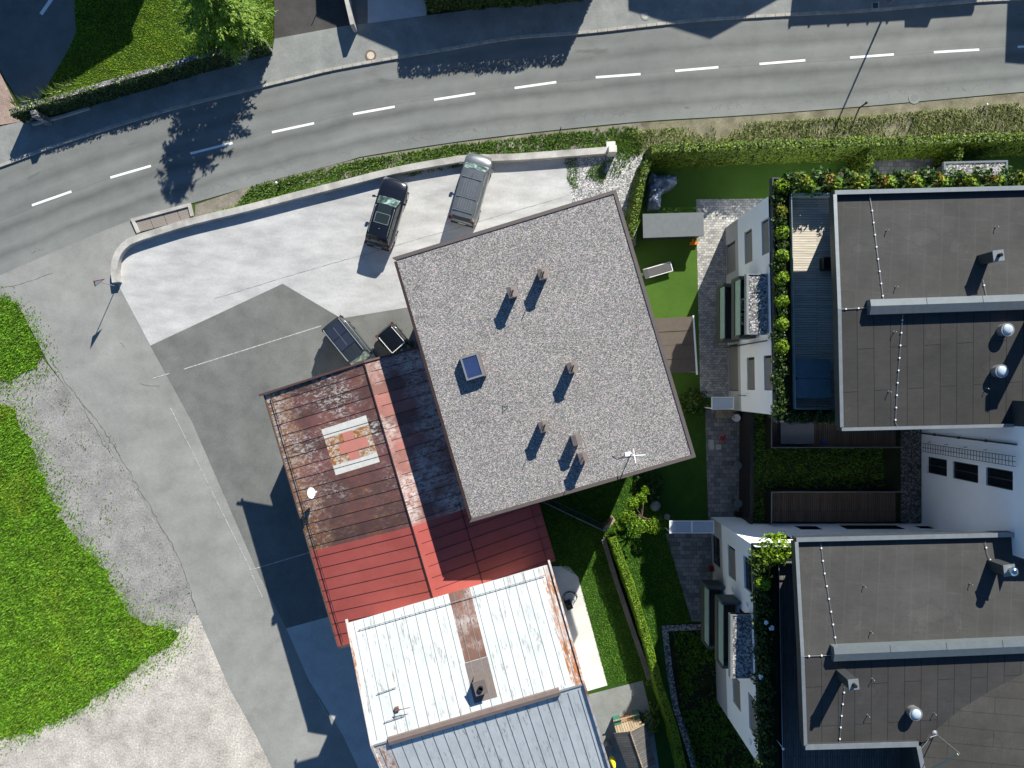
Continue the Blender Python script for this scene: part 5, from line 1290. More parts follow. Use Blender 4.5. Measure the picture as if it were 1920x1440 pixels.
# ---------------- larch tree with trunk and limbs
def spray_verts(P, T, rg_, size, width):
    """narrow upward facing sprays of needles lying along the direction T"""
    n = len(P); T = T + rg_.normal(0, .28, (n, 3)); T /= np.linalg.norm(T, axis=1)[:, None]
    N = rg_.normal(0, .45, (n, 3)); N += np.array([.3, .6, 1.0]); B = np.cross(N, T); B /= np.linalg.norm(B, axis=1)[:, None] + 1e-9
    L = rg_.uniform(size[0], size[1], n)[:, None]; w = rg_.uniform(width[0], width[1], n)[:, None]
    V_ = np.zeros((n, 4, 3)); V_[:, 0] = P + T * L; V_[:, 1] = P + B * w; V_[:, 2] = P - T * L * .5; V_[:, 3] = P - B * w
    return V_.reshape(-1, 3)
def larch(loc, h, rad, label):
    g_ = np.random.RandomState(21)
    root = thing('larch_tree', label, 'tree', loc)
    tr = MB(); tr.tube([(0, 0, 0), (.03, .02, h * .5), (.0, .05, h * .97)], .17, 8, r1=.02)
    pts, tan = [], []
    br = MB(); z = 1.0
    while z < h * .97:
        f = 1 - (z / h); R_ = rad * min(1.0, (z + 1.0) / 3.4) * (f ** .62) * g_.uniform(.85, 1.1) + .12
        for k in range(g_.randint(6, 9)):
            a = g_.uniform(0, 6.28); Lb = R_ * g_.uniform(.5, 1.12); dr = g_.uniform(.0, .30)
            p0 = np.array([0, 0, z]); d = np.array([math.cos(a), math.sin(a), 0.0]); sd = np.array([-d[1], d[0], 0])
            zc = lambda s_: dr * Lb * s_ * 1.2 - .26 * Lb * s_ * s_
            p = lambda s_: p0 + d * Lb * s_ + np.array([0, 0, 1]) * zc(s_)
            br.tube([p(0), p(.5), p(1)], .028, 4, r1=.006)
            nt_ = int(6 * Lb) + 3                        # side twigs, each with its needle sprays
            for q in range(nt_):
                s0 = g_.uniform(.18, 1.0); sgn_ = g_.choice([-1, 1]); tl = (.25 + .28 * Lb * (1.05 - s0)) * g_.uniform(.6, 1.2)
                dv = d * g_.uniform(.5, .95) + sd * sgn_ * g_.uniform(.35, .9); dv[2] = g_.uniform(-.45, .05); dv /= np.linalg.norm(dv)
                m_ = int(tl * 26) + 3; u = g_.rand(m_)
                pts.append(p(s0) + dv * (u * tl)[:, None] + g_.normal(0, .025, (m_, 3))); tan.append(np.tile(dv, (m_, 1)))
            m_ = int(Lb * 16) + 4; u = g_.uniform(.2, 1.02, m_)
            pts.append(np.stack([p(x) for x in u]) + g_.normal(0, .03, (m_, 3))); tan.append(np.tile(d + np.array([0, 0, -.1]), (m_, 1)))
        z += .21
    tr.build('trunk', M['bark'], root, local=True); br.build('limbs', M['bark'], root, local=True, recalc=False)
    Pp = np.concatenate(pts); Tt = np.concatenate(tan)
    np_mesh('crown', spray_verts(Pp, Tt, g_, (.07, .17), (.018, .045)), 4, [LF['larch']], parent=root, local=True)
v = W(452, 64); larch((v.x, v.y, 0), 7.8, 4.0, 'bright green larch with feathery branches behind the ivy covered wall')
v = W(388, 92); V_ = shrub_mesh('yellow', 1.1, 1.2, 3200, (.04, .10), 91, .8, .3)
o = np_mesh('bush', V_, 4, [LF['larch']]); o.location = (v.x, v.y, 0); tag(o, 'rounded green bush leaning against the larch on the lawn', 'bush')

# ---------------- rubble wall with ivy
wl_pts = PL([(52, 232), (75, 224), (190, 190), (280, 164), (390, 132), (440, 118), (512, 100)])
iw = thing('stone_wall', 'rubble stone garden wall overgrown with dark ivy beside the pavement', 'wall', (wl_pts[0][0], wl_pts[0][1], 0))
mb = MB(); L_, R_ = ribbon(wl_pts, -.30)
for i in range(len(L_) - 1):
    h0 = 1.75; mb.prism([L_[i], L_[i + 1], R_[i + 1], R_[i]], 0, h0 + .004 * (i % 2))
mb.build('masonry', M['stonewall'], iw)
g_ = np.random.RandomState(31); pts, nrm = [], []; pts2 = []
for i in range(len(L_) - 1):
    a, b = Vector(L_[i]), Vector(L_[i + 1]); L = (b - a).length; d = (b - a).normalized(); nn = Vector((d.y, -d.x))
    n = int(L * 1.8 * 190); t_ = g_.rand(n); z = g_.rand(n) * 1.85
    nv = value_noise(a.x + d.x * L * t_, z + i, 1.1, 3)
    k = (nv + z * .12 > .30); t_, z = t_[k], z[k]; bul = .04 + .20 * nv[k]
    pts.append(np.stack([a.x + d.x * L * t_ + nn.x * bul, a.y + d.y * L * t_ + nn.y * bul, z], 1)); nrm.append(np.tile([nn.x, nn.y, .5], (len(t_), 1)))
    n = int(L * 46); t_ = g_.rand(n); nv = value_noise(a.x + d.x * L * t_, np.zeros(n) + i * 3, .8, 8); k = nv > .38; t_ = t_[k]; w_ = g_.rand(len(t_)) * .5 - .12
    pts2.append(np.stack([a.x + d.x * L * t_ - nn.x * w_, a.y + d.y * L * t_ - nn.y * w_, 1.78 + g_.rand(len(t_)) * .12], 1))
np_mesh('ivy', leaf_verts(np.concatenate(pts), np.concatenate(nrm), g_, (.05, .11), .7, .7), 4, [LF['ivy']], parent=iw)
P2 = np.concatenate(pts2)
np_mesh('wall_plants', leaf_verts(P2, np.tile([0, 0, 1.], (len(P2), 1)), g_, (.05, .12), .4, .8), 4, [LF['fern']], parent=iw)
Pf = np.concatenate([sample_poly(PL([(55, 212), (110, 192), (170, 172), (172, 182), (110, 202), (62, 222)]), 60, g_)])
np_mesh('fern_fringe', blade_verts(Pf, g_, h=(.3, .65), w=(.03, .05), lean=(.4, 1.1), z=1.75, wind=1.9), 3, [LF['fern']], parent=iw)
mb = MB(); c = W(64, 213, 1.7); mb.box((c.x, c.y, .88), (.36, .42, 1.76), .3); mb.box((c.x + .05, c.y - .02, 1.79), (.34, .12, .05), .3); mb.build('gate_post', M['stonewall'], iw)
mb = MB(); L2, R2 = ribbon(PL([(64, 233), (110, 221), (170, 203)]), .16)
for i in range(2): mb.prism([L2[i], L2[i + 1], R2[i + 1], R2[i]], .1, .3)
mb.build('plinth', M['walltop'], iw)

# ---------------- cloud pruned pine beside the middle garden
def cloud_pine(label, base, pads):
    g_ = np.random.RandomState(41); root = thing('pine_tree', label, 'tree', base)
    tr = MB(); fl = []; nl = []
    top = Vector((.1, .1, 1.5)); tr.tube([(0, 0, 0), (.15, -.05, .8), tuple(top)], .09, 6, r1=.05)
    for (px, py, z, r_) in pads:
        c = W(px, py, z) - Vector(base); tr.tube([tuple(top * .8), tuple((top * .8 + c) * .5 + Vector((0, 0, -.1))), tuple(c)], .04, 5, r1=.02)
        n = int(900 * r_ * r_) + 120; S = sphere_pts(n, g_); S[:, 2] = np.abs(S[:, 2]) * .9 - .1
        fl.append(S * np.array([r_, r_, r_ * .45]) * g_.uniform(.7, 1.05, n)[:, None] + np.array(c)); nl.append(S)
    tr.build('trunk', M['bark'], root, local=True, recalc=False)
    np_mesh('crown', leaf_verts(np.concatenate(fl), np.concatenate(nl), g_, (.05, .12), .45, .7), 4, [LF['lush']], parent=root, local=True)
bz = W(1196, 965); cloud_pine('cloud pruned pine with rounded pads beside the wooden fence corner', (bz.x, bz.y, 0), [(1178, 968, 1.8, .55), (1162, 984, 1.5, .42), (1186, 944, 1.9, .45), (1202, 935, 1.6, .4), (1210, 920, 1.3, .3), (1196, 986, 1.7, .62), (1225, 985, 1.2, .6), (1238, 982, 1.0, .45)])
for i, (px, py, r_, lb) in enumerate(((1228, 948, .38, 'round grey boulder under the pruned pine'), (1250, 968, .22, 'small pale stone at the end of the branch pile near the canopy'))):
    v = W(px, py); mb = MB(); mb.lathe((v.x, v.y, 0), [(r_ * .8, 0), (r_, .12), (r_ * .85, .28), (r_ * .45, .4), (.05, .43)], 12); o = mb.build('boulder', M['rocks'], smooth=True); tag(o, lb, 'boulder')
v = W(1215, 912); V_ = shrub_mesh('shade', .9, .5, 600, (.06, .14), 55, .8, .3); o = np_mesh('bush', V_, 4, [LF['shade']]); o.location = (v.x, v.y, -.05); tag(o, 'dark low bush at the foot of the gravel roofed house', 'bush')
v = W(1300, 752); V_ = shrub_mesh('shade', .9, .5, 600, (.06, .14), 56, .8, .3); o = np_mesh('bush', V_, 4, [LF['shade']]); o.location = (v.x, v.y, -.05); tag(o, 'dark bush beside the small frosted canopy of the north block', 'bush')
v = W(1213, 1350); V_ = shrub_mesh('shade', .75, .6, 500, (.06, .12), 57, .8, .3); o = np_mesh('bush', V_, 4, [LF['thuja']]); o.location = (v.x, v.y, 0); tag(o, 'rounded green bush behind the garden shed', 'bush')
for i, (px, py, lb) in enumerate(((1217, 1276, 'pale hydrangea at the corner of the paved yard'), (1226, 1323, 'pale flower clump lower down by the narrow hedge'))):
    v = W(px, py); V_ = shrub_mesh('yellow', .3, .3, 120, (.05, .1), 60 + i, .9, .3); o = np_mesh('flower_clump', V_, 4, [LF['fern']]); o.location = (v.x, v.y, 0); tag(o, lb, 'plant')
# ================================================================== walls, posts and street furniture
pw = [(210, 530), (207, 505), (212, 480), (224, 460), (246, 444), (300, 426), (360, 408), (460, 384), (560, 358), (640, 338), (740, 313), (840, 295), (880, 290), (960, 288), (1060, 281), (1138, 275)]
pwp = PL(smooth_poly(pw, 3), .48)
mb = MB(); mb.wallpath(pwp, .46, -.01, .48)
o = mb.build('parking_wall', M['walltop']); tag(o, 'low concrete wall curving around the light parking area', 'wall')
c = W(1148, 281, .8); mb = MB(); mb.box((c.x, c.y, .52), (.56, .46, 1.04), .05); mb.box((c.x - .02, c.y - .02, 1.055), (.50, .40, .03), .05); mb.box((c.x - .02, c.y + .55, .16), (.62, .4, .32), .05)
o = mb.build('post', plain('white_concrete', (.62, .6, .56), .8, 0, .1)); tag(o, 'white concrete post at the end of the parking wall', 'post')

gp = PL([(247, 412), (357, 383), (363, 404), (258, 438)])
gt = thing('drain_grate', 'long rectangular drainage grate between road and parking wall', 'grate', (gp[0][0], gp[0][1], 0))
mb = MB(); mb.wallpath(PL([(258, 438), (246, 411), (358, 381), (364, 405)]), .22, -.02, .13); mb.build('frame', M['walltop'], gt)
u_ = Vector(gp[1]) - Vector(gp[0]); v_ = Vector(gp[3]) - Vector(gp[0])
gtm = NT('rusty_grate_mesh', .7, .3, .3); bk = gtm.node('ShaderNodeTexBrick'); gtm.set(bk.inputs['Vector'], gtm.map(rot=-.28))
gtm.set(bk.inputs['Color1'], (.07, .065, .06)); gtm.set(bk.inputs['Color2'], (.10, .09, .085)); gtm.set(bk.inputs['Mortar'], (.34, .30, .27))
bk.inputs['Scale'].default_value = 1; bk.inputs['Brick Width'].default_value = .07; bk.inputs['Row Height'].default_value = .11; bk.inputs['Mortar Size'].default_value = .022
gtm.color(bk.outputs['Color'])
for k in range(4):
    a = Vector(gp[0]) + u_ * (.055 + .2345 * k) + v_ * .09; mb = MB()
    mb.prism([tuple(a), tuple(a + u_ * .226), tuple(a + u_ * .226 + v_ * .84), tuple(a + v_ * .84)], -.02, .03); mb.build('grate_panel', gtm.m, gt)

# traffic sign
b = W(219, 537); sg_ = thing('traffic_sign', 'triangular red bordered sign on a thin pole at the parking wall end', 'road sign', (b.x, b.y, 0))
mb = MB(); mb.tube([(b.x, b.y, 0), (b.x, b.y, 2.72)], .03, 8); mb.build('pole', M['steel'], sg_)
d = Vector((.78, .62, 0)).normalized(); n_ = Vector((d.y, -d.x, 0))
def tri(s_, off, zc): return [b + d * (s_ * math.cos(a)) + Vector((0, 0, zc + s_ * math.sin(a))) + n_ * off for a in (math.pi / 2, math.pi * 7 / 6, math.pi * 11 / 6)]
mb = MB(); A1_, A2_ = tri(.50, .035, 2.36), tri(.50, .06, 2.36); mb.add(A1_ + A2_, [(2, 1, 0), (3, 4, 5), (0, 1, 4, 3), (1, 2, 5, 4), (2, 0, 3, 5)]); mb.build('sign_plate', plain('sign_red', (.22, .03, .05), .4), sg_)
mb = MB(); mb.add(tri(.36, .064, 2.36), [(0, 1, 2)]); mb.build('sign_face', M['whiteplastic'], sg_)
def simple_post(px, py, h, r, mat, label, head=None):
    b = W(px, py); o = thing('marker_post', label, 'post', (b.x, b.y, 0))
    mb = MB(); mb.tube([(b.x, b.y, 0), (b.x + .02, b.y, h)], r, 8); mb.build('pole', mat, o)
    if head is not None:
        mb = MB(); mb.lathe((b.x + .02, b.y, h), [(r * 1.5, -.12), (r * 1.7, 0), (r * .6, .05)], 8); mb.build('head', head, o)
simple_post(526, 350, 1.0, .05, M['black'], 'short dark marker post with white head in the verge near the grate', M['whiteplastic'])
simple_post(1050, 246, .9, .04, M['black'], 'dark marker post in the green verge above the silver van', M['steel'])
simple_post(1611, 203, 1.0, .055, M['black'], 'thick dark marker post on the dry bank', M['black'])
simple_post(1715, 217, 1.1, .025, M['oldwood'], 'thin wooden stake on the dry bank to the right')
simple_post(1846, 198, .3, .06, M['whiteplastic'], 'stubby white marker on the gravel verge at the right')
b = W(1667, 8, .1); lp = thing('street_lamp', 'street lamp whose long shadow crosses the road, base on the north kerb', 'street lamp', (b.x, b.y, .1))
mb = MB(); mb.tube([(b.x, b.y, .1), (b.x, b.y, 6.3)], .075, 10, r1=.05); mb.build('pole', M['steel'], lp)
mb = MB(); mb.tube([(b.x, b.y, 6.3), (b.x - .1, b.y - .35, 6.4)], .04, 8); mb.box((b.x - .13, b.y - .5, 6.4), (.2, .5, .1)); mb.build('lamp_head', M['zinc'], lp)
def manhole(px, py, r, z, ring, lid, label):
    b = W(px, py, z); o = thing('manhole_cover', label, 'manhole', (b.x, b.y, z))
    mb = MB(); mb.lathe((b.x, b.y, z - .02), [(r, 0), (r, .03), (r * .66, .03), (r * .66, .02)], 28); mb.build('ring', ring, o)
    mb = MB(); mb.lathe((b.x, b.y, z - .02), [(r * .65, 0), (r * .65, .028)], 24); mb.build('lid', lid, o)
ringm = plain('reddish_ring', (.16, .115, .10), .9, 0, .15); lidm = plain('cream_concrete_lid', (.55, .48, .38), .9, 0, .12)
manhole(695, 104, .40, .11, ringm, lidm, 'round cream manhole lid with a reddish ring on the pavement')
manhole(1210, 29, .34, .11, M['pavement'], M['walltop'], 'grey manhole in the gable shadow on the pavement')
manhole(1714, 184, .40, .012, M['pavement'], M['road'], 'worn grey manhole at the south edge of the road')
manhole(959, 272, .22, .06, M['walltop'], lidm, 'small concrete lid among the green weeds of the verge')
b = W(1641, 12, .1); mb = MB(); mb.box((b.x, b.y, .11), (.55, .6, .05), .03); mb.box((b.x, b.y + .05, .14), (.36, .36, .012), .03, 1); o = mb.build('drain_cover', [M['walltop'], M['anthracite']]); tag(o, 'square gully cover set in the north kerb', 'drain')
b = W(653, 327, .03); mb = MB(); mb.box((b.x, b.y, .02), (.5, .4, .05), .25); mb.box((b.x + .02, b.y, .05), (.28, .25, .01), .25, 1); o = mb.build('drain_cover', [M['walltop'], plain('rusty_iron', (.2, .09, .06), .8)]); tag(o, 'rusty square gully in the verge left of the dark car', 'drain')
# garden wall and thin pole on the north side
mb = MB(); q_ = PL([(640, -60), (646, 0), (657, 47)], 1.2); mb.wallpath(q_, -.26, 0, 1.25); o = mb.build('garden_wall', M['walltop']); tag(o, 'narrow grey garden wall running to the pavement at the top edge', 'wall')
b = W(607, -2); mb = MB(); mb.tube([(b.x, b.y, .1), (b.x, b.y, 1.35)], .03, 6); o = mb.build('marker_pole', M['black']); tag(o, 'thin dark pole on the tarred yard behind the larch', 'pole')
mb = MB(); flat_line(mb, (77, 27), (104, -12), .26, .012); tag(mb.build('yard_marking', M['paint'], recalc=False), kind='structure')

# ================================================================== houses across the road, outside the frame (only their shadows reach the picture)
def gable_house(label, L, A, Rr, depth, mat):
    ax = (Rr - L).xy.normalized(); nn = Vector((-ax.y, ax.x))
    if nn.y < 0: nn = -nn
    root = thing('house', label, 'house', (L.x, L.y, 0))
    N3 = Vector((nn.x, nn.y, 0)) * depth
    mb = MB(); i_ = .5
    a, b = L.xy + ax * i_ + nn * .5, Rr.xy - ax * i_ + nn * .5
    mb.prism([tuple(a), tuple(b), tuple(b + nn * (depth - 1)), tuple(a + nn * (depth - 1))], 0, min(L.z, Rr.z) - .15); mb.build('wall', M['plaster'], root)
    mb = MB(); dn = Vector((0, 0, -.22))
    for p0, p1 in ((L, A), (A, Rr)):
        vs = [p0, p1, p1 + N3, p0 + N3]; vs += [v + dn for v in vs]
        mb.add(vs, [(0, 1, 2, 3), (7, 6, 5, 4), (0, 4, 5, 1), (1, 5, 6, 2), (2, 6, 7, 3), (3, 7, 4, 0)])
    mb.add([L, A, Rr, L + N3, A + N3, Rr + N3], [(0, 1, 2), (5, 4, 3)])
    mb.build('roof', mat, root)
TILE = plain('brown_roof_tiles', (.16, .09, .07), .85, 0, .2)
gable_house('gabled house across the road behind the tall dense hedge', unshadow(592, 37, 5.2), unshadow(800, 128, 7.6), unshadow(1095, 12, 5.0), 9, TILE)
gable_house('gabled house across the road casting a pointed shadow on the pavement', unshadow(1176, 26, 7.0), unshadow(1331, 74, 8.4), unshadow(1480, -8, 6.4), 9, TILE)
def flat_house(label, pts, h, extra=None):
    P_ = [unshadow(px, py, h) for px, py in pts]; root = thing('house', label, 'house', (P_[0].x, P_[0].y, 0))
    mb = MB(); mb.prism([p.xy[:] for p in P_], h - .25, h); mb.build('roof', TILE, root)
    cc = sum((p for p in P_), Vector()) / len(P_)
    mb = MB(); mb.prism([(cc.x + (p.x - cc.x) * .93, cc.y + (p.y - cc.y) * .93) for p in P_], 0, h - .26); mb.build('wall', M['plaster'], root)
    return root, P_
r_, P_ = flat_house('long low house across the road with rafter ends along its eave', [(1477, 50), (1660, 41), (1822, 30), (1840, -160), (1500, -160)], 4.4)
mb = MB(); 
for k in range(6):
    p = P_[0].lerp(P_[1], k / 5); mb.box((p.x + .05, p.y - .08, 4.25), (.12, .35, .2))
q0 = unshadow(1718, 46, 4.7); mb.box((q0.x, q0.y + .3, 4.5), (1.6, .9, .5)); mb.build('rafters', TILE, r_)
flat_house('flat roofed house across the road at the right edge', [(1884, 118), (2000, 128), (2010, -100), (1893, -100)], 5.5)
flat_house('house beyond the driveway whose shadow covers the lawn at the upper left', [(247, 82), (46, 210), (-22, 106), (-100, -60), (215, -60), (228, 18)], 6.4)

# ================================================================== vehicles
def car_paint(name, col, rough=.25, metal=.4):
    t = NT(name, rough, metal, .5); t.color(t.ramp(t.noise(2.5, 5), [(.3, sc(col, .9)), (.7, sc(col, 1.1))])); t.put('Coat Weight', .8); t.put('Coat Roughness', .06); return t.m
M['cglass'] = NT('car_glass', .05, 0, .6).color((.02, .03, .032)).m
t = NT('windscreen_painted_reflection', .06, .25, .7); t.color(t.ramp(t.noise(1.9, 4, .6, dist=.8), [(.38, (.03, .05, .05)), (.5, (.10, .17, .16)), (.62, (.34, .44, .43))])); M['wscreen'] = t.m  # noise paints pale teal reflections into the glass colour
M['tyre'] = plain('tyre_rubber', (.015, .015, .016), .8); M['rim'] = plain('alloy_rim', (.45, .46, .47), .3, .8)
M['hlight'] = plain('headlight_glass', (.22, .23, .24), .1, .1); M['tlight'] = plain('tail_light', (.14, .025, .018), .25); M['plate'] = plain('number_plate', (.7, .7, .68), .5)
def car(name, label, loc, ang, p):
    root = thing(name, label, p.get('cat', 'car'), (loc[0], loc[1], p.get('z', .012)), ang, None)
    L, Wd, Ht, belt = p['L'], p['W'], p['H'], p['belt']; h2 = Wd / 2; x2 = L / 2
    paint = p['paint']
    wb, wr, rr, rb = p['ws_base'], p['ws_top'], p['rw_top'], p['rw_base']     # x of windscreen base/top, rear window top/base
    mb = MB()
    st = [(-x2, .66, .45, belt - .24), (-x2 + .04, .82, .34, belt - .10), (-x2 + .22, .955, .28, belt - .01), (-x2 + .6, 1.0, .24, belt), (-.2 * L, 1.0, .22, belt), (0, .99, .22, belt), (wb - .25, .99, .22, belt - .01), (wb + .1, .99, .23, belt - .03),
          (x2 - p['nose'], .985, .25, p['hood']), (x2 - .34, .93, .27, p['hood'] - .05), (x2 - .14, .82, .32, p['hood'] - .14), (x2 - .04, .66, .38, p['hood'] - .24), (x2, .46, .44, p['hood'] - .32)]
    vs = []
    for x, k, zb, zt in st:
        w = h2 * k
        bow = .02 * (1 - abs(x) / x2)
        for y, z in ((-w * .90, zb), (-w * .99, zb + .14), (-w, zb + (zt - zb) * .62), (-w * .965, zt - .05), (-w * .86, zt), (-w * .45, zt + .035), (0, zt + .045), (w * .45, zt + .035), (w * .86, zt), (w * .965, zt - .05), (w, zb + (zt - zb) * .62), (w * .99, zb + .14), (w * .90, zb)):
            vs.append((x, y, z))
    k = 13; fs = [(i * k + j, (i + 1) * k + j, (i + 1) * k + (j + 1) % k, i * k + (j + 1) % k) for i in range(len(st) - 1) for j in range(k)]
    fs += [tuple(range(k)), tuple((len(st) - 1) * k + j for j in range(k - 1, -1, -1))]
    mb.add(vs, fs); body = mb.build('body', paint, root, local=True, smooth=True)
    # cabin
    zb, zr = belt + .0, Ht
    wb_, wt_ = h2 * .90, h2 * p.get('tumble', .74)
    def ring(k, xf, xr, w, z): return [(xr, -w * .96, z), (xf, -w * .93, z), (xf + .05, 0, z + .0), (xf, w * .93, z), (xr, w * .96, z), (xr - .03, 0, z)]
    mb = MB(); nlev = 5; rows = []
    for i in range(nlev):
        t_ = i / (nlev - 1); e = t_
        rows.append(ring(i, wb + (wr - wb) * e, rb + (rr - rb) * (e ** 1.3), wb_ + (wt_ - wb_) * (e ** 1.4), zb + (zr - .05 - zb) * e))
    vs = [v for r in rows for v in r]
    fs = [(i * 6 + j, i * 6 + (j + 1) % 6, (i + 1) * 6 + (j + 1) % 6, (i + 1) * 6 + j) for i in range(nlev - 1) for j in range(6)]
    mb.add(vs, fs); mb.build('pillars', paint, root, local=True, smooth=False)
    # roof skin, slightly crowned
    mb = MB(); nx, ny = 9, 7
    for i in range(nx):
        for j in range(ny):
            u, v = i / (nx - 1) * 2 - 1, j / (ny - 1) * 2 - 1
            x = (rr + wr) / 2 + (wr - rr) / 2 * u * (1.02 + .02 * (1 - v * v)); y = wt_ * .985 * v * (1 - .05 * u ** 4)
            mb.v.append((x, y, zr - .05 + .055 * (1 - v ** 4) * (1 - .7 * u ** 4)))
    for i in range(nx - 1):
        for j in range(ny - 1): mb.f.append((i * ny + j, (i + 1) * ny + j, (i + 1) * ny + j + 1, i * ny + j + 1)); mb.mi.append(0)
    roof = mb.build('roof', paint, root, local=True, smooth=True, recalc=False)
    # glazing, set a few millimetres proud of the pillars
    def lerp(a, b, t_): return tuple(a[i] + (b[i] - a[i]) * t_ for i in range(3))
    def pane(nm, q_, off, mat, u0=.05, u1=.95, v0=.08, v1=.92):
        a, b, c, d = q_; P = lambda u, v: lerp(lerp(a, b, u), lerp(d, c, u), v)
        mb = MB(); vv = [P(u0, v0), P(u1, v0), P(u1, v1), P(u0, v1)]; mb.add([tuple(v[i] + off[i] for i in range(3)) for v in vv], [(0, 1, 2, 3)]); return mb.build(nm, mat, root, local=True, recalc=False)
    wf0, wf1 = wb_ * .93, wt_ * .93
    for s_ in (-1, 1):      # windscreen in two slightly angled halves, one part
        pass
    mb = MB(); o_ = .012
    def wsrow(t_, sgn): 
        x = wb + (wr - wb) * t_; w = (wb_ + (wt_ - wb_) * t_ ** 1.4) * .93; z = zb + (zr - .05 - zb) * t_
        return [(x + o_, -w * .93, z + o_), (x + .05 + o_, 0, z + o_), (x + o_, w * .93, z + o_)]
    for a_, b_ in ((.06, .5), (.5, .93)):
        A_, B_ = wsrow(a_, 1), wsrow(b_, 1); mb.add(A_ + B_, [(0, 1, 4, 3), (1, 2, 5, 4)])
    mb.build('windscreen', M['wscreen'], root, local=True, recalc=False)
    zt = zr - .05
    pane('rear_window', ((rb - .0, -wb_ * .96, zb), (rb, wb_ * .96, zb), (rr, wt_ * .96, zt), (rr, -wt_ * .96, zt)), (-.045, 0, .01), M['cglass'], .1, .9, .12, .85)
    for s_ in (-1, 1):
        n = p.get('nwin', 3)
        for i in range(n):
            xa, xb = rb + .12 + (wb - .12 - rb - .12) * i / n, rb + .12 + (wb - .12 - rb - .12) * (i + 1) / n
            ta, tb = rr + .10 + (wr - rr - .16) * i / n, rr + .10 + (wr - rr - .16) * (i + 1) / n
            pane('side_window', ((xa, s_ * wb_ * .955, zb), (xb, s_ * wb_ * .945, zb), (tb, s_ * wt_ * .945, zt), (ta, s_ * wt_ * .955, zt)), (0, s_ * .025, .02), M['cglass'], .04, .96, .1, .9)
    for x in (x2 - p['fw'], -x2 + p['rw']):
        for s_ in (-1, 1):
            r_ = p.get('wr', .34); mb = MB(); n = 20
            def disc(mb, r0, y0, y1):
                vs = [(x + r0 * math.cos(6.2832 * j / n), y, r_ + r0 * math.sin(6.2832 * j / n)) for y in (y0, y1) for j in range(n)]
                mb.add(vs, [(j, (j + 1) % n, n + (j + 1) % n, n + j) for j in range(n)] + [tuple(range(n)), tuple(range(2 * n - 1, n - 1, -1))])
            disc(mb, r_, s_ * (h2 - .22), s_ * (h2 + .012)); w_ = mb.build('wheel', M['tyre'], root, local=True)
            mb = MB(); disc(mb, r_ * .66, s_ * (h2 - .05), s_ * (h2 + .02)); mb.build('rim', M['rim'], w_, local=True)
    for s_ in (-1, 1):
        mb = MB(); mb.box((x2 - .22, s_ * h2 * .70, p['hood'] - .18), (.26, .30, .13), -s_ * .5); mb.build('headlight', M['hlight'], root, local=True)
        mb = MB(); mb.box((-x2 + .10, s_ * h2 * .82, belt - (.16 if not p.get('tall') else .05)), (.16, .24, .16 if not p.get('tall') else .5), s_ * .3); mb.build('taillight', M['tlight'], root, local=True)
        mb = MB(); mb.box((wb - .18, s_ * (h2 + .02), belt + .06), (.06, .20, .05)); mb.box((wb - .20, s_ * (h2 + .12), belt + .09), (.13, .2, .15), s_ * .2); mb.build('wing_mirror', paint, root, local=True)
    mb = MB(); mb.box((x2 - .02, 0, .48), (.1, Wd * .62, .22)); mb.build('grille', M['black'], root, local=True)
    mb = MB(); mb.box((-x2 + .0, 0, .60), (.05, .52, .12)); mb.build('number_plate', M['plate'], root, local=True)
    mb = MB(); mb.box((-x2 + .06, 0, .40), (.2, Wd * .82, .16)); mb.build('bumper', M['black'], root, local=True)
    if p.get('rails'):
        for s_ in (-1, 1):
            mb = MB(); mb.tube([(wr - .1, s_ * wt_ * .88, zr + .0), (wr - .25, s_ * wt_ * .90, zr + .055), (rr + .25, s_ * wt_ * .90, zr + .055), (rr + .1, s_ * wt_ * .88, zr)], p.get('railr', .022), 6); mb.build('roof_rail', p['rails'], root, local=True)
    return root, wt_, zr
pk = lambda **k: k
blk = car_paint('black_blue_car_paint', (.012, .014, .022)); slv = car_paint('silver_grey_car_paint', (.19, .205, .215), .3, .6); dgr = car_paint('slate_car_paint', (.034, .042, .052), .3, .4); blk2 = car_paint('black_car_paint', (.008, .009, .010))
a1, wt, zr = car('parked_car', 'black estate car with glass roof parked on the light concrete', (-8.66, 11.85), math.radians(73.9), pk(L=4.9, W=1.95, H=1.66, belt=1.02, hood=.97, nose=.75, ws_base=1.00, ws_top=.30, rw_top=-1.85, rw_base=-2.26, fw=.92, rw=.95, paint=blk, rails=M['zinc'], railr=.014, tumble=.76))
mb = MB(); mb.box((-.30, 0, zr + .010), (1.35, .96, .02)); g1 = mb.build('glass_roof', M['cglass'], a1, local=True)
mb = MB()
for x in (-.97, -.28): mb.box((x, 0, zr + .016), (.03, .98, .02))
for y in (-.49, .49): mb.box((-.62, y, zr + .016), (.7, .03, .02))
mb.build('frame', M['zinc'], g1, local=True)
mb = MB(); mb.lathe((-1.35, 0, zr - .01), [(.05, 0), (.03, .06), (.012, .09)], 8); mb.build('aerial', M['zinc'], a1, local=True)
a2, wt, zr = car('parked_van', 'silver grey van with ribbed roof parked on the light concrete', (-2.82, 13.5), math.radians(74.2), pk(cat='van', L=4.9, W=1.98, H=1.95, belt=1.12, hood=1.06, nose=.45, ws_base=1.62, ws_top=.98, rw_top=-2.22, rw_base=-2.36, fw=.85, rw=.95, paint=slv, tall=True, tumble=.80, nwin=3))
mb = MB()
for y in (-.42, -.25, -.08, .08, .25, .42): mb.box((-.28, y, zr + .008), (1.15, .05, .03)); mb.box((-1.42, y, zr + .004), (.75, .05, .03))
for x in (.42, -.95, -1.9): mb.box((x, 0, zr + .008), (.05, 1.34, .05))
mb.build('roof_ribs', car_paint('bright_silver_rib', (.235, .25, .26), .3, .5), a2, local=True)
mb = MB(); mb.tube([(.8, 0, zr), (.55, 0, zr + .12)], .015, 5); mb.build('aerial', M['black'], a2, local=True)
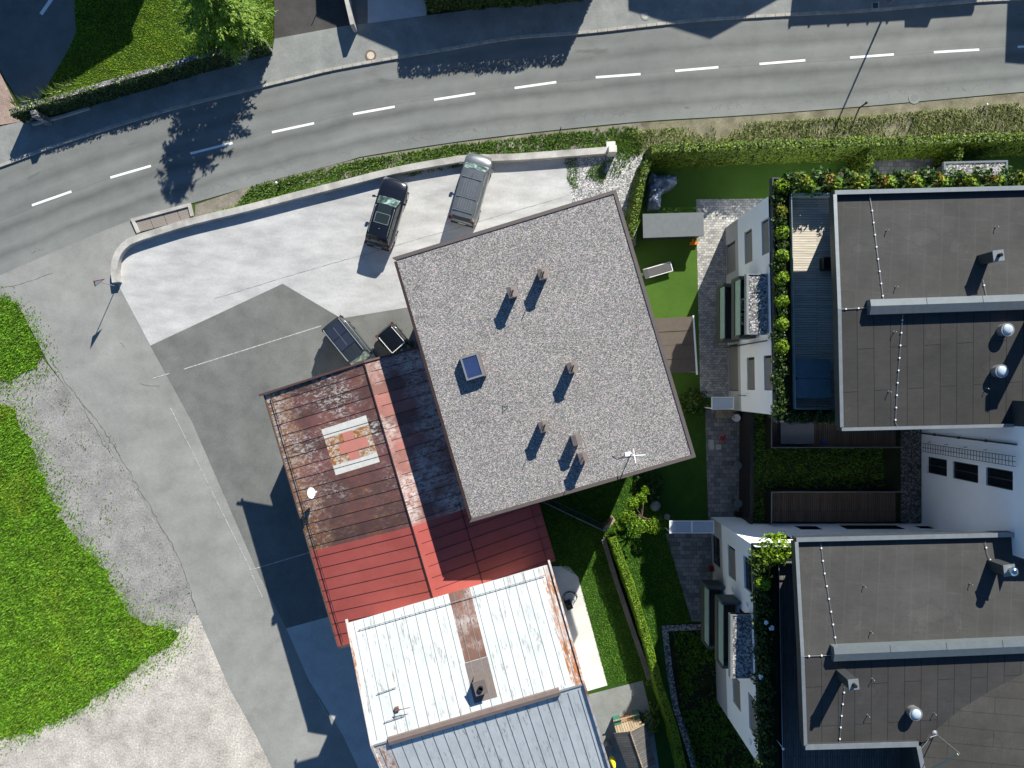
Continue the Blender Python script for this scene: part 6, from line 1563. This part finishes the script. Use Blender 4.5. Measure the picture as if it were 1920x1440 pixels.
a3, wt, zr = car('parked_van', 'slate grey camper van with solar panels on its roof beside the red house', (-11.1, 2.60), math.atan2(-.779, .628), pk(cat='van', L=4.15, W=1.80, H=1.95, belt=1.1, hood=1.02, nose=.5, ws_base=1.35, ws_top=.95, rw_top=-1.92, rw_base=-2.02, fw=.75, rw=.85, paint=dgr, tall=True, rails=M['zinc'], railr=.03, tumble=.82, z=.01))
for i, (x, y) in enumerate(((-1.25, -.29), (-1.25, .29), (-.35, -.29), (-.35, .29))):
    mb = MB(); mb.box((x, y, zr + .03), (.86, .55, .04)); mb.build('solar_panel', plain('solar_cells', (.03, .04, .065), .15, .2) if i == 0 else bpy.data.materials['solar_cells'], a3, local=True)
mb = MB(); mb.box((-.8, 0, zr + .056), (1.5, .02, .02)); mb.build('cable_duct', M['steel'], a3, local=True)
a4, wt, zr = car('parked_car', 'small black car with pale roof rails between the camper van and the big house', (-7.9, 2.68), math.atan2(-.757, .654), pk(L=3.0, W=1.62, H=1.58, belt=1.0, hood=.92, nose=.45, ws_base=.75, ws_top=.38, rw_top=-1.22, rw_base=-1.38, fw=.6, rw=.55, paint=blk2, nwin=2, rails=M['whiteplastic'], railr=.018, tumble=.78, z=.01))
mb = MB(); mb.box((.28, 0, zr + .04), (.035, 1.05, .03)); mb.build('cross_bar', M['whiteplastic'], a4, local=True)

# ================================================================== gardens
def flat_roof_shed(name, label, px4, z, roofm, edgem, wallm, cat='shed', gravel=False, post=False):
    P_ = [W(*p, z) for p in px4]; cc = sum(P_, Vector()) / 4
    root = thing(name, label, cat, (cc.x, cc.y, 0))
    mb = MB(); mb.prism([(cc.x + (p.x - cc.x) * .93, cc.y + (p.y - cc.y) * .88) for p in P_], 0, z - .14); mb.build('wall', wallm, root)
    mb = MB(); mb.prism([p.xy[:] for p in P_], z - .13, z); mb.build('roof', edgem if gravel else roofm, root)
    if gravel:
        mb = MB(); I = inset(P_, .12); mb.prism([p.xy[:] for p in I], z - .02, z + .02)
        mb.build('gravel', M['whitestones'], root)
        mb = MB()
        for i in range(4):
            a, b, c_, d_ = P_[i], P_[(i + 1) % 4], I[(i + 1) % 4], I[i]; mb.prism([a.xy[:], b.xy[:], c_.xy[:], d_.xy[:]], z - .01, z + .09 + .002 * (i % 2))
        mb.build('coping', edgem, root)
    return root
s1 = flat_roof_shed('garden_shed', 'small shed with a smooth flat grey roof on the turf', [(1205, 401), (1319, 398), (1320, 442), (1206, 446)], 1.45, plain('pale_roof_sheet', (.135, .15, .16), .6, .1, .08), M['zinc'], M['anthracite'])
s2 = flat_roof_shed('garden_shed', 'gravel roofed shed with grey metal edge behind the north planter', [(1768, 304), (1888, 301), (1890, 350), (1770, 352)], 2.6, M['zinc'], M['zincblue'], M['anthracite'], gravel=True)
b = W(1300, 457); mb = MB(); mb.box((b.x, b.y, .12), (.5, .2, .24), .05); mb.box((b.x - .1, b.y + .1, .3), (.1, .3, .12), .05); o = mb.build('toy_step', plain('orange_plastic', (.75, .22, .02), .4)); tag(o, 'orange plastic step beside the flat grey shed', 'step')
mb = MB(); b = W(1753, 330); mb.box((b.x, b.y, .70), (.62, .55, .04)); 
for x in (-.25, .25):
    for y in (-.2, .2): mb.box((b.x + x, b.y + y, .34), (.05, .05, .68))
mb.box((b.x - .5, b.y + .1, .35), (.3, .4, .7)); o = mb.build('garden_table', M['whiteplastic']); tag(o, 'white garden table beside the gravel roofed shed', 'table')
mb = MB(); b = W(1580, 333); mb.box((b.x, b.y, .2), (.9, .5, .4)); mb.box((b.x, b.y, .42), (.95, .55, .03)); o = mb.build('storage_box', M['oldwood']); tag(o, 'low wooden box at the end of the short cross hedge', 'box')
# sun lounger
b = W(1232, 508); lo = thing('sun_lounger', 'grey sun lounger with pale frame on the sunny turf', 'sun lounger', (b.x, b.y, 0), math.radians(16))
mb = MB(); mb.box((.05, 0, .34), (1.75, .58, .05)); mb.build('mattress', plain('grey_canvas', (.09, .09, .095), .8), lo, local=True)
mb = MB(); mb.bar((-.72, 0, .36), (-1.1, 0, .60), .60, .05); mb.build('backrest', plain('dark_canvas', (.05, .05, .055), .8), lo, local=True)
mb = MB()
for y in (-.32, .32): mb.bar((-1.0, y, .33), (1.0, y, .33), .05, .05)
mb.bar((.98, -.32, .33), (.98, .32, .33), .05, .05); mb.bar((-.72, -.32, .33), (-.72, .32, .33), .05, .05); mb.build('frame', M['whiteplastic'], lo, local=True)
for x in (-.7, .8):
    for y in (-.3, .3): mb = MB(); mb.box((x, y, .16), (.05, .05, .32)); mb.build('leg', M['whiteplastic'], lo, local=True)
# covered garden furniture
t = NT('tarpaulin_painted_sheen', .22, 0, .6); t.color(t.ramp(t.noise(1.6, 5, .7), [(.3, (.05, .07, .11)), (.55, (.15, .19, .26)), (.66, (.55, .6, .66))])); t.bump(t.noise(3, 5, .6, dist=1.5), .8, .08)  # pale end of the ramp is sheen painted into the tarpaulin colour
tp_ = PL([(1219, 320), (1240, 327), (1270, 326), (1272, 343), (1262, 351), (1247, 358), (1240, 366), (1242, 376), (1238, 391), (1214, 390), (1217, 355)], .75)
xs = [p[0] for p in tp_]; ys = [p[1] for p in tp_]
gx = np.arange(min(xs) - .1, max(xs) + .1, .09); gy = np.arange(min(ys) - .1, max(ys) + .1, .09)
XX, YY = np.meshgrid(gx, gy, indexing='ij'); ins = inside(tp_, XX.ravel(), YY.ravel()).reshape(XX.shape)
dist = np.zeros(XX.shape); cur = ins.copy()
for k in range(4):
    dist += cur; nc = cur.copy(); nc[1:] &= cur[:-1]; nc[:-1] &= cur[1:]; nc[:, 1:] &= cur[:, :-1]; nc[:, :-1] &= cur[:, 1:]; cur = nc
ZZ = np.where(dist == 0, .02, .62 + .05 * dist) + (value_noise(XX, YY, 2.2, 3) - .5) * .22 * (dist > 0) + (value_noise(XX, YY, 6.0, 4) - .5) * .10 * (dist > 0)
mb = MB(); nx, ny = XX.shape
mb.v = [(float(XX[i, j]), float(YY[i, j]), float(ZZ[i, j])) for i in range(nx) for j in range(ny)]
near = ins.copy(); near[1:] |= ins[:-1]; near[:-1] |= ins[1:]; near[:, 1:] |= ins[:, :-1]; near[:, :-1] |= ins[:, 1:]
for i in range(nx - 1):
    for j in range(ny - 1):
        if near[i, j] and near[i + 1, j] and near[i, j + 1] and near[i + 1, j + 1]: mb.f.append((i * ny + j, (i + 1) * ny + j, (i + 1) * ny + j + 1, i * ny + j + 1)); mb.mi.append(0)
o = mb.build('covered_furniture', t.m, smooth=True, recalc=False); tag(o, 'garden furniture under a wrinkled blue grey tarpaulin beside the slanting hedge', 'covered furniture')
# canvas awning with a white beam
aq = [W(1222, 597, 2.3), W(1299, 593, 2.3), W(1306, 697, 2.3), W(1250, 700, 2.3)]
aw = thing('awning', 'brown canvas awning with a pale beam beside the gravel roofed house', 'awning', (aq[0].x, aq[0].y, 0))
mb = MB()
for k in range(4):
    a, b = aq[0].lerp(aq[3], k / 4 + .004), aq[1].lerp(aq[2], k / 4 + .004); c_, d_ = aq[1].lerp(aq[2], (k + 1) / 4), aq[0].lerp(aq[3], (k + 1) / 4)
    dz = Vector((0, 0, -.03 * (k % 2))); mb.add([a + dz, b + dz, c_ + dz, d_ + dz, a + dz - Vector((0, 0, .02)), b + dz - Vector((0, 0, .02)), c_ + dz - Vector((0, 0, .02)), d_ + dz - Vector((0, 0, .02))], [(0, 1, 2, 3), (7, 6, 5, 4), (0, 4, 5, 1), (1, 5, 6, 2), (2, 6, 7, 3), (3, 7, 4, 0)])
mb.build('canvas', plain('brown_canvas', (.105, .085, .07), .85, 0, .08), aw)
mb = MB(); mb.bar(aq[1] + Vector((.03, .05, .02)), aq[2] + Vector((.03, -.2, .02)), .10, .10); mb.build('beam', M['whiteplastic'], aw)
for q_ in (aq[1], aq[2]): mb = MB(); mb.tube([(q_.x, q_.y, 0), (q_.x, q_.y, 2.25)], .04, 8); mb.build('post', M['steel'], aw)
for k in range(1, 4): mb = MB(); mb.bar(aq[0].lerp(aq[3], k / 4) - Vector((0, 0, .04)), aq[1].lerp(aq[2], k / 4) - Vector((0, 0, .04)), .04, .04); mb.build('rib', M['anthracite'], aw)
def canopy(label, x0, y0, x1, y1, n, z=2.3):
    a, b = W(x0, y0, z), W(x1, y1, z); root = thing('canopy', label, 'canopy', (a.x, a.y, 0)); w = (b.x - a.x) / n
    for k in range(n):
        mb = MB(); mb.box((a.x + w * (k + .5), (a.y + b.y) / 2, z), (w - .1, a.y - b.y - .1, .02)); mb.build('panel', M['frosted'], root)
        mb = MB()
        for yy in (a.y, b.y): mb.box((a.x + w * (k + .5), yy, z), (w, .06, .07))
        for xx in (a.x + w * k + .03, a.x + w * (k + 1) - .03): mb.box((xx, (a.y + b.y) / 2, z), (.06, a.y - b.y - .06, .07))
        mb.build('frame', M['whiteplastic'], root)
    for xx in (a.x + .05, b.x - .05): mb = MB(); mb.box((xx, b.y + .05, z / 2 - .03), (.06, .06, z - .06)); mb.build('post', M['whiteplastic'], root)
canopy('small single panel frosted canopy with white frame at the north block', 1334, 745, 1376, 767, 1)
canopy('long two panel frosted canopy with white frame at the south block', 1255, 977, 1339, 999, 2)
# middle garden: dark fence, wooden corner, low wall
f0, f1 = XY(1005, 930, 0), XY(1132, 990, 0)
fe = thing('fence', 'dark metal garden fence running from the house towards the wooden corner', 'fence', (f0[0], f0[1], 0)); d_ = (Vector(f1) - Vector(f0))
mb = MB(); mb.bar((*f0, .65), (*f1, .65), .03, 1.1); mb.build('panel', M['anthracite'], fe)
mb = MB(); mb.bar((*f0, 1.3), (*f1, 1.3), .07, .05); mb.bar((f0[0] + .12, f0[1] + .22, .25), (f1[0] + .12, f1[1] + .22, .25), .05, .05); mb.build('rail', M['zincblue'], fe)
for k in range(5): p = Vector(f0) + d_ * (k / 4); mb = MB(); mb.box((p.x + .03, p.y + .05, .68), (.07, .07, 1.36), .4); mb.build('post', M['anthracite'], fe)
wq = [XY(1133, 994, 1.3), XY(1152, 973, 1.3)]
mb = MB(); mb.bar((*wq[0], .62), (*wq[1], .62), .10, 1.2); mb.bar((*wq[0], 1.27), (*wq[1], 1.27), .26, .07); mb.box((wq[0][0], wq[0][1], .7), (.14, .14, 1.42), .7); o = mb.build('wooden_fence', M['oldwood']); tag(o, 'short weathered wooden fence piece forming the garden corner', 'fence')
mb = MB(); mb.wallpath(PL([(1128, 1012), (1150, 1085), (1182, 1180), (1203, 1240), (1214, 1276)], .6), -.30, 0, .6); o = mb.build('garden_wall', asphalt('brown_concrete', (.13, .115, .10), (.19, .17, .15), .8, 14, .2, .15).m); tag(o, 'low brown concrete wall along the narrow hedge of the middle garden', 'wall')
# hose pump on the path
b = W(1066, 1134, .3); hp = thing('garden_pump', 'dark garden pump with a looped hose on the pale path', 'pump', (b.x, b.y, 0))
mb = MB(); mb.box((b.x, b.y, .3), (.45, .55, .5), .4); mb.lathe((b.x + .05, b.y + .12, .55), [(.18, 0), (.16, .15), (.05, .22)], 12); mb.build('body', M['black'], hp)
mb = MB(); pts = [(b.x + .1 + .55 * math.cos(t_ * .5) * (1 - t_ * .012), b.y + .45 + .42 * math.sin(t_ * .5), .05 + t_ * .012) for t_ in range(22)]; mb.tube(pts, .022, 6); mb.build('hose', M['black'], hp)
# garden shed at the bottom, with play deck
zr_, ze_ = 2.6, 2.05
S_ = [W(1151, 1375, ze_), W(1178, 1446, ze_), W(1182, 1372, zr_), W(1206, 1442, zr_), W(1209, 1358, ze_), W(1231, 1432, ze_)]
cc = sum(S_, Vector()) / 6; gs = thing('garden_shed', 'little gabled wooden shed with slatted dark roof next to the pale house', 'shed', (cc.x, cc.y, 0))
mb = MB(); dn = Vector((0, 0, -.06))
for a, b, c_, d_ in ((0, 1, 3, 2), (2, 3, 5, 4)): vs = [S_[a], S_[b], S_[c_], S_[d_]]; vs += [v + dn for v in vs]; mb.add(vs, [(0, 1, 2, 3), (7, 6, 5, 4), (0, 4, 5, 1), (1, 5, 6, 2), (2, 6, 7, 3), (3, 7, 4, 0)])
mb.build('roof', planks('shed_roof_boards', (.10, .095, .092), (.135, .128, .122), (.04, .04, .04), .16, -.3), gs)
mb = MB(); mb.bar(S_[2] + Vector((0, .0, .03)), S_[3] + Vector((0, 0, .03)), .08, .05); mb.bar(S_[2] + Vector((-.02, .04, .02)), S_[4] + Vector((0, .04, .02)), .08, .08); mb.build('ridge_board', M['oldwood'], gs)
W4 = [S_[0], S_[1], S_[5], S_[4]]; I = [(cc.x + (p.x - cc.x) * .85, cc.y + (p.y - cc.y) * .88) for p in W4]; mb = MB(); mb.prism(I, 0, ze_ - .02); mb.build('wall', M['oldwood'], gs)
pd = thing('play_deck', 'wooden play deck with green side panels in front of the little shed', 'play deck', (*XY(1175, 1360), 0))
mb = MB(); mb.prism(PL([(1165, 1350), (1187, 1344), (1194, 1364), (1168, 1373)], .5), 0, .5); mb.build('deck', planks('orange_boards', (.40, .20, .10), (.48, .26, .14), (.15, .07, .04), .12, -.3), pd)
for q_ in ([(1151, 1353), (1164, 1350), (1168, 1372), (1157, 1375)], [(1188, 1343), (1199, 1340), (1203, 1360), (1195, 1363)]): mb = MB(); mb.prism(PL(q_, .8), 0, .8); mb.build('side_panel', plain('green_paint', (.035, .16, .12), .5), pd)
mb = MB(); mb.bar((*XY(1150, 1352, .95), .95), (*XY(1199, 1339, .95), .95), .06, .06); mb.build('rail', M['oldwood'], pd)
b = W(1144, 1410); pr_ = thing('parasol', 'folded yellow parasol beside the pale blue roof edge', 'parasol', (b.x, b.y, 0))
mb = MB(); mb.tube([(b.x, b.y, 0), (b.x, b.y, 2.3)], .025, 6); mb.build('pole', M['whiteplastic'], pr_)
mb = MB(); mb.lathe((b.x, b.y, .9), [(.2, 0), (.22, .3), (.12, 1.0), (.03, 1.35)], 10); mb.build('canopy', plain('yellow_fabric', (.72, .62, .03), .7), pr_)
b = W(1139, 1394); mb = MB(); mb.lathe((b.x, b.y, 0), [(.25, 0), (.28, .75), (.30, .8), (.26, .82), (.1, .84)], 16); o = mb.build('rain_barrel', M['zincblue']); tag(o, 'grey rain barrel next to the folded yellow parasol', 'barrel')
# shaded patio of the north block
b = W(1356, 777); bn = thing('garden_bench', 'slatted bench under the north canopy on the shaded patio', 'bench', (b.x, b.y, 0))
mb = MB()
for k in range(5): mb.box((b.x, b.y - .2 + .1 * k, .45), (1.35, .07, .03))
mb.build('seat', M['oldwood'], bn)
mb = MB()
for k in range(3): mb.box((b.x, b.y + .27, .58 + .12 * k), (1.35, .03, .08))
mb.build('backrest', M['oldwood'], bn)
for x in (-.6, .6): mb = MB(); mb.box((b.x + x, b.y, .22), (.06, .45, .44)); mb.build('leg', M['anthracite'], bn)
def pot(px, py, r, h, mat, label, leafmat=None, cat='flower pot'):
    b = W(px, py); root = thing('flower_pot', label, cat, (b.x, b.y, 0))
    mb = MB(); mb.lathe((b.x, b.y, 0), [(r * .75, 0), (r, h), (r * .88, h), (r * .85, h - .05), (.02, h - .05)], 18); mb.build('pot', mat, root)
    if leafmat is not None:
        V_ = shrub_mesh('yellow', r * 1.2, r, 160, (.04, .08), 88, .8, .2); V_ = V_ + np.array([b.x, b.y, h - .05]); np_mesh('plant', V_, 4, [leafmat], parent=root)
pot(1377, 783, .27, .5, M['whiteplastic'], 'round white pot beside the slatted bench')
PINK = leaf('pink_petals', [(0, (.45, .08, .12)), (1, (.75, .25, .28))]); RED = leaf('red_petals', [(0, (.25, .03, .04)), (1, (.4, .06, .07))])
pot(1352, 821, .22, .3, M['anthracite'], 'dark pot with pink flowers on the shaded patio', PINK)
pot(1332, 1064, .2, .3, M['anthracite'], 'dark pot with red flowers on the patio of the south block', RED)
for i, (px, py, lb) in enumerate(((1383, 873, 'round grey garden table in the middle of the shaded patio'), (1384, 944, 'round grey garden table near the stools at the south end of the shaded patio'))):
    b = W(px, py, .7); root = thing('round_table', lb, 'table', (b.x, b.y, 0), 0, 'round tables on the shaded patio')
    mb = MB(); mb.lathe((b.x, b.y, .68), [(.30, 0), (.30, .04), (.02, .042)], 22); mb.build('tabletop', M['zincblue'], root); mb = MB(); mb.lathe((b.x, b.y, 0), [(.22, 0), (.05, .05), (.04, .68)], 12); mb.build('leg', M['anthracite'], root)
b = W(1385, 962); gl_ = thing('garden_stool', 'dark square stool behind the southern round table', 'stool', (b.x, b.y, 0)); mb = MB(); mb.box((b.x, b.y, .45), (.65, .4, .06)); mb.build('seat', M['black'], gl_)
for x in (-.28, .28): mb = MB(); mb.box((b.x + x, b.y, .21), (.05, .36, .42)); mb.build('leg', M['black'], gl_)
for i, (px, py, lb) in enumerate(((1333, 829, 'pale stepping slab left of the pink flower pot'), (1334, 838, 'pale stepping slab nearest the lawn edge of the shaded patio'), (1347, 838, 'pale stepping slab below the pink flower pot'))):
    b = W(px, py, .03); mb = MB(); mb.box((b.x, b.y, .03), (.38, .36, .05)); o = mb.build('stepping_slab', M['walltop']); tag(o, lb, 'slab')
# terrace things
b = W(1525, 710, 8.85); ht = thing('hot_tub', 'covered hot tub with a rounded blue grey lid on the roof terrace', 'hot tub', (b.x, b.y, 8.02))
def rrect(cx, cy, w, h, r, n=5): return [(cx + sx * (w / 2 - r) + r * math.cos(a0 + math.pi / 2 * k / n), cy + sy * (h / 2 - r) + r * math.sin(a0 + math.pi / 2 * k / n)) for sx, sy, a0 in ((1, 1, 0), (-1, 1, math.pi / 2), (-1, -1, math.pi), (1, -1, math.pi * 1.5)) for k in range(n + 1)]
mb = MB(); mb.prism(rrect(b.x, b.y, 2.0, 2.2, .22), 8.025, 8.72); mb.build('tub', M['deckdark'], ht)
LID = plain('hot_tub_lid', (.10, .16, .19), .35, 0, .15)
for s_ in (-1, 1): mb = MB(); mb.prism(rrect(b.x, b.y + s_ * .575, 2.08, 1.13, .2), 8.73, 8.85); mb.build('lid', LID, ht)
b = W(1548, 495, 8.3); mb = MB(); mb.box((b.x + .1, b.y, 8.34), (.7, .7, .6)); mb.box((b.x + .35, b.y, 8.75), (.15, .7, .4)); o = mb.build('lounge_chair', M['black']); tag(o, 'dark lounge chair on the shaded part of the roof terrace', 'chair')
for i, (y0, y1, lb) in enumerate(((5.3, 4.6, 'white planter box with green bush on the upper balcony, northern one'), (4.4, 3.7, 'white planter box with green bush on the upper balcony, southern one'))):
    root = thing('planter_box', lb, 'planter', (14.5, (y0 + y1) / 2, 5.32), 0, 'planter boxes on the upper balcony')
    mb = MB(); mb.prism([(14.2, y1), (14.75, y1), (14.75, y0), (14.2, y0)], 5.325, 5.85); mb.build('box', M['whiteplastic'], root)
    V_ = shrub_mesh('yellow', .30, .28, 220, (.05, .1), 95 + i, .8, .2) + np.array([14.52, (y0 + y1) / 2, 5.8]); np_mesh('plant', V_, 4, [LF['thuja']], parent=root)
c = W(1495, 808, 2.9); mb = MB(); mb.prism(rrect(c.x, c.y, 2.2, 1.7, .12), 2.56, 2.95); o = mb.build('daybed', plain('grey_outdoor_fabric', (.13, .135, .15), .8)); tag(o, 'large grey daybed on the north deck of the garage roof', 'daybed')
c = W(1545, 828, 2.6); mb = MB(); mb.box((c.x, c.y, 2.63), (.35, .16, .12), .1); mb.box((c.x + .1, c.y, 2.72), (.12, .1, .06), .1); o = mb.build('toy', plain('blue_plastic', (.03, .05, .35), .4)); tag(o, 'small blue toy beside the grey daybed', 'toy')
# ================================================================== camera, sky, sun
cam = bpy.data.cameras.new('camera'); co_ = bpy.data.objects.new('camera', cam); C.objects.link(co_)
cam.sensor_width = 36.0; cam.sensor_fit = 'HORIZONTAL'; cam.lens = 36.0 * F / 1920.0
co_.location = (0, 0, H); co_.rotation_euler = (0, 0, 0); cam.clip_end = 1500; cam.clip_start = .5
SC.camera = co_
wd = bpy.data.worlds.new('World'); SC.world = wd; wd.use_nodes = True
nt = wd.node_tree; nt.nodes.clear()
ow = nt.nodes.new('ShaderNodeOutputWorld'); bg = nt.nodes.new('ShaderNodeBackground'); sk = nt.nodes.new('ShaderNodeTexSky')
sk.sky_type = 'NISHITA'; sk.sun_disc = False; sk.sun_elevation = SUN_EL; sk.sun_rotation = math.atan2(SUN_DIR2.x, SUN_DIR2.y)
sk.altitude = 900; sk.air_density = 1.0; sk.dust_density = .15; sk.ozone_density = 5.0
bg.inputs['Strength'].default_value = .058
tn = nt.nodes.new('ShaderNodeMix'); tn.data_type = 'RGBA'; tn.blend_type = 'MULTIPLY'; tn.inputs[0].default_value = 1.0; tn.inputs[7].default_value = (.82, 1.02, 1.10, 1)
nt.links.new(sk.outputs[0], tn.inputs[6]); nt.links.new(tn.outputs[2], bg.inputs[0]); nt.links.new(bg.outputs[0], ow.inputs[0])
sl = bpy.data.lights.new('sun', 'SUN'); sl.energy = 4.8; sl.angle = math.radians(.53); sl.color = (1.0, .955, .845)
so_ = bpy.data.objects.new('sun', sl); C.objects.link(so_)
sv = Vector((SUN_DIR2.x * math.cos(SUN_EL), SUN_DIR2.y * math.cos(SUN_EL), math.sin(SUN_EL)))
so_.rotation_euler = sv.to_track_quat('Z', 'Y').to_euler(); so_.location = sv * 80
vs_ = SC.view_settings; vs_.view_transform = 'Standard'; vs_.look = 'None'; vs_.gamma = 1.0; vs_.exposure = 0.85
SC.display_settings.display_device = 'sRGB'
